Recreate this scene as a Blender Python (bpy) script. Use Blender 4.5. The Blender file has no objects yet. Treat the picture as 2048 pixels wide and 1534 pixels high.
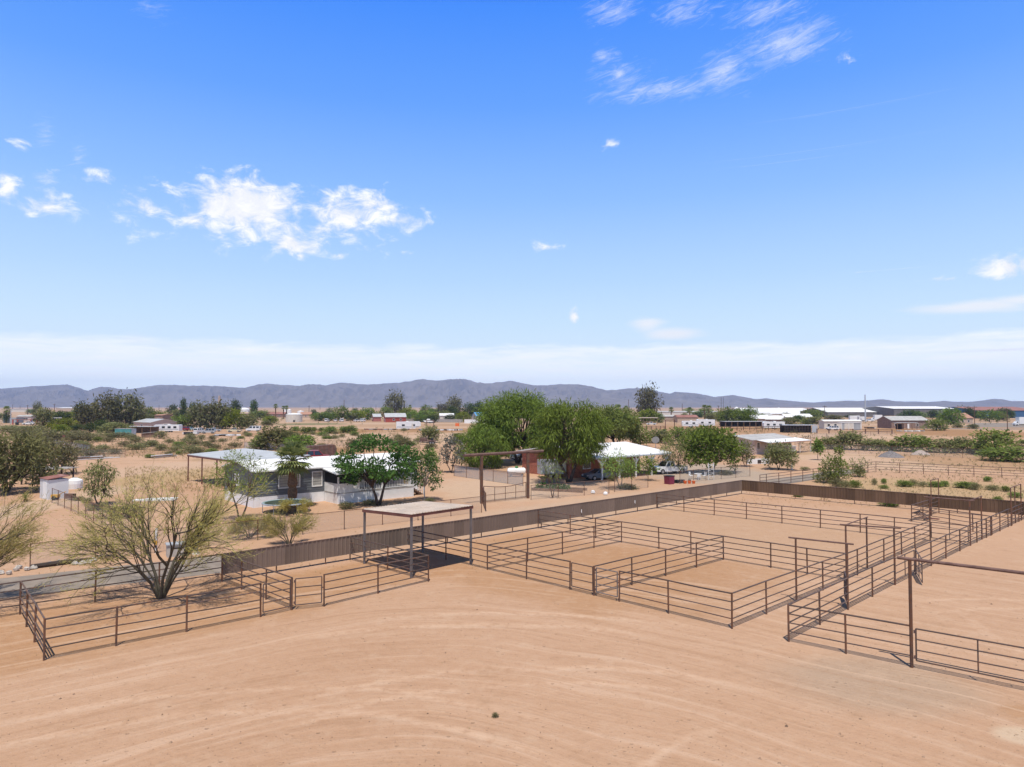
import bpy, math, random
from mathutils import Vector, Matrix
R = math.radians
sc = bpy.context.scene
col = sc.collection

# ---------------------------------------------------------------- camera
FPX, PITCH, CAMH = 1364.0, math.atan(45 / 1364.0), 10.0
cam_d = bpy.data.cameras.new('camera')
cam_d.sensor_width = 36.0
cam_d.lens = 36.0 * FPX / 2048.0
cam_d.clip_start = 0.3
cam_d.clip_end = 40000
cam = bpy.data.objects.new('camera', cam_d)
col.objects.link(cam)
cam.location = (0, 0, CAMH)
cam.rotation_euler = (math.pi / 2 + PITCH, 0, 0)
sc.camera = cam

# ---------------------------------------------------------------- exposure and render settings
sc.view_settings.view_transform = 'Standard'
sc.view_settings.look = 'None'
sc.view_settings.exposure = 0.0
sc.view_settings.gamma = 1.0
sc.render.engine = 'CYCLES'
sc.cycles.use_denoising = True
sc.cycles.max_bounces = 6
sc.cycles.diffuse_bounces = 3
sc.cycles.glossy_bounces = 2
sc.cycles.transparent_max_bounces = 24
sc.cycles.volume_bounces = 0
sc.cycles.caustics_reflective = False
sc.cycles.caustics_refractive = False

# ---------------------------------------------------------------- pixel of the photo -> point of the place
CA, SA = math.cos(PITCH), math.sin(PITCH)
def ray(px, py):
    x, u = (px - 1024) / FPX, (767 - py) / FPX
    return Vector((x, CA - u * SA, SA + u * CA))
def P(px, py, h=0.0):
    """the point at height h that is seen at this place in the photo"""
    d = ray(px, py)
    return Vector((0, 0, CAMH)) + d * ((h - CAMH) / d.z)
def Hat(py, Y):
    """the height seen at row py at a distance Y"""
    d = ray(1024, py)
    return CAMH + d.z / d.y * Y
def Xat(px, Y):
    return (px - 1024) / FPX * Y * (CA + 0.0)
def on_line(A, B, px):
    """the point of line A-B standing in column px"""
    k = (px - 1024) / FPX
    # X = k * (depth along the view axis) ; depth = Y*CA + (z-CAMH)*SA
    def f(p): return p.x - k * (p.y * CA + (p.z - CAMH) * SA)
    fa, fb = f(A), f(B)
    t = fa / (fa - fb)
    return A.lerp(B, t)

# ---------------------------------------------------------------- sun
SUN_EL, SUN_AZ = 70.0, 181.0            # behind the camera, high
sun_d = bpy.data.lights.new('sun', 'SUN')
sun_d.energy = 4.9
sun_d.angle = R(0.53)
sun_d.color = (1.0, 0.95, 0.87)
sun = bpy.data.objects.new('sun', sun_d)
col.objects.link(sun)
sdir = Vector((math.sin(R(SUN_AZ)) * math.cos(R(SUN_EL)), math.cos(R(SUN_AZ)) * math.cos(R(SUN_EL)), math.sin(R(SUN_EL))))
sun.rotation_euler = (-sdir).to_track_quat('-Z', 'Y').to_euler()
sun.location = (0, -20, 60)

# ---------------------------------------------------------------- node helpers
class NT:
    def __init__(s, tree):
        s.t = tree; s.n = tree.nodes; s.l = tree.links
    def new(s, typ, **kw):
        n = s.n.new(typ)
        for k, v in kw.items(): setattr(n, k, v)
        return n
    def put(s, sock, v):
        if isinstance(v, bpy.types.NodeSocket): s.l.new(v, sock)
        elif v is not None: sock.default_value = v
    def math(s, op, a, b=None, c=None, clamp=False):
        n = s.new('ShaderNodeMath', operation=op, use_clamp=clamp)
        s.put(n.inputs[0], a); s.put(n.inputs[1], b)
        if c is not None: s.put(n.inputs[2], c)
        return n.outputs[0]
    def vec(s, op, a, b=None, out=0):
        n = s.new('ShaderNodeVectorMath', operation=op)
        s.put(n.inputs[0], a)
        if b is not None:
            if op == 'SCALE': s.put(n.inputs['Scale'], b)
            else: s.put(n.inputs[1], b)
        return n.outputs['Value'] if op in ('LENGTH', 'DOT_PRODUCT', 'DISTANCE') else n.outputs[0]
    def mix(s, f, a, b, blend='MIX'):
        n = s.new('ShaderNodeMix', data_type='RGBA', blend_type=blend)
        s.put(n.inputs[0], f)
        for k, v in ((6, a), (7, b)):
            if isinstance(v, tuple) and len(v) == 3: v = v + (1,)
            s.put(n.inputs[k], v)
        return n.outputs[2]
    def noise(s, v, scale, detail=3, rough=0.5, dist=0.0, dim='3D'):
        n = s.new('ShaderNodeTexNoise', noise_dimensions=dim)
        if v is not None: s.put(n.inputs['Vector'], v)
        s.put(n.inputs['Scale'], scale); s.put(n.inputs['Detail'], detail)
        s.put(n.inputs['Roughness'], rough); s.put(n.inputs['Distortion'], dist)
        return n.outputs[0]
    def smap(s, v, a, b, c=0.0, d=1.0, smooth=True):
        n = s.new('ShaderNodeMapRange', interpolation_type='SMOOTHSTEP' if smooth else 'LINEAR')
        s.put(n.inputs[0], v)
        for i, q in enumerate((a, b, c, d)): s.put(n.inputs[i + 1], q)
        return n.outputs[0]
    def ramp(s, f, stops):
        n = s.new('ShaderNodeValToRGB')
        e = n.color_ramp.elements
        while len(e) < len(stops): e.new(0.5)
        for q, (p, c) in zip(e, stops):
            q.position = p; q.color = tuple(c) + (1,)
        s.put(n.inputs[0], f)
        return n.outputs[0]

# ---------------------------------------------------------------- sky
world = bpy.data.worlds.new('World')
sc.world = world
world.use_nodes = True
w = NT(world.node_tree)
w.n.clear()
w_out = w.new('ShaderNodeOutputWorld')
bg = w.new('ShaderNodeBackground')
bg.inputs['Strength'].default_value = 0.1
w.l.new(bg.outputs[0], w_out.inputs[0])
sky = w.new('ShaderNodeTexSky', sky_type='NISHITA')
sky.sun_disc = False
sky.sun_elevation = R(SUN_EL)
sky.sun_rotation = R(SUN_AZ)
sky.altitude = 450
sky.air_density = 1.0
sky.dust_density = 0.7
sky.ozone_density = 2.0
tc = w.new('ShaderNodeTexCoord')
dirn = w.vec('NORMALIZE', tc.outputs['Generated'])
sep = w.new('ShaderNodeSeparateXYZ'); w.l.new(dirn, sep.inputs[0])
az = w.math('ARCTAN2', sep.outputs[0], sep.outputs[1])
el = w.math('ARCSINE', sep.outputs[2])
cmb = w.new('ShaderNodeCombineXYZ'); w.l.new(az, cmb.inputs[0]); w.l.new(el, cmb.inputs[1])
V = cmb.outputs[0]
# clear dry-air gradient by elevation
grad = w.ramp(w.math('MULTIPLY', el, 1 / R(60)), [
    (0.00, (14.5, 16.0, 17.0)), (0.04, (12.0, 13.6, 14.8)), (0.075, (8.4, 10.2, 11.8)), (0.115, (7.0, 9.2, 11.2)), (0.173, (5.3, 7.8, 10.9)),
    (0.28, (3.0, 5.7, 10.7)), (0.40, (1.35, 3.9, 10.6)), (0.515, (0.58, 2.85, 10.5)), (0.58, (0.3, 1.2, 4.0)), (0.70, (0.22, 0.6, 1.6)), (1.0, (0.2, 0.45, 1.1))])
clear = w.mix(0.95, sky.outputs[0], grad)
def skypt(px, py):
    d = ray(px, py).normalized()
    return math.atan2(d.x, d.y), math.asin(d.z)
def cloud_field(blobs):
    acc = None
    for (px, py, wx, wy, s) in blobs:
        a0, e0 = skypt(px, py)
        a1, e1 = skypt(px + wx, py - wy)
        d = w.vec('SUBTRACT', V, (a0, e0, 0))
        d = w.vec('MULTIPLY', d, (1 / max(1e-4, a1 - a0), 1 / max(1e-4, e1 - e0), 0))
        L = w.vec('LENGTH', d)
        v = w.math('MULTIPLY_ADD', L, -s, s)
        acc = v if acc is None else w.math('MAXIMUM', acc, v)
    return w.math('MAXIMUM', acc, -1.0)
cum = cloud_field([
    (495, 408, 150, 62, 1.25), (440, 415, 90, 40, 1.0), (690, 425, 120, 58, .85), (745, 410, 100, 36, .75), (590, 487, 80, 28, .95), (640, 455, 200, 30, .55), (805, 442, 75, 26, .75),
    (395, 442, 70, 26, .7), (90, 412, 78, 32, .68), (12, 372, 50, 40, .62), (285, 415, 70, 22, .7), (203, 357, 45, 18, .45),
    (92, 356, 42, 18, .45), (40, 282, 26, 14, .4), (250, 380, 30, 14, .4), (605, 512, 26, 12, .6), (808, 504, 40, 12, .55),
    (680, 512, 30, 10, .5), (1092, 496, 42, 16, .55), (2035, 532, 130, 52, .85), (1895, 558, 80, 16, .5), (1148, 631, 15, 22, .7),
    (1222, 285, 26, 18, .5), (1700, 116, 30, 24, .35), (520, 440, 300, 60, .62)])
Vc = w.vec('MULTIPLY', V, (26, 44, 1))
n1 = w.noise(Vc, 1.1, 10, 0.63, 0.4)
cum_a = w.smap(w.math('ADD', cum, w.math('MULTIPLY_ADD', n1, 2.3, -1.27)), 0.0, 0.75)
cir = cloud_field([
    (1575, 85, 110, 75, .8), (1540, 20, 90, 50, .6), (1448, 145, 60, 60, .75), (1315, 182, 140, 42, .65), (1240, 150, 60, 35, .5),
    (1700, 217, 300, 30, 1.7), (1560, 325, 180, 22, 1.7), (1640, 298, 340, 18, 1.3), (1370, 20, 70, 45, .5), (1225, 20, 60, 40, .5), (1210, 110, 30, 24, .5),
    (90, 270, 20, 30, .3), (155, 315, 14, 22, .3), (300, 8, 40, 18, .3), (1770, 540, 120, 12, .5)])
Vd = w.vec('MULTIPLY', V, (22, 60, 1))
rot = w.new('ShaderNodeVectorRotate', rotation_type='Z_AXIS'); w.put(rot.inputs['Vector'], V); rot.inputs['Angle'].default_value = R(-14)
n2 = w.noise(w.vec('MULTIPLY', rot.outputs[0], (26, 120, 1)), 1.0, 10, 0.70, 1.3)
cir_a = w.math('MULTIPLY', w.smap(w.math('ADD', cir, w.math('MULTIPLY_ADD', n2, 2.2, -1.12)), -0.1, 1.15), 0.6)
soft = cloud_field([(1960, 612, 190, 34, 1.0), (2040, 600, 120, 26, 1.0), (1295, 648, 50, 24, 1.0), (1345, 668, 80, 20, 1.1), (2000, 700, 260, 16, .8), (270, 676, 60, 12, .5), (1720, 216, 270, 22, .62), (1555, 324, 170, 15, .58), (1650, 300, 300, 10, .45)])
n3 = w.noise(w.vec('MULTIPLY', V, (9, 46, 1)), 1.0, 6, 0.6, 0.5)
soft_a = w.math('MULTIPLY', w.smap(w.math('ADD', soft, w.math('MULTIPLY_ADD', n3, 1.4, -0.8)), -0.1, 0.9), 0.85)
# long stratus bank low over the hills
e_top = skypt(1024, 690)[1]; e_mid = skypt(1024, 738)[1]; e_low = skypt(1024, 800)[1]
band_n = w.math('MULTIPLY_ADD', n3, 0.034, -0.017)
eb = w.math('ADD', el, band_n)
band = w.math('MULTIPLY', w.smap(eb, e_top + .003, e_top - .012), w.smap(eb, e_low, e_mid))
band_a = w.math('MULTIPLY', band, w.math('MULTIPLY_ADD', w.noise(w.vec('MULTIPLY', V, (12, 110, 1)), 1.0, 5, 0.6, 0.4), 1.25, -0.04, clamp=True))
shade = w.mix(w.smap(n1, 0.45, 0.7), (9.6, 9.8, 10.3), (11.5, 11.5, 11.5))
c = w.mix(band_a, clear, (12.4, 12.5, 12.8))
c = w.mix(soft_a, c, (10.2, 10.4, 10.8))
c = w.mix(cir_a, c, (9.6, 9.9, 10.6))
c = w.mix(cum_a, c, shade)
w.l.new(c, bg.inputs['Color'])
world.cycles.sampling_method = 'MANUAL'
world.cycles.sample_map_resolution = 1024
# ================================================================ building kit
class MB:
    """collects faces for ONE mesh"""
    def __init__(s): s.v = []; s.f = []; s.uv = None
    def add(s, vs, fs):
        o = len(s.v); s.v += [tuple(p) for p in vs]; s.f += [tuple(i + o for i in f) for f in fs]; return s
    def box(s, cx, cy, cz, sx, sy, sz, rz=0.0):
        c, q = math.cos(rz), math.sin(rz); vs = []
        for z in (-.5, .5):
            for (x, y) in ((-.5, -.5), (.5, -.5), (.5, .5), (-.5, .5)):
                X, Y = x * sx, y * sy
                vs.append((cx + X * c - Y * q, cy + X * q + Y * c, cz + z * sz))
        return s.add(vs, [(3, 2, 1, 0), (4, 5, 6, 7), (0, 1, 5, 4), (1, 2, 6, 5), (2, 3, 7, 6), (3, 0, 4, 7)])
    def beam(s, a, b, wd, ht):
        """square bar between two points"""
        a, b = Vector(a), Vector(b); d = (b - a).normalized()
        u = d.cross(Vector((0, 0, 1)));
        if u.length < 1e-3: u = Vector((1, 0, 0))
        u = u.normalized() * wd / 2; t = u.cross(d).normalized() * ht / 2
        vs = [p + i + j for p in (a, b) for (i, j) in ((-u, -t), (u, -t), (u, t), (-u, t))]
        return s.add(vs, [(3, 2, 1, 0), (4, 5, 6, 7), (0, 1, 5, 4), (1, 2, 6, 5), (2, 3, 7, 6), (3, 0, 4, 7)])
    def tube(s, a, b, r0, r1=None, n=8, cap=True):
        return s.path([a, b], [r0, r0 if r1 is None else r1], n, cap)
    def path(s, pts, rad, n=8, cap=True):
        pts = [Vector(p) for p in pts]; o = len(s.v); u = None
        for i, p in enumerate(pts):
            d = (pts[min(i + 1, len(pts) - 1)] - pts[max(i - 1, 0)]).normalized()
            if u is None:
                u = d.cross(Vector((0, 0, 1)))
                if u.length < 1e-3: u = Vector((1, 0, 0))
            u = (u - d * u.dot(d)).normalized(); t = d.cross(u)
            r = rad[i] if isinstance(rad, (list, tuple)) else rad
            for k in range(n):
                a = 2 * math.pi * k / n
                q = p + (u * math.cos(a) + t * math.sin(a)) * r
                s.v.append((q.x, q.y, q.z))
        for i in range(len(pts) - 1):
            for k in range(n):
                a, b = o + i * n + k, o + i * n + (k + 1) % n
                s.f.append((a, b, b + n, a + n))
        if cap and n > 2:
            s.f.append(tuple(o + k for k in reversed(range(n))))
            s.f.append(tuple(o + (len(pts) - 1) * n + k for k in range(n)))
        return s
    def quad(s, a, b, c, d): return s.add([a, b, c, d], [(0, 1, 2, 3)])
    def prism(s, poly, z0, z1):
        n = len(poly)
        vs = [(x, y, z0) for x, y in poly] + [(x, y, z1) for x, y in poly]
        return s.add(vs, [tuple(reversed(range(n))), tuple(range(n, 2 * n))] + [(i, (i + 1) % n, n + (i + 1) % n, n + i) for i in range(n)])
    def side(s, poly, y0, y1, top_in=0.0, z_in=0.0):
        """polygon in x-z pulled from y0 to y1; above z_in the sides lean in by top_in"""
        n = len(poly)
        zt = max(p[1] for p in poly)
        def off(z): return top_in * max(0, z - z_in) / max(1e-6, zt - z_in) if top_in else 0
        vs = [(x, y0 + off(z), z) for x, z in poly] + [(x, y1 - off(z), z) for x, z in poly]
        return s.add(vs, [tuple(range(n)), tuple(reversed(range(n, 2 * n)))] + [((i + 1) % n, i, n + i, n + (i + 1) % n) for i in range(n)])
    def lathe(s, prof, n=20, c=(0, 0, 0), close=True):
        o = len(s.v)
        for r, z in prof:
            for k in range(n):
                a = 2 * math.pi * k / n
                s.v.append((c[0] + r * math.cos(a), c[1] + r * math.sin(a), c[2] + z))
        for i in range(len(prof) - 1):
            for k in range(n):
                a, b = o + i * n + k, o + i * n + (k + 1) % n
                s.f.append((a, b, b + n, a + n))
        if close:
            s.f.append(tuple(o + k for k in reversed(range(n))))
            s.f.append(tuple(o + (len(prof) - 1) * n + k for k in range(n)))
        return s
    def disc_y(s, c, r, wd, n=16):
        """wheel: short cylinder lying along y"""
        return s.path([(c[0], c[1] - wd / 2, c[2]), (c[0], c[1] + wd / 2, c[2])], r, n)
    def sheet(s, poly, z0, th):
        return s.prism(poly, z0, z0 + th)
    def shift(s, d):
        s.v = [(x - d[0], y - d[1], z - d[2]) for x, y, z in s.v]; return s
    def mesh(s, name, mat=None, smooth=False):
        me = bpy.data.meshes.new(name)
        me.from_pydata(s.v, [], s.f)
        if mat: me.materials.append(mat)
        if smooth: me.polygons.foreach_set('use_smooth', [True] * len(me.polygons))
        if s.uv:
            lay = me.uv_layers.new(name='uv')
            flat = []
            for p in me.polygons:
                for vi in p.vertices: flat += s.uv[vi]
            lay.data.foreach_set('uv', flat)
        me.update()
        return me

def link(name, me, parent=None, loc=(0, 0, 0), rz=0.0):
    o = bpy.data.objects.new(name, me)
    col.objects.link(o)
    o.location = loc
    o.rotation_euler = (0, 0, rz)
    if parent: o.parent = parent
    return o
def tag(o, label=None, cat=None, group=None, kind=None):
    if label: o['label'] = label
    if cat: o['category'] = cat
    if group: o['group'] = group
    if kind: o['kind'] = kind
    return o
def thing(name, label, cat, loc, rz=0.0, group=None):
    o = bpy.data.objects.new(name, None)
    o.empty_display_size = 0.3
    col.objects.link(o)
    o.location = loc; o.rotation_euler = (0, 0, rz)
    return tag(o, label, cat, group)
def part(name, mb, mat, parent, world_xyz=False, smooth=False, label=None):
    if world_xyz: mb.shift(parent.location)
    o = link(name, mb.mesh(name, mat, smooth), parent)
    if label: o['label'] = label
    return o
def copy_tree(o, parent=None):
    c_ = o.copy(); col.objects.link(c_)
    if parent: c_.parent = parent
    for ch in list(o.children): copy_tree(ch, c_)
    return c_

# ================================================================ materials
MATS = {}
def mk(name, color, rough=0.8, var=0.15, scale=2.0, bump=0.0, bscale=30.0, metal=0.0, spec=0.3, stain=None, coords='Object', obj_var=0.0, stretch=None):
    """plain painted or natural surface with uneven tone, optional stains of a second colour and fine relief"""
    if name in MATS: return MATS[name]
    m = bpy.data.materials.new(name); m.use_nodes = True
    t = NT(m.node_tree); b = t.n['Principled BSDF']
    tcn = t.new('ShaderNodeTexCoord'); v = tcn.outputs[coords]
    if stretch: v = t.vec('MULTIPLY', v, stretch)
    n = t.noise(v, scale, 5, 0.6)
    lo = tuple(max(0, q * (1 - var)) for q in color); hi = tuple(q * (1 + var) for q in color)
    c_ = t.mix(t.smap(n, 0.3, 0.7), lo, hi)
    if stain:
        sc_, amt, thr, sscale = stain
        n2 = t.noise(v, sscale, 6, 0.65)
        c_ = t.mix(t.math('MULTIPLY', t.smap(n2, thr, thr + 0.12), amt), c_, sc_)
    if obj_var:
        oi = t.new('ShaderNodeObjectInfo')
        hs = t.new('ShaderNodeHueSaturation')
        t.put(hs.inputs['Value'], t.math('MULTIPLY_ADD', oi.outputs['Random'], 2 * obj_var, 1 - obj_var))
        t.put(hs.inputs['Color'], c_); c_ = hs.outputs[0]
    t.put(b.inputs['Base Color'], c_)
    b.inputs['Roughness'].default_value = rough
    b.inputs['Metallic'].default_value = metal
    b.inputs['Specular IOR Level'].default_value = spec
    if bump:
        bn = t.new('ShaderNodeBump'); bn.inputs['Strength'].default_value = bump; bn.inputs['Distance'].default_value = 0.02
        t.put(bn.inputs['Height'], t.noise(v, bscale, 4, 0.6)); t.put(b.inputs['Normal'], bn.outputs[0])
    MATS[name] = m
    return m
def leafmat(name, dark, light, obj_var=0.18, trans=0.32):
    """leaves: each leaf cluster has a tone of its own, clumps differ too"""
    if name in MATS: return MATS[name]
    m = bpy.data.materials.new(name); m.use_nodes = True
    t = NT(m.node_tree); t.n.clear()
    out = t.new('ShaderNodeOutputMaterial')
    g = t.new('ShaderNodeNewGeometry'); oi = t.new('ShaderNodeObjectInfo'); tcn = t.new('ShaderNodeTexCoord')
    n = t.noise(tcn.outputs['Object'], 0.9, 3, 0.6)
    f = t.math('MULTIPLY_ADD', g.outputs['Random Per Island'], 0.55, t.math('MULTIPLY_ADD', n, 0.9, -0.22), clamp=True)
    c_ = t.mix(f, dark, light)
    hs = t.new('ShaderNodeHueSaturation')
    t.put(hs.inputs['Value'], t.math('MULTIPLY_ADD', oi.outputs['Random'], 2 * obj_var, 1 - obj_var))
    t.put(hs.inputs['Hue'], t.math('MULTIPLY_ADD', oi.outputs['Random'], 0.03, 0.485))
    t.put(hs.inputs['Color'], c_)
    d = t.new('ShaderNodeBsdfDiffuse'); tr = t.new('ShaderNodeBsdfTranslucent')
    t.put(d.inputs[0], hs.outputs[0]); t.put(tr.inputs[0], hs.outputs[0])
    mx = t.new('ShaderNodeMixShader'); mx.inputs[0].default_value = trans
    t.l.new(d.outputs[0], mx.inputs[1]); t.l.new(tr.outputs[0], mx.inputs[2])
    t.l.new(mx.outputs[0], out.inputs[0])
    MATS[name] = m
    return m
def banded(name, color, period, amt=0.12, axis=0, rough=0.6, groove=None, rust=None, metal=0.0, uv=True, spec=0.3):
    """sheet goods: each board or sheet along one axis has its own tone; groove = (period, depth) adds relief lines"""
    if name in MATS: return MATS[name]
    m = bpy.data.materials.new(name); m.use_nodes = True
    t = NT(m.node_tree); b = t.n['Principled BSDF']
    tcn = t.new('ShaderNodeTexCoord'); v = tcn.outputs['UV' if uv else 'Object']
    sp = t.new('ShaderNodeSeparateXYZ'); t.l.new(v, sp.inputs[0])
    a = sp.outputs[axis]
    wn = t.new('ShaderNodeTexWhiteNoise', noise_dimensions='1D')
    t.put(wn.inputs['W'], t.math('FLOOR', t.math('DIVIDE', a, period)))
    k = t.math('MULTIPLY_ADD', wn.outputs[0], 2 * amt, 1 - amt)
    n = t.noise(v, 1.2, 5, 0.65)
    k = t.math('MULTIPLY', k, t.math('MULTIPLY_ADD', n, 0.3, 0.85))


    comb = t.new('ShaderNodeCombineXYZ')
    for i in range(3): t.l.new(k, comb.inputs[i])
    c_ = t.vec('MULTIPLY', color, comb.outputs[0])
    if rust:
        n2 = t.noise(v, rust[1], 6, 0.7)
        c_ = t.mix(t.math('MULTIPLY', t.smap(n2, rust[2], rust[2] + .12), rust[3]), c_, rust[0])
    t.put(b.inputs['Base Color'], c_)
    b.inputs['Roughness'].default_value = rough; b.inputs['Metallic'].default_value = metal
    b.inputs['Specular IOR Level'].default_value = spec
    if groove:
        bn = t.new('ShaderNodeBump'); bn.inputs['Strength'].default_value = 1.0; bn.inputs['Distance'].default_value = groove[1]
        fr = t.math('FRACT', t.math('DIVIDE', sp.outputs[groove[2]] if len(groove) > 2 else a, groove[0]))
        t.put(bn.inputs['Height'], t.math('POWER', fr, 0.4)); t.put(b.inputs['Normal'], bn.outputs[0])
    MATS[name] = m
    return m
def meshwire(name, color, cover, cell=0.06, wire=0.2):
    """woven wire: real gaps between diagonal wires (uv in metres)"""
    m = bpy.data.materials.new(name); m.use_nodes = True
    t = NT(m.node_tree); t.n.clear()
    out = t.new('ShaderNodeOutputMaterial'); tcn = t.new('ShaderNodeTexCoord')
    sp = t.new('ShaderNodeSeparateXYZ'); t.l.new(tcn.outputs['UV'], sp.inputs[0])
    a = t.math('FRACT', t.math('DIVIDE', t.math('ADD', sp.outputs[0], sp.outputs[1]), cell))
    b = t.math('FRACT', t.math('DIVIDE', t.math('SUBTRACT', sp.outputs[0], sp.outputs[1]), cell))
    f = t.math('MAXIMUM', t.math('LESS_THAN', a, cover), t.math('LESS_THAN', b, cover))
    d = t.new('ShaderNodeBsdfDiffuse'); d.inputs[0].default_value = tuple(color) + (1,)
    tr = t.new('ShaderNodeBsdfTransparent'); mx = t.new('ShaderNodeMixShader')
    t.put(mx.inputs[0], f); t.l.new(tr.outputs[0], mx.inputs[1]); t.l.new(d.outputs[0], mx.inputs[2])
    t.l.new(mx.outputs[0], out.inputs[0])
    MATS[name] = m
    return m
RUST = (0.17, 0.075, 0.04)
M_pipe = mk('weathered brown pipe paint', (0.10, 0.070, 0.059), .6, .2, 1.5, stain=(RUST, .75, .52, 3.0), obj_var=.22)
M_post = mk('rusty brown post paint', (0.12, 0.07, 0.05), .65, .2, 2.5, stain=(RUST, .9, .45, 2.2), obj_var=.22)
M_steel = mk('dull grey steel post', (0.16, 0.14, 0.135), .6, .15, 2.0, stain=((.19, .12, .09), .5, .55, 2.0))
M_rustbeam = mk('rusted pipe beam', (0.17, 0.10, 0.08), .75, .25, 2.0, stain=((.10, .055, .045), .8, .5, 4.0))
M_wall1 = banded('brown sheet metal', (0.195, 0.145, 0.115), 0.92, .16, 0, .65, spec=.15)
M_wall2 = banded('brown sheet metal in uneven sheets', (0.135, 0.085, 0.053), 0.92, .28, 0, .65, spec=.15)
M_trim = mk('brown cap trim', (0.17, 0.11, 0.085), .6, .15, 1.0)
M_tan = mk('tan galvanised roof sheet', (0.56, 0.46, 0.37), .6, .16, .8, stain=((.40, .29, .2), .6, .52, 1.6), stretch=(1, 1, 1))
M_fascia = mk('red brown steel channel', (0.16, 0.065, 0.05), .6, .2, 2.0)
M_white = mk('white painted board', (0.82, 0.81, 0.79), .6, .06, 1.5, stain=((.55, .5, .43), .5, .6, 1.5))
M_whiteroof = banded('white coated roof', (0.78, 0.77, 0.75), 1.1, .035, 0, .6, groove=(1.1, .03, 0), uv=False, rust=((.6, .57, .52), .5, .56, .5))
M_greyroof = mk('pale grey metal roof', (0.46, 0.465, 0.46), .5, .08, .5, stain=((.42, .42, .41), .5, .55, .8))
M_offroof = mk('weathered white roof', (0.44, 0.425, 0.40), .7, .10, .5, stain=((.30, .28, .26), .7, .52, .9))
M_shingle = mk('brown grey shingle roof', (0.33, 0.26, 0.22), .9, .2, 1.5)
M_terra = mk('terracotta tile roof', (0.40, 0.22, 0.15), .85, .2, 1.5)
M_blueroof = mk('bright blue metal roof', (0.13, 0.36, 0.62), .5, .08, .5)
M_redroof = mk('dark red roof', (0.30, 0.14, 0.11), .8, .15, .3)
M_siding = banded('slate grey lap siding', (0.16, 0.178, 0.195), 0.21, .05, 2, .7, groove=(0.21, 0.06, 2), uv=False)
M_pink = banded('pale pink lap siding', (0.58, 0.46, 0.41), 0.24, .05, 2, .7, groove=(0.24, 0.06, 2), uv=False)
M_brick = mk('red brick wall', (0.34, 0.12, 0.075), .9, .25, 3.0, stain=((.42, .2, .13), .6, .5, 6.0))
M_tanwall = mk('tan stucco wall', (0.48, 0.36, 0.27), .9, .1, 1.0)
M_brownwall = mk('brown block wall', (0.27, 0.18, 0.14), .9, .2, 1.5)
M_redwall = mk('barn red wall', (0.36, 0.07, 0.05), .8, .15, 1.5)
M_bluewall = mk('deep blue wall', (0.05, 0.12, 0.24), .7, .1, .5)
M_greywall = mk('grey block wall', (0.36, 0.37, 0.38), .9, .1, 1.0)
M_darkwall = mk('dark grey sheet wall', (0.17, 0.16, 0.155), .8, .12, .3)
M_cream = mk('cream wall', (0.62, 0.57, 0.5), .85, .08, 1.0)
M_glass = mk('dark window glass', (0.03, 0.035, 0.04), .12, .2, 1.0, spec=.6)
M_palewin = mk('window with pale blinds', (0.42, 0.41, 0.38), .3, .15, 2.0, spec=.5)
M_screen = mk('black porch screen', (0.018, 0.018, 0.02), .7, .3, 3.0)
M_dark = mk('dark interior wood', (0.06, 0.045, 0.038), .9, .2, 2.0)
M_wood = mk('weathered timber', (0.25, 0.16, 0.105), .85, .25, 2.0, stain=((.14, .09, .06), .6, .5, 3.0))
M_newwood = mk('new pine boards', (0.55, 0.37, 0.18), .8, .12, 2.0)
M_greywood = mk('grey weathered boards', (0.40, 0.37, 0.34), .9, .2, 1.5, stain=((.25, .2, .17), .6, .52, 2.5))
M_tyre = mk('black rubber', (0.02, 0.02, 0.02), .9, .2, 3.0)
M_rim = mk('grey wheel rim', (0.35, 0.35, 0.36), .35, .1, 3.0, metal=.6)
M_chrome = mk('chrome trim', (0.5, 0.5, 0.5), .25, .1, 3.0, metal=.8)
M_lamp = mk('headlight glass', (0.6, 0.6, 0.58), .2, .1, 3.0, spec=.6)
M_red = mk('tail light red', (0.4, 0.02, 0.02), .3, .1, 3.0)
def paint(name, c): return mk(name, c, .3, .05, 1.0, spec=.5)
M_pwhite = paint('white car paint', (0.76, 0.76, 0.76)); M_pred = paint('dark red car paint', (0.28, 0.025, 0.03))
M_pblue = paint('dark blue grey car paint', (0.10, 0.13, 0.17)); M_psilver = paint('silver car paint', (0.42, 0.44, 0.46))
M_pcream = paint('cream car paint', (0.66, 0.6, 0.42)); M_pteal = paint('pale teal car paint', (0.35, 0.5, 0.52))
M_pmaroon = paint('maroon plastic', (0.2, 0.02, 0.06)); M_pyellow = paint('yellow bus paint', (0.7, 0.38, 0.06))
M_black = mk('black plastic', (0.03, 0.03, 0.032), .6, .2, 2.0)
M_orange = mk('orange plastic', (0.75, 0.16, 0.04), .6, .1, 2.0)
M_rusty = mk('rusted sheet steel', (0.16, 0.095, 0.075), .85, .3, 2.0, stain=((.1, .07, .065), .7, .5, 2.5))
M_concrete = mk('pale concrete', (0.46, 0.43, 0.39), .9, .1, 2.0)
M_galv = mk('galvanised sheet', (0.45, 0.48, 0.52), .5, .12, .8, metal=.2)
M_tealpaint = mk('faded teal paint', (0.08, 0.26, 0.26), .7, .2, 1.5)
M_stone = mk('pale field stone', (0.5, 0.45, 0.4), .9, .2, 3.0, obj_var=.15)
M_gravel = mk('dark gravel heap', (0.19, 0.17, 0.165), .95, .25, 3.0, bump=.8, bscale=6)
M_gravel2 = mk('pale gravel heap', (0.42, 0.34, 0.29), .95, .2, 3.0, bump=.8, bscale=6)
M_pole = mk('creosote pole', (0.14, 0.085, 0.06), .9, .2, 2.0)
M_bark = mk('grey brown bark', (0.14, 0.105, 0.085), .95, .3, 4.0, bump=.5, bscale=14)
M_darkbark = mk('dark bark', (0.075, 0.055, 0.045), .95, .3, 4.0, bump=.5, bscale=14)
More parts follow.
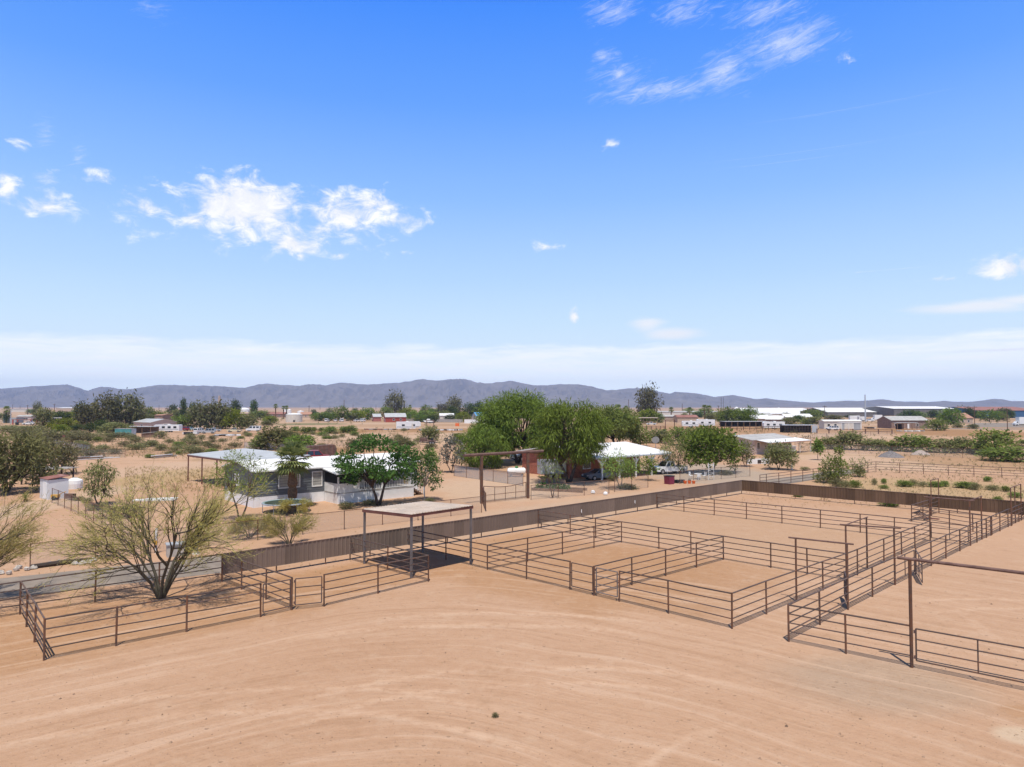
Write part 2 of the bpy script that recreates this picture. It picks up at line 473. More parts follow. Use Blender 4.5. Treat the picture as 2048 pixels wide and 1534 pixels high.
M_palebark = mk('whitewashed bark', (0.55, 0.5, 0.45), .95, .2, 4.0)
M_greenbark = mk('green grey palo verde bark', (0.085, 0.073, 0.05), .9, .25, 3.0, stain=((.05, .042, .036), .8, .5, 2.0))
M_twig = mk('yellow green twigs', (0.33, 0.29, 0.11), .9, .25, 2.0)
M_boots = mk('old palm frond bases', (0.17, 0.10, 0.06), .95, .35, 6.0, bump=.8, bscale=12)
L_mesq = leafmat('mesquite leaves', (0.085, 0.135, 0.022), (0.225, 0.295, 0.06))
L_lightmesq = leafmat('light mesquite leaves', (0.12, 0.17, 0.035), (0.27, 0.32, 0.09))
L_olive = leafmat('olive grey leaves', (0.13, 0.14, 0.05), (0.30, 0.295, 0.125))
L_shrub = leafmat('grey green shrub leaves', (0.13, 0.13, 0.055), (0.31, 0.29, 0.14))
L_dark = leafmat('dark evergreen leaves', (0.04, 0.065, 0.018), (0.12, 0.16, 0.045))
L_euc = leafmat('eucalyptus leaves', (0.075, 0.08, 0.036), (0.22, 0.205, 0.10))
L_yellow = leafmat('yellow green palo verde leaves', (0.34, 0.31, 0.07), (0.64, 0.55, 0.20), trans=.4)
L_lime = leafmat('lime leaves', (0.13, 0.17, 0.02), (0.30, 0.34, 0.05))
L_green = leafmat('fresh green leaves', (0.03, 0.07, 0.016), (0.125, 0.20, 0.05))
L_palm = leafmat('fan palm fronds', (0.08, 0.12, 0.035), (0.34, 0.37, 0.14))
L_greyleaf = leafmat('grey brown leaves', (0.07, 0.075, 0.06), (0.24, 0.23, 0.19))
L_dry = leafmat('dry grass blades', (0.33, 0.24, 0.11), (0.52, 0.42, 0.22), trans=.2)
# ================================================================ the land
def soil_material():
    m = bpy.data.materials.new('desert soil'); m.use_nodes = True
    t = NT(m.node_tree); b = t.n['Principled BSDF']
    g = t.new('ShaderNodeNewGeometry'); p = g.outputs['Position']
    nbig = t.noise(p, 0.02, 5, 0.6); nmid = t.noise(p, 0.22, 5, 0.6); nfin = t.noise(p, 2.6, 6, 0.65)
    c_ = t.mix(t.smap(nbig, .35, .65), (.44, .265, .163), (.50, .317, .205))
    # beyond the lots: darker wild ground far out, pale sand flats
    sp = t.new('ShaderNodeSeparateXYZ'); t.l.new(p, sp.inputs[0])
    far = t.smap(sp.outputs[1], 180, 420)
    wild = t.mix(t.smap(t.noise(t.vec('MULTIPLY', p, (.35, 1, 1)), 0.012, 6, .65), .38, .62), (.34, .21, .12), (.48, .335, .23))
    c_ = t.mix(far, c_, wild)
    edge = t.math('MULTIPLY_ADD', nmid, 0.9, -0.45)
    edge = t.math('ADD', edge, t.math('MULTIPLY_ADD', nfin, 0.25, -0.125))
    def patch(c_, x0, y0, x1, y1, colr, amt=.9, rot=0.0, soft=.35, hole=None):
        A, B = P((x0 + x1) / 2, y1), P((x0 + x1) / 2, y0)
        cy = (A.y + B.y) / 2; ry = (B.y - A.y) / 2
        cx = Xat((x0 + x1) / 2, cy); rx = (x1 - x0) / 2 / FPX * cy
        return wpatch(c_, cx, cy, rx, ry, colr, amt, rot, soft)
    def wpatch(c_, cx, cy, rx, ry, colr, amt=.9, rot=0.0, soft=.35, square=False):
        d = t.vec('SUBTRACT', p, (cx, cy, 0))
        if rot:
            vr = t.new('ShaderNodeVectorRotate', rotation_type='Z_AXIS'); t.put(vr.inputs['Vector'], d); vr.inputs['Angle'].default_value = -rot; d = vr.outputs[0]
        d = t.vec('MULTIPLY', d, (1 / rx, 1 / ry, 0))
        if square:
            d = t.vec('ABSOLUTE', d); s3 = t.new('ShaderNodeSeparateXYZ'); t.l.new(d, s3.inputs[0]); L = t.math('MAXIMUM', s3.outputs[0], s3.outputs[1])
        else: L = t.vec('LENGTH', d)
        f = t.smap(t.math('ADD', L, t.math('MULTIPLY', edge, .5 if square else 1.0)), 1 + soft * .3, 1 - soft)
        return t.mix(t.math('MULTIPLY', f, amt), c_, colr)
    PALE = (.50, .355, .245); ORANGE = (.385, .212, .108); RUSTY = (.31, .165, .075); STRAW = (.40, .29, .145); GREY = (.36, .30, .24); GREEN = (.14, .145, .06); PINK = (.47, .325, .22)
    # pens: darker trampled orange dirt
    c_ = wpatch(c_, 2.5, 43.5, 10.0, 8.0, ORANGE, .75, R(-45), .3, True)
    c_ = wpatch(c_, 8.9, 41.2, 7.0, 7.0, ORANGE, .6, R(-45), .3, True)
    c_ = wpatch(c_, -18.0, 33.0, 9.0, 5.5, ORANGE, .8, R(42), .3, True)
    c_ = wpatch(c_, -9.0, 40.5, 7.0, 3.5, ORANGE, .8, R(42), .3, True)
    c_ = wpatch(c_, 17, 56, 16, 9, (.42, .265, .16), .6, R(-42), .5, True)
    # drive beyond the metal wall, yard of the grey house
    c_ = wpatch(c_, 8, 68, 34, 5.5, PINK, .85, R(42), .4)
    c_ = patch(c_, 860, 950, 1150, 1010, PALE, .8)
    c_ = patch(c_, 0, 960, 150, 1120, PALE, .75)
    c_ = patch(c_, 230, 920, 470, 960, PALE, .6)
    c_ = patch(c_, 1260, 925, 1560, 975, GREY, .8)
    c_ = patch(c_, 1560, 900, 1850, 945, PALE, .6)
    c_ = patch(c_, 1560, 866, 1800, 882, PALE, .6)
    c_ = patch(c_, 780, 864, 1000, 890, PALE, .7)
    c_ = patch(c_, 540, 866, 800, 884, PALE, .8)
    # dry grass
    c_ = patch(c_, 1740, 856, 2080, 879, RUSTY, .9)
    c_ = patch(c_, 1800, 905, 2100, 950, (.35, .21, .11), .7)
    c_ = patch(c_, 1620, 955, 2100, 1004, STRAW, .6)
    c_ = patch(c_, 130, 884, 470, 916, (.34, .2, .115), .7)
    c_ = patch(c_, 540, 857, 780, 869, RUSTY, .9)
    c_ = patch(c_, 620, 894, 800, 906, RUSTY, .8)
    c_ = patch(c_, 400, 866, 560, 872, RUSTY, .7)
    c_ = patch(c_, 770, 856, 1010, 866, RUSTY, .8)
    c_ = patch(c_, 1250, 850, 1640, 868, RUSTY, .7)
    c_ = patch(c_, 250, 935, 440, 975, (.39, .27, .13), .7)
    c_ = patch(c_, 540, 846, 700, 850.5, GREEN, .85)
    c_ = patch(c_, -40, 850, 110, 860, (.16, .165, .075), .8)
    c_ = patch(c_, 60, 862, 190, 884, (.16, .165, .075), .6)
    c_ = patch(c_, 1500, 1300, 1980, 1450, (.34, .262, .19), .55, soft=.6)
    c_ = patch(c_, 1995, 1405, 2140, 1475, (.40, .225, .12), .8)
    c_ = patch(c_, 1960, 1448, 2100, 1500, (.54, .41, .285), .8)
    # scattered weeds tint in the wild lots
    lots = t.math('MULTIPLY', t.smap(sp.outputs[1], 95, 120), t.smap(sp.outputs[1], 400, 250))
    weeds = t.math('MULTIPLY', t.smap(t.noise(t.vec('MULTIPLY', p, (.6, 1, 1)), 0.09, 6, .7), .52, .66), lots)
    c_ = t.mix(t.math('MULTIPLY', weeds, .8), c_, (.285, .185, .09))
    # foreground: dragged arcs round the turning circle and wheel marks
    near = t.smap(sp.outputs[1], 50, 36)
    q = t.vec('SUBTRACT', p, (-3.0, 7.0, 0))
    wob = t.noise(p, .07, 2, .5)
    s4 = t.new('ShaderNodeSeparateXYZ'); t.l.new(q, s4.inputs[0])
    ax_ = t.math('SQRT', t.math('MULTIPLY_ADD', s4.outputs[0], s4.outputs[0], 16.0)); ay_ = t.math('SQRT', t.math('MULTIPLY_ADD', s4.outputs[1], s4.outputs[1], 4.0))
    rr = t.math('POWER', t.math('ADD', t.math('POWER', ax_, 1.35), t.math('POWER', ay_, 1.35)), 1 / 1.35)
    rr = t.math('ADD', rr, t.math('MULTIPLY', wob, 5.0))
    th = t.math('ARCTAN2', s4.outputs[0], s4.outputs[1])
    cv = t.new('ShaderNodeCombineXYZ'); t.put(cv.inputs[0], t.math('MULTIPLY', rr, 1.0)); t.put(cv.inputs[1], t.math('MULTIPLY', th, .8))
    st = t.noise(cv.outputs[0], 1.5, 5, .62); st2 = t.noise(cv.outputs[0], 5.0, 3, .6)
    streak = t.math('MULTIPLY', t.math('ADD', t.math('MULTIPLY_ADD', st, 2.3, -1.15), t.math('MULTIPLY_ADD', st2, 1.1, -.55)), near)
    c_ = t.mix(t.smap(streak, 0.0, .5, 0, .58), c_, (.56, .382, .265))
    c_ = t.mix(t.smap(streak, 0.0, -.5, 0, .45), c_, (.35, .20, .115))
    line_h = None
    for (x, y, rad, wd, a0, a1) in ((-7.5, 9.5, 13.2, .14, -.9, .9), (-7.5, 9.5, 15.0, .14, -.8, .7), (1.5, 12.5, 12.4, .12, -1.0, .5), (1.5, 12.5, 13.9, .16, -.9, .7),
                                    (-1, 12, 19.5, .2, -.6, .5), (-1, 12, 21.2, .16, -.5, .6), (31, 29, 10.2, .16, -1.9, -1.0), (24.5, 21, 13, .14, -.5, .8), (24.5, 21, 14.6, .14, -.4, .8), (15, 8, 16, .12, -1.3, -.4)):
        d = t.vec('SUBTRACT', p, (x, y, 0)); s5 = t.new('ShaderNodeSeparateXYZ'); t.l.new(d, s5.inputs[0])
        d2 = t.vec('MULTIPLY', d, (1, 1, 0))
        L = t.math('ADD', t.vec('LENGTH', d2), t.math('MULTIPLY_ADD', t.noise(p, .3, 2, .5), .8, -.4))
        f = t.smap(t.math('ABSOLUTE', t.math('SUBTRACT', L, rad)), wd * 2.6, wd * .2)
        ang = t.math('ARCTAN2', s5.outputs[0], s5.outputs[1])
        f = t.math('MULTIPLY', f, t.math('MULTIPLY', t.smap(ang, a0, a0 + .35), t.smap(ang, a1, a1 - .35)))
        f = t.math('MULTIPLY', f, t.smap(t.math('MULTIPLY_ADD', nfin, .5, t.math('MULTIPLY', nmid, .5)), .38, .62, .0, .9))
        line_h = f if line_h is None else t.math('MAXIMUM', line_h, f)
    c_ = t.mix(t.math('MULTIPLY', line_h, .5), c_, (.62, .44, .31))
    mott = t.noise(p, .75, 5, .68)
    c_ = t.mix(t.smap(mott, .5, .74, 0, .4), c_, (.53, .37, .255))
    c_ = t.mix(t.smap(mott, .46, .24, 0, .45), c_, (.33, .195, .11))
    vo = t.new('ShaderNodeTexVoronoi'); t.put(vo.inputs['Vector'], p); vo.inputs['Scale'].default_value = 2.1
    pock = t.math('MULTIPLY', t.smap(vo.outputs['Distance'], .17, .05), t.smap(mott, .45, .6))
    c_ = t.mix(t.math('MULTIPLY', pock, .5), c_, (.25, .15, .085))
    # grain, clods and hoof-pocked spots
    fine = t.noise(p, 9, 5, .72)
    c_ = t.mix(t.smap(nfin, .42, .72, 0, .2), c_, (.52, .36, .245))
    c_ = t.mix(t.smap(nfin, .46, .26, 0, .3), c_, (.31, .185, .11))
    c_ = t.mix(t.smap(fine, .56, .70, 0, .45), c_, (.22, .135, .08))
    t.put(b.inputs['Base Color'], c_)
    b.inputs['Roughness'].default_value = 1.0; b.inputs['Specular IOR Level'].default_value = 0.05
    bn = t.new('ShaderNodeBump'); bn.inputs['Strength'].default_value = 0.75; bn.inputs['Distance'].default_value = 0.1
    h = t.math('ADD', t.math('MULTIPLY', nfin, .8), t.math('MULTIPLY', fine, .25))
    h = t.math('ADD', h, t.math('MULTIPLY', streak, .35))
    h = t.math('ADD', h, t.math('MULTIPLY', line_h, -.4)); h = t.math('ADD', h, t.math('MULTIPLY', pock, -.5))
    t.put(bn.inputs['Height'], h); t.put(b.inputs['Normal'], bn.outputs[0])
    return m
M_soil = soil_material()
gm = MB()
xs = [-9000, -3000, -800, -300, -100, -40, 0, 40, 100, 300, 800, 3000, 9000]
ys = [-400, -60, 0, 30, 60, 100, 160, 300, 600, 1200, 3000, 6000, 12000]
for y in ys:
    for x in xs: gm.v.append((x, y, 0))
for j in range(len(ys) - 1):
    for i in range(len(xs) - 1):
        a = j * len(xs) + i; gm.f.append((a, a + 1, a + 1 + len(xs), a + len(xs)))
ground = link('ground', gm.mesh('ground', M_soil)); tag(ground, kind='structure')

# paved road: comes in on the left behind the tree pen, runs behind the metal wall, leaves on the right
W0, W1, W2 = P(444, 1163.4), P(1484, 988), P(2075, 1041.5)
def frame2(A, B):
    u = (B - A); L = u.length; u = u / L
    return u, Vector((-u.y, u.x, 0)), L
wu, wv, wl = frame2(W0, W1)
M_road = mk('old grey asphalt', (0.245, 0.20, 0.16), .95, .12, .5, bump=.3, bscale=20, stain=((.31, .25, .2), .6, .52, .6), coords='Object')
near_e = [P(-260, 1244), P(0, 1197), P(440, 1146), W0 + wu * 4 + wv * 1.6, W1 - wu * 6 + wv * 1.7, W1 + wu * 12 + wv * 1.2, W1 + wu * 40 + wv * 1.0]
far_e = [P(-260, 1196), P(0, 1157), P(440, 1111), W0 + wu * 5 + wv * 5.4, W1 - wu * 6 + wv * 5.6, W1 + wu * 12 + wv * 5.2, W1 + wu * 40 + wv * 5.0]
rb = MB()
for a, b_ in zip(near_e, far_e): rb.v += [(a.x, a.y, .006), (b_.x, b_.y, .006)]
for i in range(len(near_e) - 1): rb.f.append((2 * i, 2 * i + 2, 2 * i + 3, 2 * i + 1))
tag(link('road', rb.mesh('road', M_road)), kind='structure')
lot = MB(); q = [P(1925, 854), P(2060, 855.5), P(2060, 846), P(1950, 846)]
lot.v = [(a.x, a.y, .02) for a in q]; lot.f = [(0, 1, 2, 3)]
tag(link('parking_area', lot.mesh('parking_area', M_road)), kind='structure')
farroad = MB(); q = [P(1830, 857.6), P(2080, 859.2), P(2080, 857.6), P(1830, 856.2)]
farroad.v = [(a.x, a.y, .03) for a in q]; farroad.f = [(0, 1, 2, 3)]
tag(link('road', farroad.mesh('road', M_road)), kind='structure')

# ---------------------------------------------------------------- mountains
from mathutils import noise as mnoise
def interp(tab, x):
    if x <= tab[0][0]: return tab[0][1]
    for (a, va), (b_, vb) in zip(tab, tab[1:]):
        if x <= b_: return va + (vb - va) * (x - a) / (b_ - a)
    return tab[-1][1]
def ridge(name, prof, Yc, depth, seed, mat, px0, px1, n=560, m=60, spur=.6, base=814.5):
    mb = MB()
    for j in range(m):
        v = j / (m - 1)                       # 0 = foot towards us, crest at 0.62, 1 = back foot
        for i in range(n):
            px = px0 + (px1 - px0) * i / (n - 1)
            Y = Yc + (v - .62) * depth
            x = (px - 1024) / FPX * Yc * (1 + (v - .62) * depth / Yc)
            top = Hat(interp(prof, px), Yc)
            if v <= .62:
                s_ = v / .62; shape = .10 * s_ + .90 * s_ ** 1.7
            else: shape = 1 - ((v - .62) / .38) ** 1.2
            k = mnoise.fractal(Vector((x * .0042 + seed, Y * .0016, seed)), 1.0, 2.1, 6)
            r_ = 1 - abs(mnoise.noise(Vector((x * .0065 + seed * 3, Y * .0022, 1.7)))) * 2
            r2 = 1 - abs(mnoise.noise(Vector((x * .016 + seed * 5, Y * .006, 4.7)))) * 2
            d = 4 * shape * (1 - shape)
            h = top * max(0, shape + d * spur * (.42 * r_ + .24 * r2 + .2 * k - .22))
            h += top * .03 * mnoise.noise(Vector((x * .02, Y * .02, seed))) * min(1, shape * 2)
            mb.v.append((x, Y, h - 2))
    for j in range(m - 1):
        for i in range(n - 1):
            a = j * n + i; mb.f.append((a, a + 1, a + 1 + n, a + n))
    return tag(link(name, mb.mesh(name, mat, smooth=False)), kind='structure')
M_mount = mk('desert mountain rock', (0.20, 0.172, 0.155), 1.0, .15, .006, stain=((.16, .145, .115), .35, .5, .03), coords='Object')
prof = [(-200, 778), (0, 777), (60, 772), (100, 770), (135, 768), (155, 774), (175, 781), (200, 773), (225, 775), (250, 778), (265, 777), (310, 770), (340, 769), (360, 770), (400, 771), (430, 771), (465, 774), (490, 775),
        (515, 768), (530, 766), (560, 769), (600, 771), (625, 768), (650, 770), (680, 765), (735, 768), (770, 766), (800, 765), (845, 757), (865, 760), (890, 759), (905, 758), (930, 757), (950, 763), (975, 766), (1000, 764), (1020, 761),
        (1045, 766), (1070, 770), (1100, 770), (1120, 768), (1160, 768), (1190, 774), (1215, 780), (1245, 777), (1270, 775), (1290, 776), (1320, 783), (1340, 787), (1350, 783), (1375, 785), (1400, 787), (1430, 793), (1465, 789), (1485, 793), (1510, 798),
        (1530, 796), (1545, 798), (1600, 803), (1650, 806), (1700, 810), (1800, 813), (2300, 813)]
ridge('mountains', prof, 6200, 2400, 1.3, M_mount, -160, 1760, n=620)
prof2 = [(1040, 813), (1080, 802), (1100, 797), (1120, 800), (1150, 804), (1190, 798), (1215, 793), (1235, 796), (1260, 796), (1285, 800), (1310, 801), (1335, 799), (1350, 796), (1380, 801), (1400, 803), (1430, 806), (1460, 810), (1500, 813)]
ridge('foothills', prof2, 5000, 900, 4.1, M_mount, 1040, 1500, n=200, m=26)
prof3 = [(1500, 812), (1560, 808), (1620, 806), (1650, 805), (1690, 800.5), (1710, 802), (1740, 800), (1765, 797.5), (1785, 801), (1810, 803), (1850, 804), (1888, 801), (1910, 803), (1940, 803), (1960, 801), (1985, 797), (2005, 798), (2020, 801), (2050, 802), (2120, 800), (2200, 804)]
ridge('foothills', prof3, 5400, 1300, 7.7, M_mount, 1500, 2180, n=300, m=30)
prof4 = [(1560, 812), (1640, 803), (1690, 800), (1740, 803), (1830, 802), (1900, 806), (2180, 808)]
ridge('far_hills', prof4, 7000, 900, 9.2, M_mount, 1560, 2180, n=160, m=16)

# ---------------------------------------------------------------- the air
hz = MB().box(0, 3700, 149, 19000, 8200, 302)
haze = link('haze', hz.mesh('haze'))
tag(haze, kind='stuff')
hm = bpy.data.materials.new('haze air'); hm.use_nodes = True
ht = NT(hm.node_tree); ht.n.clear()
ho = ht.new('ShaderNodeOutputMaterial'); pv = ht.new('ShaderNodeVolumePrincipled')
pv.inputs['Color'].default_value = (0.48, 0.63, 1.0, 1)
pv.inputs['Density'].default_value = 0.000105
pv.inputs['Anisotropy'].default_value = 0.0
ht.l.new(pv.outputs[0], ho.inputs['Volume'])
haze.data.materials.append(hm)
hm.cycles.homogeneous_volume = True if hasattr(hm.cycles, 'homogeneous_volume') else True
# ================================================================ pipe corrals
RAILS = (0.985, 0.75, 0.51, 0.28)
ZUP = Vector((0, 0, 1))
def fence(label, A, B, posts=(), h=(1.55, 1.55), ends=(True, True), name='pipe_fence', cat='fence', group='pipe rail corral fences',
          rails=RAILS, rr=.028, pr=.042, tr=.036, postmat=None, railmat=None, sag=.012, wire=None):
    sag *= 1.7
    """one straight run: posts given by photo column or by count"""
    rt = thing(name, label, cat, A, 0, group)
    d = B - A
    ts = []
    if isinstance(posts, int): ts = [(i + 1) / (posts + 1) for i in range(posts)]
    else: ts = [max(0.01, min(.99, (on_line(A, B, px) - A).length / d.length)) for px in posts]
    if ends[0]: ts = [0.0] + ts
    if ends[1]: ts = ts + [1.0]
    rnd = random.Random(label)
    for t_ in ts:
        p = d * t_; hh = h[0] + (h[1] - h[0]) * t_
        part('post', MB().tube(p, p + Vector((rnd.uniform(-.022, .022), rnd.uniform(-.022, .022), hh + rnd.uniform(-.015, .015))), pr, n=10), postmat or M_post, rt)
    for k, fr in enumerate(rails):
        pts = []
        n = max(2, len(ts))
        tt = sorted(set([0.0, 1.0] + ts + [(a + b_) / 2 for a, b_ in zip(ts, ts[1:])]))
        for i, t_ in enumerate(tt):
            hh = h[0] + (h[1] - h[0]) * t_
            z = hh * fr + (rnd.uniform(-sag, sag) if 0 < i < len(tt) - 1 else 0)
            pts.append(d * t_ + ZUP * z)
        part('rail', MB().path(pts, tr if k == 0 else rr, 8), railmat or M_pipe, rt)
    return rt
def gate(label, A, B, h=1.5, z0=.22, name='pipe_gate', group='pipe rail corral gates', nr=4, mid=0, latch=True, mat=None, post=True, rr=.026):
    rt = thing(name, label, 'gate', A, 0, group)
    d = B - A; u = d.normalized(); q = d - u * .12
    a = u * .08
    fr = MB(); mt = mat or M_pipe
    for e in (a, q):
        fr.tube(e + ZUP * z0, e + ZUP * h, rr + .004)
    part('gate_frame', fr.path([a + ZUP * h, q + ZUP * h], rr + .004).path([a + ZUP * z0, q + ZUP * z0], rr + .004), mt, rt)
    for k in range(nr - 2):
        z = z0 + (h - z0) * (k + 1) / (nr - 1)
        part('rail', MB().tube(a + ZUP * z, q + ZUP * z, rr), mt, rt)
    for k in range(mid):
        e = a.lerp(q, (k + 1) / (mid + 1))
        part('upright', MB().tube(e + ZUP * z0, e + ZUP * h, rr), mt, rt)
    for z in (z0 + .12, h - .12):
        part('hinge', MB().box(a.x - u.x * .035, a.y - u.y * .035, z, .09, .05, .12, math.atan2(u.y, u.x)), M_rusty, rt)
    if latch:
        part('latch', MB().box(q.x + u.x * .03, q.y + u.y * .03, (z0 + h) / 2 + .1, .14, .03, .05, math.atan2(u.y, u.x)), M_rusty, rt)
    if post:
        part('hinge_post', MB().tube((0, 0, 0), ZUP * (h + .06), .055, n=10), M_post, rt)
    return rt
def overhead(label, A, B, h, over=(.3, .3), pr=.049, br=.043, group='tall overhead pipe frames at the alley gates', side=None, name='overhead_pipe_frame'):
    rt = thing(name, label, 'frame', A, 0, group)
    d = B - A; u = d.normalized()
    part('post', MB().tube((0, 0, 0), ZUP * h, pr, n=10), M_post, rt)
    part('post', MB().tube(d, d + ZUP * h, pr, n=10), M_post, rt)
    part('crossbar', MB().tube(-u * over[0] + ZUP * (h + br * .6), d + u * over[1] + ZUP * (h + br * .6), br, n=10), M_rustbeam, rt)
    for S, T in side or ():
        S = S - A; T = T - A
        if (T - d).length > .2 and T.length > .2: part('post', MB().tube(T, T + ZUP * h, pr, n=10), M_post, rt)
        part('side_bar', MB().tube(S + ZUP * (h + .02), T + (T - S).normalized() * .25 + ZUP * (h + .02), br * .8, n=8), M_rustbeam, rt)
    return rt

# ---- left pen round the palo verde
a0, a1, a2, a3, a4, a5, a6 = P(88, 1321), P(40, 1229), P(444, 1163.4), P(583, 1220), P(648, 1213), P(857, 1163), P(700, 1120)
a1b = P(521, 1234)
fence('brown pipe fence run nearest the left corner, in front of the palo verde', a0, a1b, (232, 373), (1.63, 1.60))
fence('short end run of the tree pen at the far left, closing it toward the road', a1, a0, (53, 69), (1.6, 1.63), (True, False))
ext = a1 + (a1 - a2) * .62
fence('pipe fence between the paved road and the palo verde pen', ext, a2, (40, 190, 318), (1.6, 1.58), (True, True))
fence('pipe fence dividing the tree pen from the pen left of the shade shelter', a2, a3, (483, 532), (1.58, 1.6), (False, True))
gate('pipe gate at the near corner of the tree pen, shut in line with the fence', a3, a1b, 1.5, .2, nr=4)
gate('short pipe gate left of the run that ends at the shade shelter', a3 + (a4 - a3) * .06, a4, 1.5, .22, nr=4, post=False)
fence('front pipe run of the small pen between its gate and the shade shelter', a4, a5, (756,), (1.6, 1.5))
fence('pipe fence passing under the shade roof on its left side', a6, a5, (775,), (1.5, 1.5), (True, False))

# ---- right-hand pens
def hit(A, u, B, v):
    """crossing of two ground lines"""
    det = u.x * -v.y + v.x * u.y
    dx, dy = B.x - A.x, B.y - A.y
    t_ = (dx * -v.y + v.x * dy) / det
    return A + u * t_
G10, G11 = P(974.7, 1139.4), P(1464, 1257.7)
GS = hit(G10, (G11 - G10).normalized(), W0, wu)
p1053, p1140, p1188, p1238 = [on_line(G10, G11, q) for q in (1053, 1140, 1188, 1238.6)]
fence('pipe fence from the metal wall past the right leg of the shade shelter', GS, G10, (892,), (1.5, 1.52), (False, True))
fence('two-bay pipe run just right of the shade shelter, left of the pen gates', G10, p1140, (1053,), (1.52, 1.55), (False, True))
gate('left of the two shut pipe gates facing the open yard', p1188, p1140, 1.48, .22)
gate('lighter grey pipe gate right of the double hinge post facing the yard', p1188 + (p1238 - p1188) * .05, p1238, 1.48, .22, mat=M_steel, post=False)
fence('front pipe run ending at the pen corner nearest the middle of the yard', p1238, G11, (1337,), (1.57, 1.6))
G20 = P(1243, 1084.7)
fence('inner pipe divider running back from the pen right of the shade shelter', G10, G20, (1055, 1125, 1188), (1.52, 1.53), (False, False))
G30 = P(1080, 1057.4); G31 = P(1693, 1161)
G30 = hit(G30, (G31 - G30).normalized(), W0, wu)
fence('long pipe fence across the middle of the pens, from metal wall to first alley frame', G30, G31, (1140.6, 1191.5, 1243, 1318, 1382, 1447, 1541.7, 1614.8), (1.5, 1.56), (True, False))
G40 = hit(p1188, (G20 - G10).normalized(), G30, (G31 - G30).normalized())
fence('second inner pipe divider, running back from the double gate post', p1188, G40, (1264, 1331.5, 1393), (1.55, 1.55), (False, False))
AL = P(1734.6, 1139)
f1a = on_line(G11, G31, 1593)
fence('left alley pipe fence from the near pen corner up to the first tall frame pair', G11, G31, (1533, 1646), (1.6, 1.56), (False, False))
G4e = P(1860.6, 1082)
fence('left alley pipe fence between the two nearer tall frames and the third', G31, G4e, (1715, 1768, 1803.5, 1830), (1.55, 1.5), (False, False))
G50 = P(1577.6, 1283.5)
f1b, f2b, f3b = P(1696, 1219.5), P(1790, 1170), P(1941, 1091.5)
fence('right alley pipe fence from its near corner to the first tall frame', G50, f1b, (1640,), (1.57, 1.57), (True, False))
fence('right alley pipe fence between the first and second tall frames', f1b, f2b, (1745,), (1.57, 1.55), (False, False))
g5o = on_line(f2b, f3b, 1832)
fence('long right alley pipe fence past the open gate, up to the third frame', g5o, f3b, (1862.6, 1892, 1920), (1.55, 1.5), (True, False))
gate('pipe gate hung shut on the second tall frame of the right alley fence', f2b, on_line(f2b, f3b, 1830.5), 1.45, .2, mid=1, post=False)
f5e = P(2068, 1029)
fence('far end of the right alley fence, running off by the metal wall', f3b, f5e, (1954, 1973, 1982, 2000, 2016.6, 2024, 2038), (1.5, 1.45), (False, True))
overhead('tall pipe frame over the alley nearest the yard, beside the left corner pen', f1a, f1b, 3.2, (.35, .3))
overhead('tall pipe frame with a side bar, second along the alley', G31, f2b, 3.15, (.3, .35), side=[(G31, AL)])
f3c = P(1964, 1079)
overhead('tall pipe frame with a side bar, third along the alley', G4e, f3b, 3.2, (.35, .3), side=[(f3b, f3c)])
G80, G81 = P(1311, 1016.5), G4e
G80 = hit(G80, (G81 - G80).normalized(), W0, wu)
fence('farthest long pipe fence across the pens, from the back wall to third frame', G80, G81, (1368, 1428.5, 1493, 1564, 1640.7, 1720.6, 1789), (1.45, 1.5), (True, False))
gate('pipe gate shut across the alley under the third tall frame', G4e, f3b, 1.4, .25, mid=1, post=False)
# open gates
gate('narrow pipe gate swung open inside the alley at the first tall frame', f1b, Vector((17.25, 35.75, 0)), 1.45, .2, mid=2, nr=5, post=False)
gate('pipe gate swung open toward the yard from the right alley fence', g5o, Vector((22.85, 38.3, 0)), 1.45, .15, mid=1, nr=4, post=False)
# loading pen by the back wall
L0, L1 = P(1823, 1043), P(1878, 1026)
L2 = P(1984, 1070)
fence('short side of the loading pen, running back to the metal wall', L0, L1, (1846, 1862), (1.45, 1.5))
fence('front pipe run of the loading pen before the back metal wall', L0, L2, (1899, 1946), (1.45, 1.45), (False, True))
overhead('slim tall pipe frame behind the loading pen, against the back wall', P(1863, 1031.5), P(1878, 1026.5), 3.2, (.1, .05), .04, .035)
overhead('slim three-legged tall pipe frame at the right end of the alley', P(2023, 1052), P(2043, 1041), 3.15, (.1, .05), .045, .035, side=[(P(2023, 1052), P(2031, 1046.5))])
# near right run with the tall gateway
N0, N1 = G50, P(1823.5, 1335)
fence('pipe fence nearest the right edge, from the alley corner to the tall gateway', N0, N1, (1692,), (1.57, 1.6), (False, False))
nu = (N1 - N0).normalized()
N2 = N1 + nu * 6.2
overhead('tall ranch gateway of pipe with a long rusty beam at the right edge', N1, N2, 4.08, (.42, .42), .062, .062, group='tall ranch gateways', name='ranch_gateway')
gate('long pipe gate in the tall gateway at the right edge', N1 + nu * .08, N2 - nu * .05, 1.5, .3, mid=2, post=False)
fence('pipe fence carrying on past the tall gateway out of the right edge', N2, N2 + nu * 9, 3, (1.6, 1.6), (False, True))

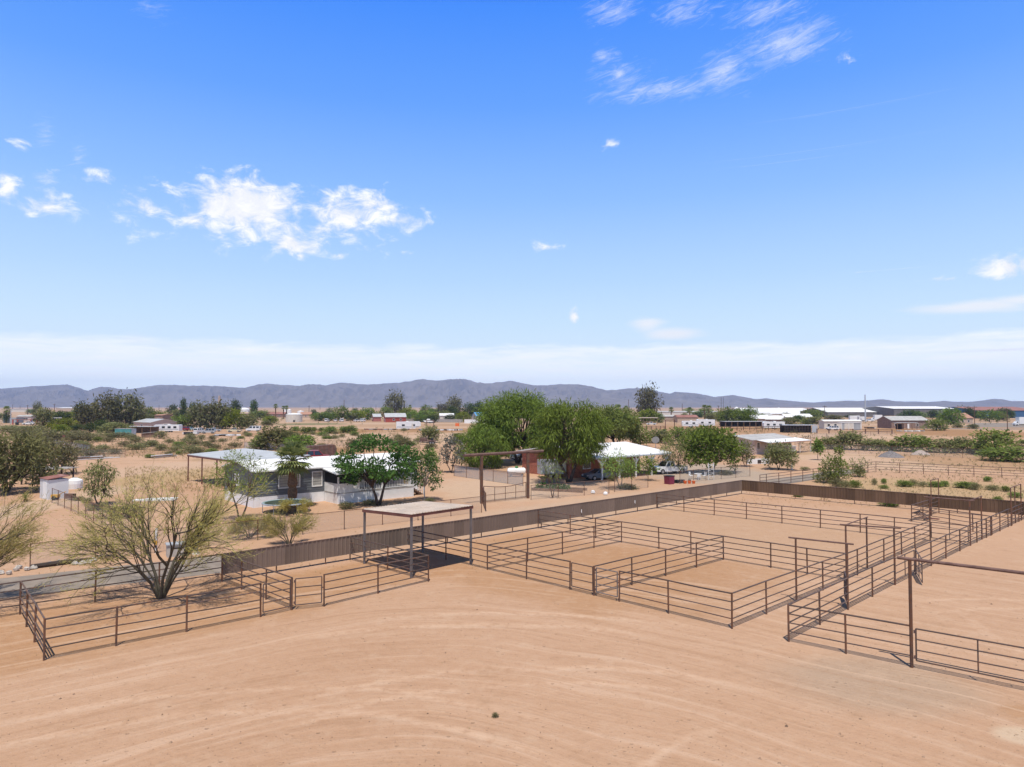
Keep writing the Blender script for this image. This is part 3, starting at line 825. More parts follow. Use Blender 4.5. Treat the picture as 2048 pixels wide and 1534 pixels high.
# ---- scrap lying in the loading pen
sg = thing('cattle_head_gate', 'dark steel head gate lying in the dirt of the loading pen', 'gate', P(1838, 1040), R(40))
b = MB()
for i in range(6): b.tube((i * .22, -.4, .12 + .1 * i % .2), (i * .22 + .3, .5, .55), .03)
part('bars', b, M_rusty, sg)
part('side_frame', MB().tube((-.2, -.45, .1), (1.5, -.45, .1), .045).tube((-.1, .5, .55), (1.6, .5, .55), .045).tube((1.4, -.45, .1), (1.6, .5, .55), .04), M_black, sg)
rs = MB().box(0, 0, .03, 1.1, .45, .05, R(-45)).box(.05, .05, .066, .9, .08, .02, R(-45))
rs.shift((0, 0, 0)); o = link('rusty_plate', rs.mesh('rusty_plate', M_fascia), None, P(1864, 1037.5)); tag(o, 'flat rust red steel plate on the dirt in the loading pen', 'plate')

# ---- shade shelter in the pens
c0, c1, c2, c3 = P(729, 1127.6), P(822, 1155.6), P(942, 1129), P(845, 1104.7)
cen = (c0 + c1 + c2 + c3) / 4
su = ((c1 - c0) + (c2 - c3)).normalized(); sv = ((c2 - c1) + (c3 - c0)).normalized()
Ls, Lv = ((c1 - c0).length + (c2 - c3).length) / 2, ((c2 - c1).length + (c3 - c0).length) / 2
sh = thing('shade_shelter', 'open four-post livestock shade with a tan metal roof in the pens', 'shelter', cen)
zl, zh = 3.42, 3.66
for (su_, sv_, z) in ((-.5, -.5, zl), (.5, -.5, zh), (.5, .5, zh), (-.5, .5, zl)):
    p = su * su_ * Ls + sv * sv_ * Lv
    part('post', MB().box(p.x, p.y, (z - .12) / 2, .115, .115, z - .12, math.atan2(su.y, su.x)), M_steel, sh)
hu, hv = Ls / 2 + .1, Lv / 2 + .1
def rz(a): return zl + (zh - zl) * (a / Ls + .5)
roof = MB(); nr_ = 22
prof_ = []
for i in range(nr_):
    w0 = -hv + 2 * hv * i / nr_; st = 2 * hv / nr_
    prof_ += [(w0, 0), (w0 + st * .55, 0), (w0 + st * .65, .035), (w0 + st * .9, .035)]
prof_.append((hv, 0))
for off in (0.02, 0.028):
    for (w_, dz) in prof_:
        for e in (-hu, hu):
            q = su * e + sv * w_; roof.v.append((q.x, q.y, rz(e) + dz + off))
n_ = len(prof_)
for L_ in range(2):
    for i in range(n_ - 1):
        o_ = L_ * n_ * 2 + i * 2; f_ = (o_, o_ + 1, o_ + 3, o_ + 2); roof.f.append(f_ if L_ else f_[::-1])
for i in range(n_ - 1):
    for e in (0, 1): roof.f.append((i * 2 + e, i * 2 + 2 + e, n_ * 2 + i * 2 + 2 + e, n_ * 2 + i * 2 + e))
part('roof', roof, M_tan, sh)
fa = MB()
for s_ in (-1, 1):
    A_ = su * -hu + sv * s_ * hv; B_ = su * hu + sv * s_ * hv
    part('fascia', MB().beam((A_.x, A_.y, rz(-hu) - .07), (B_.x, B_.y, rz(hu) - .07), .05, .17), M_fascia, sh)
for s_ in (-1, 1):
    A_ = su * s_ * (hu - .06) - sv * (hv - .03); B_ = su * s_ * (hu - .06) + sv * (hv - .03)
    part('fascia', MB().beam((A_.x, A_.y, rz(s_ * hu) - .08), (B_.x, B_.y, rz(s_ * hu) - .08), .06, .15), M_fascia, sh)
for k in range(1, 4):
    e = -hu + 2 * hu * k / 4
    A_ = su * e - sv * (hv - .03); B_ = su * e + sv * (hv - .03)
    part('purlin', MB().beam((A_.x, A_.y, rz(e) - .06), (B_.x, B_.y, rz(e) - .06), .06, .13), M_fascia, sh)

# ---- brown metal wall in two straight lengths, panels held above the ground on posts
def metal_wall(label, A, B, nb, h0, gap, mat, first=True):
    u, v, L = frame2(A, B)
    rt = thing('metal_fence', label, 'fence', A, 0, 'brown sheet metal fences')
    for i in range(nb + 1):
        if i == 0 and not first: continue
        p = u * (L * i / nb) + v * .05
        part('post', MB().tube(p, p + ZUP * (h0 - .03), .04, n=8), M_post, rt)
    for i in range(nb):
        x0, x1 = L * i / nb, L * (i + 1) / nb
        m = MB(); m.uv = []
        k = int((x1 - x0) / .27); pr_ = []
        for j in range(k):
            s0 = x0 + (x1 - x0) * j / k; st = (x1 - x0) / k
            pr_ += [(s0, 0), (s0 + st * .6, 0), (s0 + st * .7, -.03), (s0 + st * .9, -.03)]
        pr_.append((x1, 0))
        z1_ = h0 - .012 * (i % 3) * .5
        for off in (0, .008):
            for (s_, dv) in pr_:
                for z in (gap, z1_):
                    q = u * s_ + v * (dv + off); m.v.append((q.x, q.y, z)); m.uv.append((s_, z))
        n = len(pr_)
        for j in range(n - 1):
            o_ = 2 * j; m.f.append((o_, o_ + 2, o_ + 3, o_ + 1)); o2 = 2 * n + 2 * j; m.f.append((o2 + 1, o2 + 3, o2 + 2, o2))
            m.f.append((o_ + 1, o_ + 3, o2 + 3, o2 + 1)); m.f.append((o_ + 2, o_, o2, o2 + 2))
        part('panel', m, mat, rt)
    A_ = v * .004; B_ = u * L + v * .004
    part('cap_rail', MB().beam((A_.x, A_.y, h0 + .012), (B_.x, B_.y, h0 + .012), .075, .03), M_trim, rt)
    q0 = v * .05; q1 = u * L + v * .05
    part('bottom_rail', MB().tube((q0.x, q0.y, gap + .03), (q1.x, q1.y, gap + .03), .025), M_post, rt)
    return rt
metal_wall('brown corrugated metal fence running back from the tree pen to the far corner', W0, W1, 18, 1.56, .40, M_wall1)
metal_wall('darker striped brown metal fence from the far corner off to the right', W1, W2, 9, 1.56, .38, M_wall2, first=False)
# ================================================================ plants
def leafquad(mb, p, ax, nrm, L, W):
    b_ = ax.cross(nrm)
    if b_.length < 1e-4: b_ = ax.orthogonal()
    b_ = b_.normalized() * W / 2
    a = ax * L
    mb.add([p - b_ * .5, p + a * .5 - b_, p + a, p + a * .5 + b_], [(0, 1, 2, 3)])
def rdir(r):
    z = r.uniform(-1, 1); a = r.uniform(0, 2 * math.pi); q = math.sqrt(1 - z * z)
    return Vector((q * math.cos(a), q * math.sin(a), z))
def clumps(r, blobs, n, L, W, droop=0.0, up=.3, shell=.55, along=0.0):
    """leaf clusters spread through clump volumes; n per unit of clump area"""
    mb = MB()
    for (c, rad) in blobs:
        c = Vector(c); R3 = Vector(rad) if hasattr(rad, '__len__') else Vector((rad, rad, rad * .8))
        k = int(n * (R3.x * R3.y + R3.x * R3.z + R3.y * R3.z) / 3)
        for _ in range(max(6, k)):
            d = rdir(r); q = shell + (1 - shell) * r.random() ** .6 if r.random() < .8 else r.random()
            q *= r.uniform(.8, 1.16) if r.random() < .8 else r.uniform(1.0, 1.4)
            p = c + Vector((d.x * R3.x, d.y * R3.y, d.z * R3.z)) * q
            ax = (d * .8 + rdir(r) * .8 + Vector((0, 0, up - droop * 1.6))).normalized()
            nr = (d * .6 + rdir(r) * .7 + Vector((0, 0, .8))).normalized()
            s_ = r.choice((r.uniform(.4, .8), r.uniform(.7, 1.3), r.uniform(1.1, 1.8)))
            leafquad(mb, p, ax, nr, L * s_, W * s_)
    return mb
def limbs(r, base, blobs, r0, fork=.3, stems=1, lean=(0, 0), n=6, wig=.12):
    """trunk(s) rising and forking to each clump"""
    mb = MB(); base = Vector(base)
    H = max(b_[0][2] for b_ in blobs)
    tops = []
    for s_ in range(stems):
        a = 2 * math.pi * s_ / stems + r.random()
        top = base + Vector((lean[0] + (math.cos(a) * .12 * H if stems > 1 else 0), lean[1] + (math.sin(a) * .12 * H if stems > 1 else 0), H * fork))
        mid = base.lerp(top, .5) + Vector((r.uniform(-1, 1), r.uniform(-1, 1), 0)) * wig * H * fork * .5
        mb.path([base + Vector((math.cos(a), math.sin(a), 0)) * (r0 * .7 if stems > 1 else 0), mid, top], [r0 * 1.15, r0 * .95, r0 * .8], n + 2)
        tops.append(top)
    for (c, rad) in blobs:
        c = Vector(c); top = min(tops, key=lambda q: (q - c).length)
        m1 = top.lerp(c, .5) + rdir(r) * wig * (c - top).length + Vector((0, 0, .08 * H))
        mb.path([top, m1, c], [r0 * .6, r0 * .36, r0 * .14], n - 1)
        for _ in range(3):
            e = c + rdir(r) * (max(rad) if hasattr(rad, '__len__') else rad) * .85
            mb.path([m1.lerp(c, .6), e], [r0 * .18, r0 * .05], 4, cap=False)
    return mb
def crownblobs(r, n, w, z0, z1, size, flat=.75, shape='round'):
    """clump centres spread over an uneven crown of width w between heights z0 and z1"""
    out = []; zc = (z0 + z1) / 2
    for i in range(n):
        t_ = (i + .5) / n; a = i * 2.399 + r.uniform(-.5, .5)
        if shape == 'round': zz = z0 + (z1 - z0) * t_; rr = math.sqrt(max(0.04, 1 - (2 * t_ - .95) ** 2))
        elif shape == 'dome': zz = z0 + (z1 - z0) * t_ ** .8; rr = math.sqrt(max(.04, 1 - t_ ** 2.2))
        elif shape == 'tall': zz = z0 + (z1 - z0) * t_; rr = .35 + .65 * math.sin(math.pi * min(1, t_ * 1.02 + .05))
        elif shape == 'cone': zz = z0 + (z1 - z0) * t_; rr = 1.0 - t_ * .85
        elif shape == 'vase': zz = z0 + (z1 - z0) * t_; rr = .45 + .55 * t_
        rr = rr ** .7 * r.uniform(.62, 1.08) * (w / 2 - size * .5)
        s_ = size * r.uniform(.7, 1.25)
        out.append(((math.cos(a) * rr, math.sin(a) * rr, zz), (s_, s_, s_ * flat)))
    return out

def plant(name, label, cat, loc, crown, wood, lm, bm, rz=0.0, group=None, scale=None):
    rt = thing(name, label, cat, loc, rz, group)
    if scale: rt.scale = scale
    w_ = link('trunk' if cat in ('tree', 'palm') else 'stems', wood if not isinstance(wood, MB) else wood.mesh('trunk', bm, True), rt)
    c_ = link('crown' if cat in ('tree', 'palm') else 'foliage', crown if not isinstance(crown, MB) else crown.mesh('crown', lm), rt)
    return rt

# ---------------------------------------------------------------- near trees, each one shaped by itself
sp0 = 1.0
def paloverde(label, base, H, Wd, seed, nstem=11, ntw=5, leaves=3, group='palo verde trees', name='palo_verde_tree', cat='tree', r0=.085, thin=1.0, lean=(0, 0)):
    r = random.Random(seed); wood = MB(); tw = MB(); lf = MB()
    def branch(p, d, L, rad, lev):
        n = 4; pts = [p]; q = p.copy(); dd = d.copy()
        for i in range(n):
            o2 = Vector((q.x, q.y, 0)); o2 = o2.normalized() if o2.length > .05 else Vector((0, 0, 0))
            dd = (dd + rdir(r) * (.24, .30, .26, .18)[lev] + (o2 * (.125 * sp0) if lev == 0 else Vector((0, 0, .10 if lev == 1 else .03)))).normalized()
            q = q + dd * L / n; pts.append(q.copy())
        rads = [rad * (1 - .55 * i / n) for i in range(n + 1)]
        (wood if lev < 3 else tw).path(pts, rads, 7 if lev == 0 else (5 if lev < 2 else 3), cap=False)
        if lev >= 3:
            for i in range(leaves * 2):
                k = r.random() * .999 * n; j = int(k)
                pp = pts[j].lerp(pts[j + 1], k - j)
                ax = (dd + rdir(r) * .7).normalized()
                leafquad(lf, pp, ax, rdir(r), r.uniform(.10, .26), r.uniform(.012, .026) * thin)
            return
        kids = (7, 6, ntw)[lev]
        for i in range(kids):
            t_ = (.35, .3, .2)[lev] + .65 * (i + r.random()) / kids
            k = min(n - 1e-3, t_ * n); j = int(k); pp = pts[j].lerp(pts[j + 1], k - j)
            out_ = Vector((pp.x, pp.y, 0)); out_ = out_.normalized() if out_.length > .1 else rdir(r)
            nd = (dd * .9 + rdir(r) * .75 + out_ * .42 + Vector((0, 0, .10))).normalized()
            branch(pp, nd, L * (r.uniform(.42, .7), r.uniform(.42, .68), r.uniform(.5, .85))[lev], rad * .45, lev + 1)
    for s_ in range(nstem):
        sp0 = Wd / H * .8
        a = 2 * math.pi * (s_ + r.uniform(-.3, .3)) / nstem
        sp_ = r.uniform(.45, 1.0) if s_ % 3 else r.uniform(.1, .45)
        d = Vector((math.cos(a) * sp_ * Wd / H * .20 + lean[0], math.sin(a) * sp_ * Wd / H * .20 + lean[1], .85 - .2 * sp_)).normalized()
        branch(Vector((math.cos(a) * .13, math.sin(a) * .13, 0)), d, H * r.uniform(.5, .66), r0 * r.uniform(.7, 1.15), 0)
    rt = thing(name, label, cat, base, 0, group)
    part('trunk' if cat == 'tree' else 'stems', wood, M_greenbark, rt, smooth=True)
    part('twigs', tw, M_twig, rt)
    part('crown' if cat == 'tree' else 'foliage', lf, L_yellow, rt)
    return rt
paloverde('sparse yellow-green palo verde with many bare stems inside the left pen', P(322, 1197), 7.1, 9.0, 5, 10, 5, 3, r0=.08)
paloverde('yellow-green palo verde cut by the left edge beside the paved road', P(-88, 1218), 6.4, 7.8, 11, 10, 5, 4)
paloverde('low yellow-green palo verde bush against the outside of the metal fence', P(578, 1091), 2.7, 3.4, 23, 10, 3, 3, cat='shrub', name='palo_verde_shrub', r0=.035)
paloverde('thin yellow-green bush in front of the trampoline', P(590, 1030), 1.7, 3.6, 29, 8, 3, 3, cat='shrub', name='palo_verde_shrub', r0=.03)
paloverde('low straw-coloured palo verde shrub along the wire fence left of the bush', P(500, 1075), 2.0, 5.0, 31, 9, 4, 4, cat='shrub', name='palo_verde_shrub', r0=.03)

def tree(name, label, px, py, top, wpx, lm, bm, seed, nb=16, n=260, L=.34, W=.11, droop=0.0, z0=.35, shape='round', size=.17, r0=.022, fork=.28, stems=1, lean=(0, 0), flat=.75, group=None, cat='tree', Y=None, dx=0.0, up=.3, shell=.5, blobs=None, depth=1.0):
    b_ = P(px, py); dist = b_.y
    H = Hat(top, dist); Wd = wpx / FPX * dist
    r = random.Random(seed)
    bl = blobs(H, Wd) if blobs else crownblobs(r, nb, Wd, H * z0, H - size * Wd * flat * .8, size * Wd, flat, shape)
    bl = [((c[0] + dx * Wd, c[1] * depth, c[2]), s_) for c, s_ in bl]
    cr = clumps(r, bl, n, L, W, droop, up, shell)
    wd = limbs(r, (0, 0, 0), bl, r0 * H, fork, stems, lean)
    return plant(name, label, cat, b_, cr, wd, lm, bm, 0, group)
# the two big mesquites in the middle
tree('mesquite_tree', 'big dark green mesquite, the tallest broad crown behind the entry gateway', 1035, 927, 783, 184, L_mesq, M_darkbark, 3, 58, 190, .62, .11, .5, .20, 'round', .115, .02, .24, 2, flat=.8, up=.15)
tree('mesquite_tree', 'paler drooping mesquite beside the white-roofed brick house', 1138, 966, 797, 160, L_mesq, M_darkbark, 8, 58, 210, .5, .085, .8, .33, 'round', .13, .02, .24, 2, flat=.85, up=.1)
tree('mesquite_tree', 'lower mesquite crown hanging left of the biggest mesquite', 966, 936, 846, 112, L_mesq, M_darkbark, 13, 32, 230, .5, .09, .8, .12, 'round', .14, .02, .25, 2, up=.1)
tree('mesquite_tree', 'olive green mesquite behind the white house roof', 1230, 892, 814, 118, L_lightmesq, M_darkbark, 17, 34, 150, .7, .17, .4, .22, 'dome', .14, .02, .2, 3)
def jac(H, Wd):
    k = 68.5 / FPX; out = []
    for (px, py, dy, rx, rz_) in ((748, 878, 0, 26, 12), (722, 890, 1, 26, 13), (778, 888, -1, 22, 12), (700, 908, -1, 24, 12), (800, 903, 1, 28, 14), (822, 912, 0, 18, 10), (680, 925, .5, 20, 10),
                               (712, 930, -2, 28, 13), (750, 926, -1, 26, 14), (790, 924, 2, 28, 13), (815, 930, -1, 20, 11), (690, 945, 1.5, 22, 11), (730, 948, 1, 26, 12), (772, 944, -2, 26, 12), (800, 946, 0, 18, 9), (705, 960, -.5, 16, 7), (755, 960, 1.5, 16, 7)):
        out.append((((px - 757.5) * k, dy, (1011 - py) * k * .985), (rx * k * 1.06, rx * k, rz_ * k * .8)))
    return out
tree('jacaranda_tree', 'dark green layered tree with a bare forked trunk in front of the deck', 757.5, 1011, 866, 168, L_green, M_darkbark, 21, 30, 400, .30, .14, .15, .40, 'vase', .115, .019, .30, 2, shell=.3, blobs=jac)
tree('citrus_tree', 'small leafy tree with a pale trunk right of the deck steps', 849, 1001, 896, 76, L_green, M_palebark, 25, 20, 300, .24, .10, .3, .30, 'tall', .17, .012, .28)
tree('mesquite_tree', 'thin feathery mesquite at the corner of the grey house', 480, 1042, 902, 118, L_lightmesq, M_bark, 27, 26, 230, .30, .05, .3, .45, 'round', .14, .012, .42, 2, flat=.6)
tree('mesquite_tree', 'dark spreading mesquite at the left edge behind the rough pole shelter', 12, 985, 862, 172, L_olive, M_darkbark, 33, 44, 150, .5, .13, .3, .18, 'dome', .12, .02, .2, 3)
tree('mesquite_tree', 'second mesquite at the left edge, lower and greyer, right of the dark one', 92, 950, 878, 108, L_shrub, M_darkbark, 34, 24, 140, .5, .13, .3, .2, 'dome', .14, .02, .2, 3)
tree('mesquite_tree', 'small grey-green tree left of the palo verde, by the wire fence', 197, 1010, 921, 66, L_olive, M_bark, 35, 20, 330, .30, .08, .5, .28, 'round', .17, .016, .25, 2)
tree('desert_ironwood', 'grey-brown sparse tree left of the biggest mesquite', 902, 945, 872, 50, L_greyleaf, M_bark, 37, 16, 130, .38, .18, .2, .25, 'tall', .17, .014, .25, 2)
tree('citrus_tree', 'yellowish green bushy tree behind the pale-trunked tree', 862, 942, 897, 34, L_lightmesq, M_bark, 39, 12, 330, .34, .11, .2, .25, 'round', .2, .014, .25)
tree('mesquite_tree', 'young bare-stemmed mesquite by the garden bed inside the wire fence', 1105, 995, 918, 74, L_lightmesq, M_bark, 41, 14, 120, .32, .05, .4, .5, 'vase', .15, .011, .42, 2, flat=.6)
tree('mesquite_tree', 'small feathery mesquite before the white-post arcade', 1240, 978, 904, 86, L_lightmesq, M_bark, 43, 20, 190, .34, .07, .4, .38, 'vase', .15, .012, .34, 2)
tree('mesquite_tree', 'small dark mesquite with a swept shadow left of the white pickup', 1296, 961, 912, 44, L_mesq, M_bark, 45, 14, 280, .3, .08, .4, .33, 'round', .19, .014, .3)
tree('mesquite_tree', 'grey feathery mesquite standing over the white pickup', 1350, 947, 878, 66, L_olive, M_bark, 47, 20, 170, .4, .09, .3, .25, 'round', .16, .012, .25, 2)
tree('ash_tree', 'broad fresh green tree between the two white-roofed houses', 1425, 946, 857, 118, L_mesq, M_bark, 49, 34, 190, .45, .16, .15, .2, 'dome', .13, .016, .24, 2)
tree('mesquite_tree', 'grey-green round mesquite in front of the pink house patio', 1557, 939, 888, 62, L_olive, M_darkbark, 51, 20, 260, .42, .11, .2, .24, 'dome', .17, .016, .24, 2)
tree('mesquite_tree', 'mesquite at the left of the pink house, half hiding its end wall', 1491, 933, 880, 40, L_olive, M_bark, 52, 12, 220, .42, .11, .3, .25, 'tall', .2, .014, .24, 2)
tree('young_tree', 'slim dark young tree right of the pink house', 1636, 920, 877, 18, L_mesq, M_bark, 53, 9, 420, .42, .16, 0, .35, 'tall', .26, .014, .34)
tree('young_tree', 'slim young tree with a small round top above the roadside bush', 1680, 930, 893, 14, L_lightmesq, M_bark, 54, 6, 420, .36, .14, 0, .6, 'round', .28, .012, .55)
tree('mesquite_shrub', 'large green bush beside the road past the metal fence corner', 1668, 965, 911, 62, L_lightmesq, M_bark, 55, 20, 210, .38, .09, .1, .12, 'dome', .17, .012, .15, 4, cat='shrub')
tree('mesquite_shrub', 'dark ground-hugging bush at the foot of the roadside bush', 1657, 966, 945, 40, L_olive, M_bark, 56, 10, 420, .3, .09, .1, .2, 'dome', .2, .02, .2, 3, cat='shrub')
tree('mesquite_shrub', 'thin tall bush on the right of the large roadside bush', 1716, 953, 913, 36, L_olive, M_bark, 57, 14, 130, .36, .07, .1, .2, 'vase', .18, .012, .2, 4, cat='shrub')
tree('mesquite_shrub', 'low round bush right of the thin roadside bush', 1718, 954, 933, 26, L_olive, M_bark, 58, 10, 420, .3, .09, .1, .2, 'dome', .22, .02, .2, 3, cat='shrub')
# fan palm
def fanpalm(label, base, H, crownr, r0, seed, nf=38, skirt=.0, group='fan palms', boots=True):
    r = random.Random(seed); rt = thing('fan_palm', label, 'palm', base, 0, group)
    rings = 14
    pr_ = [(r0 * (1.25 if i == 0 else 1.0 + .12 * (i % 2)) * (1.0 + .15 * math.sin(i * 1.9)), H * .82 * i / rings) for i in range(rings + 1)]
    part('trunk', MB().lathe(pr_, 12), M_boots if boots else M_bark, rt)
    cr = MB()
    for i in range(nf):
        t_ = (i + .5) / nf; a = i * 2.399; elv = R(78) - t_ * R(125) + r.uniform(-.15, .15)
        d = Vector((math.cos(a) * math.cos(elv), math.sin(a) * math.cos(elv), math.sin(elv)))
        st = crownr * r.uniform(.42, .55)
        hub = Vector((0, 0, H * .82)); e = hub + d * st
        cr.path([hub, e], [.03 * crownr / 2, .015 * crownr / 2], 4, cap=False)
        side = d.cross(Vector((0, 0, 1)));
        side = side.normalized() if side.length > .05 else Vector((1, 0, 0))
        nrm = side.cross(d).normalized(); nb_ = 13
        for k in range(nb_):
            b_ = (k / (nb_ - 1) - .5) * R(200)
            bd = (d * math.cos(b_) + side * math.sin(b_)).normalized()
            Lb = crownr * (.52 if abs(b_) < 1 else .4) * r.uniform(.9, 1.1)
            tip = e + bd * Lb + Vector((0, 0, -.18 * Lb)) + nrm * r.uniform(-.03, .03) * crownr
            wv_ = bd.cross(nrm).normalized() * Lb * .085
            m_ = e + bd * Lb * .55 + nrm * .02 * crownr
            cr.add([e, m_ - wv_, tip, m_ + wv_], [(0, 1, 2, 3)])
    part('crown', cr, L_palm, rt)
    return rt
HU = Vector((.75, .66, 0)).normalized(); HV = Vector((-HU.y, HU.x, 0))
H0 = P(507, 1016)
fanpalm('stout fan palm with shaggy brown trunk behind the trampoline', Vector((-21.75, 67.9, 0)), 5.6, 2.25, .42, 3, 42)
r = random.Random(77)
sg_ = thing('sago_palm', 'small low palm tuft on the sandy lot near the left edge', 'plant', P(51, 1003))
part('stem', MB().lathe([(.16, 0), (.2, .15), (.14, .32)], 9), M_boots, sg_)
cr = MB()
for i in range(26):
    a = i * 2.399; e_ = R(70) - R(65) * i / 26
    d = Vector((math.cos(a) * math.cos(e_), math.sin(a) * math.cos(e_), math.sin(e_)))
    p0 = Vector((0, 0, .3)); p1 = p0 + d * .55; p2 = p1 + d * .4 + Vector((0, 0, -.22))
    s_ = d.cross(Vector((0, 0, 1))).normalized() * .07
    cr.add([p0, p1 - s_, p2, p1 + s_], [(0, 1, 2, 3)])
part('fronds', cr, L_palm, sg_)

# ---------------------------------------------------------------- kinds for everything farther off
KIND = {}
def kind(key, lm, bm, variants, **k):
    for v in range(variants):
        r = random.Random(key + str(v))
        bl = crownblobs(r, k.get('nb', 18), k.get('w', 1.0), k.get('z0', .3), k.get('z1', .88), k.get('size', .17), k.get('flat', .8), k.get('shape', 'round'))
        cr = clumps(r, bl, k.get('n', 2600), k.get('L', .09), k.get('W', .035), k.get('droop', .2), k.get('up', .3), k.get('shell', .5))
        wd = limbs(r, (0, 0, 0), bl, k.get('r0', .02), k.get('fork', .25), k.get('stems', 1))
        KIND.setdefault(key, []).append((wd.mesh(key + '_trunk', bm, True), cr.mesh(key + '_crown', lm)))
kind('mesquite', L_mesq, M_darkbark, 2, shape='round', z0=.14, nb=26)
kind('lightmesquite', L_lightmesq, M_darkbark, 2, shape='dome', z0=.08, nb=26, size=.18)
kind('olive', L_olive, M_darkbark, 2, shape='dome', z0=.08, nb=24, size=.19)
kind('euc', L_euc, M_bark, 3, shape='tall', z0=.16, z1=.92, nb=26, size=.2, flat=1.0, n=1900, droop=.6, fork=.3)
kind('yellow', L_lime, M_greenbark, 2, shape='dome', z0=.12, nb=24, size=.19)
kind('dark', L_dark, M_darkbark, 2, shape='round', z0=.14, nb=20, size=.22)
kind('conifer', L_dark, M_darkbark, 1, shape='cone', z0=.15, z1=.97, nb=24, size=.2, n=2400)
kind('shrub', L_shrub, M_bark, 3, shape='dome', z0=.12, z1=.78, nb=18, size=.24, n=1500, L=.12, W=.03, stems=4, r0=.018, up=.6)
kind('greenbush', L_lightmesq, M_bark, 2, shape='dome', z0=.12, z1=.78, nb=18, size=.26, n=1700, L=.12, W=.04, stems=4, r0=.018)
kind('cypress', L_dark, M_darkbark, 1, shape='tall', w=.8, z0=.08, z1=.95, nb=16, size=.3, n=1600)
NAMES = {'mesquite': 'mesquite_tree', 'lightmesquite': 'mesquite_tree', 'olive': 'mesquite_tree', 'euc': 'eucalyptus_tree', 'yellow': 'palo_verde_tree', 'dark': 'shade_tree',
         'conifer': 'pine_tree', 'shrub': 'desert_shrub', 'greenbush': 'green_bush', 'cypress': 'cypress_tree'}
cnt = {}
def far(key, px, base, top, wpx, label, group=None, wx=None):
    b_ = P(px, base); H = Hat(top, b_.y) * 1.04; Wd = wpx / FPX * b_.y * 1.1
    v = cnt.get(key, 0); cnt[key] = v + 1
    wood, crown = KIND[key][v % len(KIND[key])]
    cat = 'shrub' if key in ('shrub', 'greenbush') else 'tree'
    k = 1.0
    return plant(NAMES[key], label, cat, b_, crown, wood, None, None, v * 1.37, group, (Wd * 1.02, Wd * 1.02, H * 1.02))
# ================================================================ buildings and vehicles
def opening(rt, face, kind_, s, z, w_, h_, L, W, glass=None, frame=None):
    """window or door standing 3 cm proud of a wall; face f/l/r/b in the house's own axes"""
    def bx(m, ds, dz, sw, sh, d, proud):
        if face == 'f': m.box(s + ds, -proud, z + dz, sw, d, sh)
        elif face == 'b': m.box(s + ds, W + proud, z + dz, sw, d, sh)
        elif face == 'l': m.box(-proud, s + ds, z + dz, d, sw, sh)
        else: m.box(L + proud, s + ds, z + dz, d, sw, sh)
        return m
    fr = MB(); t_ = .09
    bx(fr, 0, h_ / 2 - t_ / 2, w_, t_, .1, .03); bx(fr, 0, -h_ / 2 + t_ / 2, w_, t_, .1, .03)
    bx(fr, -w_ / 2 + t_ / 2, 0, t_, h_ - 2 * t_, .1, .03); bx(fr, w_ / 2 - t_ / 2, 0, t_, h_ - 2 * t_, .1, .03)
    if kind_ == 'window':
        if w_ > 1.6: bx(fr, 0, 0, t_ * .7, h_ - 2 * t_, .08, .03)
        o = part('window', fr, frame or M_white, rt)
        p = bx(MB(), 0, 0, w_ - 2 * t_, h_ - 2 * t_, .05, .01)
        link('pane', p.mesh('pane', glass or M_glass), o)
    else:
        o = part('door', bx(fr, 0, 0, w_ - 2 * t_, h_ - 2 * t_, .06, .012), frame or M_white, rt)
        kn = bx(MB(), w_ * .33, 0, .08, .08, .06, .07)
        link('handle', kn.mesh('handle', M_chrome), o)
    return o
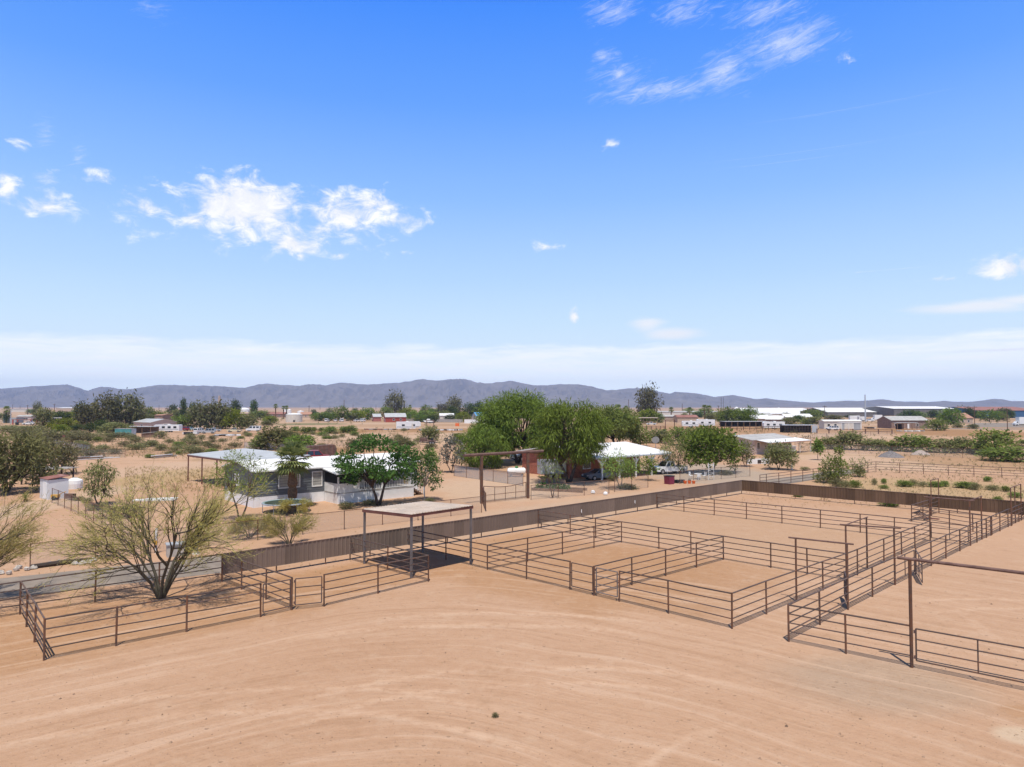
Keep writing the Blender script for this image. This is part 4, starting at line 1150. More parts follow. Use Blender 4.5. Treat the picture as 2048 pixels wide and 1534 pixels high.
def house(name, label, A, ang, L, W, eave, rise, wm, rm, over=.35, openings=(), group=None, cat='house', z0=0.0, ridge='L', chimney=None, th=.12, gable=True, lap=0):
    """gabled block; x along the front, y away from us"""
    rt = thing(name, label, cat, A, R(ang), group)
    wl_ = MB()
    if ridge == 'L':
        prof_ = [(0, z0), (W, z0), (W, eave), (W / 2, eave + rise), (0, eave)] if gable else [(0, z0), (W, z0), (W, eave), (0, eave)]
        n = len(prof_)
        wl_.v = [(0, y, z) for y, z in prof_] + [(L, y, z) for y, z in prof_]
    else:
        prof_ = [(0, z0), (L, z0), (L, eave), (L / 2, eave + rise), (0, eave)]
        n = len(prof_)
        wl_.v = [(x, 0, z) for x, z in prof_] + [(x, W, z) for x, z in prof_]
    wl_.f = [tuple(reversed(range(n))), tuple(range(n, 2 * n))] + [(i, (i + 1) % n, n + (i + 1) % n, n + i) for i in range(n)]
    part('wall', wl_, wm, rt)
    ro = MB(); e = .03
    if ridge == 'L':
        sl = rise / (W / 2)
        for y0_, y1_, zz0, zz1 in ((-over, W / 2, eave - over * sl, eave + rise), (W + over, W / 2, eave - over * sl, eave + rise)):
            vs = [(-over, y0_, zz0 + e), (L + over, y0_, zz0 + e), (L + over, y1_, zz1 + e), (-over, y1_, zz1 + e)]
            ro.add(vs + [(x, y, z + th) for x, y, z in vs], [(3, 2, 1, 0), (4, 5, 6, 7), (0, 1, 5, 4), (1, 2, 6, 5), (2, 3, 7, 6), (3, 0, 4, 7)])
    else:
        sl = rise / (L / 2)
        for x0_, x1_, zz0, zz1 in ((-over, L / 2, eave - over * sl, eave + rise), (L + over, L / 2, eave - over * sl, eave + rise)):
            vs = [(x0_, -over, zz0 + e), (x0_, W + over, zz0 + e), (x1_, W + over, zz1 + e), (x1_, -over, zz1 + e)]
            ro.add(vs + [(x, y, z + th) for x, y, z in vs], [(3, 2, 1, 0), (4, 5, 6, 7), (0, 1, 5, 4), (1, 2, 6, 5), (2, 3, 7, 6), (3, 0, 4, 7)])
    rf = part('roof', ro, rm, rt)
    for op in openings: opening(rt, *op[:6], L, W, *(op[6:]))
    if lap:
        sd_ = MB(); n = int((eave - z0) / lap); z1_ = eave - .02
        for i in range(n):
            za = z0 + (z1_ - z0) * i / n; zb = z0 + (z1_ - z0) * (i + 1) / n; o = .04
            sd_.add([(-o, -o, za), (L, -o, za), (L, -.004, zb), (-.004, -.004, zb), (-o, 0, za), (L, 0, za)], [(0, 1, 2, 3), (5, 1, 0, 4)])
            sd_.add([(-o, W, za), (-o, -o, za), (-.004, -.004, zb), (-.004, W, zb), (0, W, za), (0, -o, za)], [(0, 1, 2, 3), (5, 1, 0, 4)])
        part('siding', sd_, wm, rt)
    if chimney:
        link('vent', MB().tube((chimney[0], chimney[1], eave), (chimney[0], chimney[1], eave + rise + .5), .12).mesh('vent', M_galv), rf)
    return rt
def wheel(rt, x, y, r_, wd=.24):
    o = part('wheel', MB().disc_y((x, y, r_), r_, wd, 18), M_tyre, rt)
    s_ = 1 if y > 0 else -1
    link('rim', MB().disc_y((x, y + s_ * wd * .5, r_), r_ * .58, .04, 12).mesh('rim', M_rim), o)
def slab(m, prof_, W, inn=0.0, zin=0.0): return m.side(prof_, -W / 2, W / 2, inn, zin)
def vehicle(kind_, name, label, loc, ang, pm, group=None, cat=None, s=1.0):
    rt = thing(name, label, cat or {'pickup': 'pickup truck', 'suv': 'car', 'sedan': 'car', 'van': 'van'}[kind_], loc, R(ang), group)
    if s != 1: rt.scale = (s, s, s)
    W = 1.9
    if kind_ == 'pickup':
        body = slab(MB(), [(-2.8, .55), (-2.8, 1.05), (-.55, 1.05), (-.55, 1.12), (1.25, 1.14), (2.65, 1.06), (2.8, .9), (2.8, .5), (2.4, .42), (-2.5, .42)], W)
        glass = slab(MB(), [(-.52, 1.14), (-.42, 1.74), (.62, 1.76), (1.2, 1.16)], W - .12, .16, 1.14)
        roof_ = MB().box(.1, 0, 1.79, 1.16, W - .42, .07)
        pil = MB()
        for y in (-1, 1):
            for (xa, za, xb, zb) in ((-.5, 1.13, -.44, 1.78), (.32, 1.13, .3, 1.78), (1.22, 1.13, .66, 1.78)):
                pil.beam((xa, y * (W / 2 - .05), za), (xb, y * (W / 2 - .2), zb), .08, .09)
        bed = MB().box(-1.7, 0, 1.07, 2.0, W - .3, .03)
        ax, wr, lz = (1.75, -1.75), .40, .82; fx, bx_ = 2.8, -2.8
    elif kind_ == 'suv':
        body = slab(MB(), [(-2.35, .5), (-2.38, 1.0), (-2.3, 1.1), (1.15, 1.12), (2.2, 1.02), (2.38, .85), (2.38, .45), (2.1, .38), (-2.1, .38)], W)
        glass = slab(MB(), [(-2.28, 1.12), (-2.05, 1.72), (.55, 1.75), (1.12, 1.14)], W - .12, .18, 1.12)
        roof_ = MB().box(-.78, 0, 1.77, 2.66, W - .44, .07)
        pil = MB()
        for y in (-1, 1):
            for (xa, za, xb, zb) in ((-2.27, 1.1, -2.06, 1.77), (-1.2, 1.1, -1.2, 1.77), (-.2, 1.1, -.2, 1.77), (1.13, 1.1, .56, 1.77)):
                pil.beam((xa, y * (W / 2 - .05), za), (xb, y * (W / 2 - .22), zb), .1, .09)
        bed = None; ax, wr, lz = (1.45, -1.45), .37, .8; fx, bx_ = 2.38, -2.38
    elif kind_ == 'sedan':
        body = slab(MB(), [(-2.25, .45), (-2.3, .88), (-1.5, .98), (1.0, .96), (2.1, .82), (2.28, .65), (2.28, .38), (2.0, .3), (-2.0, .3)], W - .1)
        glass = slab(MB(), [(-1.65, .98), (-.95, 1.38), (.3, 1.4), (1.1, .97)], W - .22, .2, .97)
        roof_ = MB().box(-.32, 0, 1.42, 1.3, W - .62, .05)
        pil = MB()
        for y in (-1, 1):
            for (xa, za, xb, zb) in ((-1.62, .97, -.96, 1.41), (-.25, .97, -.25, 1.41), (1.1, .97, .32, 1.41)):
                pil.beam((xa, y * (W / 2 - .1), za), (xb, y * (W / 2 - .3), zb), .09, .08)
        bed = None; ax, wr, lz = (1.35, -1.35), .33, .66; fx, bx_ = 2.28, -2.3
    else:
        body = slab(MB(), [(-2.7, .5), (-2.72, 1.25), (1.5, 1.25), (2.55, 1.1), (2.75, .9), (2.75, .45), (2.4, .38), (-2.4, .38)], W + .06)
        glass = slab(MB(), [(-2.68, 1.27), (-2.6, 1.98), (1.0, 2.02), (1.75, 1.22)], W - .04, .14, 1.27)
        roof_ = slab(MB(), [(-2.64, 1.95), (-2.6, 2.1), (.9, 2.12), (1.1, 2.0)], W - .12)
        pil = MB()
        for y in (-1, 1):
            for (xa, xb) in ((-2.62, -2.58), (-1.2, -1.2), (.1, .1)):
                pil.beam((xa, y * (W / 2 - .01), 1.25), (xb, y * (W / 2 - .14), 2.0), .28, .09)
            pil.beam((1.72, y * (W / 2 - .01), 1.22), (1.0, y * (W / 2 - .14), 2.02), .1, .09)
        bed = None; ax, wr, lz = (1.75, -1.7), .37, .85; fx, bx_ = 2.75, -2.72
    part('body', body, pm, rt); part('windows', glass, M_glass, rt); part('roof', roof_, pm, rt); part('pillars', pil, pm, rt)
    if bed: part('truck_bed', bed, M_black, rt)
    for x in ax:
        for y in (-1, 1): wheel(rt, x, y * (W / 2 - .1), wr)
    for y in (-1, 1):
        part('headlight', MB().box(fx - .02, y * .66, lz, .1, .32, .16), M_lamp, rt)
        part('tail_light', MB().box(bx_ + .02, y * .78, lz + .05, .1, .16, .3), M_red, rt)
    part('bumper', MB().box(fx + .04, 0, .5, .12, W - .1, .2), M_black, rt)
    part('grille', MB().box(fx, 0, lz, .08, .8, .2), M_black, rt)
    return rt
def rv_trailer(label, loc, ang, L=7.5, H=2.9, fifth=False, group='white travel trailers', wins=3, name='travel_trailer'):
    rt = thing(name, label, 'trailer', loc, R(ang), group)
    W = 2.45; z = .55
    if fifth: pr_ = [(-L / 2, z), (-L / 2, H), (L / 2 - .6, H + .15), (L / 2, H - .3), (L / 2 + .05, 1.55), (L / 2 - 2.0, 1.45), (L / 2 - 2.2, z)]
    else: pr_ = [(-L / 2, z), (-L / 2, H - .1), (-L / 2 + .2, H), (L / 2 - .5, H), (L / 2, H - .5), (L / 2, z + .5), (L / 2 - .2, z)]
    part('body', slab(MB(), pr_, W), M_pwhite, rt)
    for s_ in (-1, 1):
        for i in range(wins):
            x = -L / 2 + L * (i + .7) / (wins + .4)
            part('window', MB().box(x, s_ * (W / 2 + .005), 1.95, 1.2, .04, .75), M_glass, rt)
        part('stripe', MB().box(-.2, s_ * (W / 2 + .004), 1.2, L - .9, .02, .35), M_psilver, rt)
        for x in (-.55, .35): wheel(rt, x - .3, s_ * (W / 2 - .15), .36)
    part('door', MB().box(L * .16, -W / 2 - .012, 1.65, .7, .03, 1.85), M_cream, rt)
    part('roof_unit', MB().box(-.5, 0, H + .14, .9, .8, .26), M_white, rt)
    if not fifth: part('tow_bar', MB().beam((L / 2 - .1, 0, .5), (L / 2 + 1.2, 0, .5), .14, .12), M_black, rt)
    return rt
def box_truck(label, loc, ang, L=6.0, H=3.3, cab=True, group='white box trucks and trailers parked by the warehouses', pm=None, name='box_truck'):
    rt = thing(name, label, 'truck', loc, R(ang), group)
    part('cargo_box', MB().box(-.8, 0, .95 + (H - .95) / 2, L - 1.6, 2.4, H - .95), pm or M_pwhite, rt)
    part('chassis', MB().box(0, 0, .75, L, 1.2, .25), M_black, rt)
    if cab:
        part('cab', slab(MB(), [(L / 2 - 1.5, .6), (L / 2 - 1.5, 2.25), (L / 2 - .7, 2.25), (L / 2 - .2, 1.5), (L / 2 + .25, 1.35), (L / 2 + .3, .6)], 2.1), M_pwhite, rt)
        part('windows', slab(MB(), [(L / 2 - 1.1, 1.5), (L / 2 - 1.05, 2.15), (L / 2 - .68, 2.15), (L / 2 - .27, 1.52)], 2.14), M_glass, rt)
    for x in (L / 2 - .6, -L / 2 + 1.2):
        for y in (-1, 1): wheel(rt, x, y * 1.0, .45)
    return rt
def wirefence(label, pts, h, spacing=3.0, cover=.14, top=True, mat=None, group='wire mesh yard fences', name='wire_fence', posts_px=None, rails=(), pmat=None, pr=.032):
    A = pts[0]; rt = thing(name, label, 'fence', A, 0, group)
    wm = mat or M_wire; m = MB(); m.uv = []; s0 = 0
    for a, b_ in zip(pts, pts[1:]):
        L = (b_ - a).length; n = max(1, round(L / spacing))
        for i in range(n + 1 if b_ is pts[-1] or len(pts) == 2 else n):
            p = a.lerp(b_, i / n) - A
            part('post', MB().tube(p, p + ZUP * (h + .04), pr, n=7), pmat or M_post, rt)
        if top: part('top_rail', MB().tube(a - A + ZUP * h, b_ - A + ZUP * h, .024, n=6), M_post, rt)
        for z in rails: part('rail', MB().tube(a - A + ZUP * z, b_ - A + ZUP * z, .022, n=6), M_post, rt)
        o = len(m.v); u = (b_ - a).normalized(); off = Vector((-u.y, u.x, 0)) * .036
        for p, q in ((a, s0), (b_, s0 + L)):
            for z in (.04, h - .03):
                d = p - A + off; m.v.append((d.x, d.y, z)); m.uv.append((q, z))
        m.f.append((o, o + 2, o + 3, o + 1)); s0 += L
    if cover: part('wire_mesh', m, wm, rt)
    return rt
M_wire = meshwire('galvanised chain link', (.30, .29, .28), .10)
M_wiredense = meshwire('chain link with grey slats', (.33, .34, .36), .33)
def upole(label, px, base, top, arm=True, group='timber utility poles', mat=None, r0=None, name='utility_pole', wid=None):
    b_ = P(px, base); H = Hat(top, b_.y); q = r0 or max(.14, .00042 * b_.y * (wid or 1))
    rt = thing(name, label, 'pole', b_, 0, group)
    part('pole', MB().tube((0, 0, 0), (0, 0, H), q * 1.2, q * .85), mat or M_pole, rt)
    if arm:
        part('crossarm', MB().box(0, -q, H - .7, 2.6, .18 + q * .3, .2 + q * .3), mat or M_pole, rt)
        for x in (-1.1, 0, 1.1): part('insulator', MB().lathe([(.09, 0), (.12, .12), (.06, .3)], 8, (x, -q, H - .58 + q * .15)), M_galv, rt)
    return rt
# ================================================================ grey mobile home and its yard
hang = math.degrees(math.atan2(HU.y, HU.x))
hL, hW = 19.0, 8.2
h1 = house('mobile_home', 'slate grey mobile home with white skirting and a low white roof', H0, hang, hL, hW, 3.5, .75, M_siding, M_whiteroof, .3,
           [('f', 'window', 3.6, 2.35, 2.3, 1.35, M_palewin), ('f', 'window', 6.6, 2.4, 1.15, 1.6, M_palewin), ('l', 'window', 4.5, 2.4, 1.2, 1.2, M_palewin), ('f', 'door', 11.6, 2.1, 1.0, 2.05)], z0=1.04, chimney=(6.5, 5.5), lap=.26)
sk = MB(); th_ = .05
sk.box(hL / 2, .0, .52, hL, .06, 1.04).box(.0, hW / 2, .52, .06, hW - .06, 1.04).box(hL, hW / 2, .52, .06, hW - .06, 1.04)
part('skirting', sk, banded('white skirting panels', (.84, .84, .83), .3, .03, 0, .6, groove=(.3, .012, 0), uv=False), h1)
part('corner_trim', MB().box(-.03, -.03, 2.27, .13, .13, 2.4), M_siding, h1)
# porch deck with railing, screened corner and steps
dk = thing('porch_deck', 'white railed timber deck with a dark screened porch along the grey home', 'deck', H0, R(hang))
d0, d1, dd = 7.45, 16.6, 3.0
part('skirt', MB().box((d0 + d1) / 2, -dd, .5, d1 - d0, .06, 1.0).box(d0, -dd / 2 - .05, .5, .06, dd - .16, 1.0).box(d1, -dd / 2 - .05, .5, .06, dd - .16, 1.0), M_white, dk)
part('floor', MB().box((d0 + d1) / 2, -dd / 2 - .06, 1.06, d1 - d0 + .1, dd - .04, .1), M_greywood, dk)
rl = MB(); xs_ = 0
rl.box((d0 + 2.4 + d1) / 2, -dd + .06, 2.05, d1 - d0 - 2.4, .09, .07).box((d0 + 2.4 + d1) / 2, -dd + .06, 1.22, d1 - d0 - 2.4, .06, .06)
x = d0 + 2.5
while x < d1 - .1: rl.box(x, -dd + .06, 1.63, .05, .04, .78); x += .2
rl.box(d1 - .06, -dd * .72, 2.05, .09, dd * .5, .07)
for y in (-2.7, -2.45, -2.2, -1.95, -1.7): rl.box(d1 - .06, y, 1.63, .04, .05, .78)
part('railing', rl, M_white, dk)
for x in (d0 + .08, d0 + 2.4, d0 + 5.2, d1 - .08): part('post', MB().box(x, -dd + .06, 1.9, .14, .14, 1.68 if x < d0 + 3 else 1.5), M_white, dk)
part('screen', MB().box(d0 + 1.25, -dd + .02, 2.55, 2.2, .03, 1.0).box(d0 + .02, -dd / 2, 2.55, .03, dd - .3, 1.0), M_screen, dk)
part('low_wall', MB().box(d0 + 1.2, -dd + .0, 1.56, 2.35, .05, .95).box(d0 - .0, -dd / 2, 1.56, .05, dd - .1, .95), M_white, dk)
pr_ = MB(); vs = [(d0 - .35, -dd - .35, 3.0), (d1 - 1.0, -dd - .35, 3.0), (d1 - 1.0, -.02, 3.4), (d0 - .35, -.02, 3.4)]
pr_.add(vs + [(a, b_, c_ + .1) for a, b_, c_ in vs], [(3, 2, 1, 0), (4, 5, 6, 7), (0, 1, 5, 4), (1, 2, 6, 5), (2, 3, 7, 6), (3, 0, 4, 7)])
part('porch_roof', pr_, M_whiteroof, dk)
st_ = MB()
for i in range(6): st_.box(d1 + .16 + i * .27, -dd * .62, 1.0 - i * .17 - .09, .27, 1.1, .17)
part('steps', st_, M_wood, dk)
sr = MB()
for y in (-dd * .62 - .62, -dd * .62 + .62):
    sr.beam((d1, y, 2.05), (d1 + 1.75, y, .95), .07, .07).box(d1 + 1.75, y, .5, .1, .1, 1.0)
    for i in range(7): sr.beam((d1 + .2 + i * .24, y, 1.0 - i * .16), (d1 + .2 + i * .24, y, 1.9 - i * .15), .04, .04)
part('stair_rail', sr, M_white, dk)
part('gate_panel', MB().box(d1 + .3, -dd * .3, 1.62, .05, .9, .85), M_newwood, dk)
# trampoline
tp = thing('trampoline', 'round green trampoline in front of the grey home', 'trampoline', Vector((-21.4, 64.95, 0)))
part('mat', MB().lathe([(0.02, .86), (1.95, .87), (1.95, .885), (.02, .88)], 32, close=False), mk('dark green trampoline mat', (.045, .06, .04), .8, .15, 2.0), tp, smooth=False)
part('rim', MB().path([(2.15 * math.cos(2 * math.pi * i / 32), 2.15 * math.sin(2 * math.pi * i / 32), .88) for i in range(33)], .07, 6, False), M_galv, tp)
part('pad', MB().lathe([(1.97, .90), (2.2, .93), (2.2, .91), (1.97, .88)], 32, close=False), mk('pale blue green pad', (.25, .36, .33), .7, .1, 2), tp)
for k in range(6):
    a = k * math.pi / 3 + .3
    part('leg', MB().tube((2.1 * math.cos(a), 2.1 * math.sin(a), 0), (2.1 * math.cos(a), 2.1 * math.sin(a), .85), .03), M_galv, tp)
# big flat carport behind the home
k0, k1, k2, k3 = Vector((-43.2, 91, 0)), Vector((-29.6, 77.8, 0)), Vector((-24.6, 83.5, 0)), Vector((-37.9, 96.8, 0))
cp = thing('carport', 'long flat white shade roof on brown posts behind the grey home', 'carport', k0)
hz_ = (3.5, 3.5, 3.95, 3.95); vs = []
for q, z in zip((k0, k1, k2, k3), hz_): vs.append(tuple(q - k0 + ZUP * z))
part('roof', MB().add(vs + [(a, b_, c_ + .08) for a, b_, c_ in vs], [(3, 2, 1, 0), (4, 5, 6, 7), (0, 1, 5, 4), (1, 2, 6, 5), (2, 3, 7, 6), (3, 0, 4, 7)]), M_greyroof, cp)
for a, b_, z0_, z1_ in ((k0, k1, 3.5, 3.5), (k1, k2, 3.5, 3.95), (k2, k3, 3.95, 3.95), (k3, k0, 3.95, 3.5)):
    part('fascia', MB().beam(a - k0 + ZUP * (z0_ - .1), b_ - k0 + ZUP * (z1_ - .1), .07, .2), M_fascia, cp)
for a, b_, z_, n in ((k0, k1, 3.4, 5), (k3, k2, 3.85, 5)):
    for i in range(n):
        p = a.lerp(b_, .02 + .96 * i / (n - 1)) - k0
        part('post', MB().box(p.x, p.y, z_ / 2, .13, .13, z_, R(45)), M_fascia, cp)
vehicle('suv', 'parked_suv', 'dark red sport utility car parked beyond the flat white shade roof', P(629, 924.5), 25, M_pred, s=1.18)
tr = thing('stock_trailer', 'rusty brown stock trailer with a curved front beyond the red car', 'trailer', P(643, 918), R(28))
part('body', slab(MB(), [(-2.6, .6), (-2.6, 2.5), (2.2, 2.7), (2.6, 2.0), (2.6, .6)], 2.0), M_rusty, tr)
sl_ = MB()
for i in range(6): sl_.box(-2.3 + i * .85, -1.03, 1.65, .08, .05, 2.0)
part('ribs', sl_, M_fascia, tr)
for x in (-.5, .4):
    for y in (-1, 1): wheel(tr, x, y * 1.05, .36)

# ---- yard fences
FA, FB = P(60, 1137), P(963, 1025)
wirefence('long wire yard fence along the drive in front of the grey home', [FA, FB], 1.5, 3.35, .1)
wirefence('wire fence going back across the sandy lot at the left', [P(104, 1006), on_line(P(104, 1006), P(213, 1053), 262)], 1.5, 2.6, .1)
wirefence('dark wire fence behind the flat white shade roof', [P(488, 897), P(640, 906)], 1.6, 3.0, mat=M_wiredense)
wirefence('grey slatted fence crossing the scrub far left', [P(68, 885), P(180, 908)], 1.8, 3.0, mat=M_wiredense)
wirefence('brown pipe and wire fence at the back of the sandy lot, far left', [P(96, 918), P(250, 915.5)], 1.7, 4.0, rails=(.9,))
wirefence('low wire fence right of the entry gateway round the garden bed', [P(1062, 1000), P(1218, 987)], 1.55, 3.2)
wirefence('wire fence before the white-post arcade', [P(1229, 984), P(1296, 975)], 1.6, 3.0)
wirefence('wire fence at the back of the bare yard behind the gateway', [P(908, 952), P(1046, 972)], 1.55, 3.0, mat=M_wiredense)
wirefence('pale wire enclosure with a trellis between the pickup and the pink house', [P(1360, 968), P(1412, 961), P(1500, 953)], 1.6, 3.0)
wirefence('tall wire fence in front of the row of desert shrubs on the right', [P(1597, 903), P(2085, 922.5)], 1.85, 6.0, cover=.1)
wirefence('faint wire fence across the lot behind the flat shade roof', [P(560, 893), P(800, 893)], 1.5, 6.0)
fence('brown pipe fence along the road beyond the far corner of the metal fence', P(1520, 974), P(1752, 943.6), (1533, 1558, 1582, 1605.6, 1626.5, 1650, 1676, 1705, 1736), (1.5, 1.55), group='pipe fences past the metal wall')
fence('brown pipe fence of the weedy lot, running to the right edge', P(1752, 943.6), P(2085, 960.5), (1799.5, 1847, 1897, 1948, 2004, 2055), (1.55, 1.5), (False, True), group='pipe fences past the metal wall')

for px, py, h_, lab in ((1162, 1030, .9, 'small white tag tied low on the brown metal fence, left of its twin'), (1269, 1017, 1.0, 'small white tag tied on the brown metal fence, right of its twin')):
    q = on_line(W0, W1, px) - wv * .06; o = thing('white_tag', lab, 'tag', q + ZUP * h_, R(42)); part('tag', MB().box(0, 0, 0, .09, .02, .24).box(.03, 0, -.15, .04, .02, .1), M_white, o)
# ---- entry gateway of the drive
E0_, E1_ = P(963, 1007), P(1056, 996.5)
eu = (E1_ - E0_).normalized()
gw = thing('entry_gateway', 'tall brown pipe gateway with a long beam over the drive to the houses', 'gateway', E0_, 0)
part('post', MB().box(0, 0, 2.45, .26, .26, 4.9, R(20)), M_post, gw)
q = E1_ - E0_
part('post', MB().box(q.x, q.y, 2.45, .26, .26, 4.9, R(20)), M_post, gw)
part('beam', MB().tube(-eu * 2.2 + ZUP * 5.02, q + eu * 2.2 + ZUP * 5.02, .155, n=12), M_rustbeam, gw)
def wiregate(label, A, B, h, sag):
    rt = thing('ranch_gate', label, 'gate', A, 0, 'wire-filled ranch gates of the drive'); d = B - A
    fr = MB(); pts = [d * (i / 8) + ZUP * (h - sag * math.sin(math.pi * i / 8)) for i in range(9)]
    fr.path(pts, .035, 8).tube(d * 0 + ZUP * .15, d + ZUP * .15, .03).tube(ZUP * .15, ZUP * h, .04).tube(d + ZUP * .15, d + ZUP * h, .04)
    part('gate_frame', fr, M_post, rt)
    for k in (1, 2, 3): part('upright', MB().tube(d * (k / 4) + ZUP * .15, d * (k / 4) + ZUP * (h - sag * math.sin(math.pi * k / 4)), .028), M_post, rt)
    part('rail', MB().tube(ZUP * .8, d + ZUP * .8, .025), M_post, rt)
    m = MB(); m.uv = []; u = d.normalized(); off = Vector((-u.y, u.x, 0)) * .03
    for p, s_ in ((off, 0), (d + off, d.length)):
        for z in (.2, h - .25): m.v.append((p.x, p.y, z)); m.uv.append((s_, z))
    m.f.append((0, 2, 3, 1)); part('wire_mesh', m, M_wire, rt)
    return rt
wiregate('shut wire-filled pipe gate between the posts of the tall brown gateway', E0_ + eu * .3, E1_ - eu * .3, 1.75, .25)
wiregate('wire-filled pipe gate swung out toward the drive, left of the gateway', E0_ + Vector((.15, -.35, 0)), P(971.5, 1023), 1.75, .1)

# ---- props round the yards
pt = thing('propane_tank', 'white propane tank on its side behind the entry gateway', 'tank', P(1033, 953), R(12))
pr_ = [(0, 0)] ; m = MB().path([(-1.35, 0, .75), (-1.28, 0, .75), (-1.1, 0, .75), (1.1, 0, .75), (1.28, 0, .75), (1.35, 0, .75)], [.08, .36, .5, .5, .36, .08], 16)
part('tank', m, M_white, pt, smooth=False)
part('cap', MB().lathe([(.26, 1.2), (.26, 1.33), (.16, 1.45), (.02, 1.48)], 12), mk('green dome cap', (.06, .2, .06), .6), pt)
for x in (-.8, .8): part('leg', MB().box(x, 0, .16, .2, .7, .32), M_concrete, pt)
gb = thing('garden_bed', 'raised garden bed edged with brown sleepers and planted green', 'garden bed', P(1064, 981), 0)
ga, gbv = P(1064, 981), P(1166, 985.5); gu = gbv - ga; gn = Vector((-gu.y, gu.x, 0)).normalized() * 2.2
part('timber_edge', MB().beam(ZUP * .15, gu + ZUP * .15, .2, .3).beam(gn * 1 + ZUP * .15 + gu * .01, gn + gu * .99 + ZUP * .15, .2, .3).beam(gn * .06 + ZUP * .15, gn * .94 + ZUP * .15, .2, .29), M_wood, gb)
r = random.Random(4)
part('plants', clumps(r, [(gu * q_ + gn * .5 + ZUP * .3, (.5, .5, .35)) for q_ in (.12, .2, .3, .45, .55, .62)], 700, .22, .12), L_green, gb)
for i, (px, py, lab) in enumerate(((1087, 966, 'terracotta pot left of its twin behind the garden bed'), (1101, 965, 'terracotta pot right of its twin behind the garden bed'))):
    o = thing('plant_pot', lab, 'pot', P(px, py)); part('pot', MB().lathe([(.22, 0), (.34, .5), (.37, .52), (.37, .6), (.3, .6)], 12), M_terra, o)
bn_ = thing('wheelie_bin', 'maroon bin standing by the drive in front of the white pickup', 'bin', P(1338.5, 968), R(35))
part('body', slab(MB(), [(-.42, 0), (-.5, 1.0), (.5, 1.0), (.42, 0)], .9), M_pmaroon, bn_)
part('lid', MB().box(0, 0, 1.05, 1.08, .98, .09), M_black, bn_)
o = thing('pickup_load', 'low heap of dark gear and orange pots beside the maroon bin', 'heap', P(1352, 966))
b = MB(); r = random.Random(9)
for i in range(9): b.box(r.uniform(-.7, 2.2), r.uniform(-.4, .6), .2, r.uniform(.25, .5), r.uniform(.25, .5), .4, r.random() * 3)
part('boxes', b, M_black, o)
b = MB()
for i in range(3): b.lathe([(.15, 0), (.24, .35), (.22, .36)], 10, (1.0 + i * .55, -.75, 0))
part('pots', b, M_orange, o)
for i, (px, py, lab) in enumerate(((1186, 987, 'white stone at the fence foot, left of the other white stone by the garden bed'), (1211, 990, 'white stone at the fence corner, right of the other white stone'))):
    m = MB().lathe([(.12, 0), (.26, .1), (.22, .3), (.08, .38)], 8); o = link('painted_stone', m.mesh('painted_stone', M_white), None, P(px, py)); tag(o, lab, 'stone', 'painted stones at the fence')
tl = thing('trellis', 'white metal garden trellis by the wire enclosure', 'trellis', P(1417, 960), R(30))
for x in (0, 1.0): part('post', MB().tube((x, 0, 0), (x, 0, 2.3), .04), M_white, tl)
b = MB()
for i in range(7): b.tube((0, 0, .4 + i * .28), (1.0, 0, .4 + i * .28 + (.2 if i % 2 else 0)), .022)
part('lattice', b, M_white, tl)
mb_ = thing('power_meter_post', 'slim white pole with a yellow tag behind the palo verde stems', 'pole', P(312, 1107), 0)
part('pole', MB().tube((0, 0, 0), (0, 0, 1.7), .07), M_white, mb_); part('tag', MB().box(0, -.08, .75, .2, .03, .3), M_pyellow, mb_)
ub = thing('utility_box', 'pale concrete utility box by the road behind the palo verde', 'box', P(352, 1111), R(30))
part('body', MB().box(0, 0, .38, 1.15, .9, .76), M_concrete, ub); part('lid', MB().box(0, 0, .8, 1.25, 1.0, .08), M_greywall, ub)
bo = thing('bollard', 'grey bollard standing right of the concrete utility box', 'bollard', P(392, 1108)); part('post', MB().lathe([(.12, .05), (.12, .75), (.05, .82)], 12), M_concrete, bo)
part('base', MB().lathe([(.26, 0), (.26, .06)], 12), M_white, bo)
lg = thing('log', 'dark burnt timber lying among stones by the road at the left', 'log', P(62, 1138)); q = P(184, 1122) - P(62, 1138)
part('timber', MB().path([ZUP * .14, q * .5 + ZUP * .16, q + ZUP * .13], [.14, .15, .1], 7), M_dark, lg)
r = random.Random(12); stones = None
for i in range(16):
    t_ = i / 15; p = P(2 + t_ * 200 + r.uniform(-5, 5), 1146 - t_ * 27 + r.uniform(-4, 6))
    m = MB().lathe([(.05, 0), (.22 * r.uniform(.7, 1.2), .07), (.16, .2), (.03, .26)], 7)
    m.v = [(x * r.uniform(.8, 1.3), y * r.uniform(.7, 1.1), z * r.uniform(.7, 1.1)) for x, y, z in m.v]
    o = link('field_stone', m.mesh('field_stone', M_stone), None, p, r.random() * 3); tag(o, 'pale rough stone in the row along the burnt timber by the road', 'stone', 'pale stones lined up by the road')
# left lot
sd = thing('garden_shed', 'small white metal shed with a rusty roof at the left', 'shed', P(108, 996), R(-38))
part('wall', MB().box(0, 0, 1.05, 2.5, 1.9, 2.1), banded('white ribbed shed wall', (.68, .69, .70), .2, .05, 0, .6, groove=(.2, .02, 0), uv=False, rust=((.35, .22, .15), 1.5, .6, .6)), sd)
rf = MB(); vs = [(-1.35, -1.05, 2.15), (1.35, -1.05, 2.15), (1.35, 1.05, 2.4), (-1.35, 1.05, 2.4)]
part('roof', rf.add(vs + [(a, b_, c_ + .05) for a, b_, c_ in vs], [(3, 2, 1, 0), (4, 5, 6, 7), (0, 1, 5, 4), (1, 2, 6, 5), (2, 3, 7, 6), (3, 0, 4, 7)]), mk('rust red shed roof', (.26, .11, .085), .8, .3, 1.5, stain=((.45, .4, .36), .6, .55, 2)), sd)
part('door', MB().box(.2, -.97, .95, .95, .04, 1.8), M_white, sd)
ps = thing('pole_shelter', 'rough pole shelter roofed with grey boards behind the white shed', 'shelter', P(95, 968), R(-12))
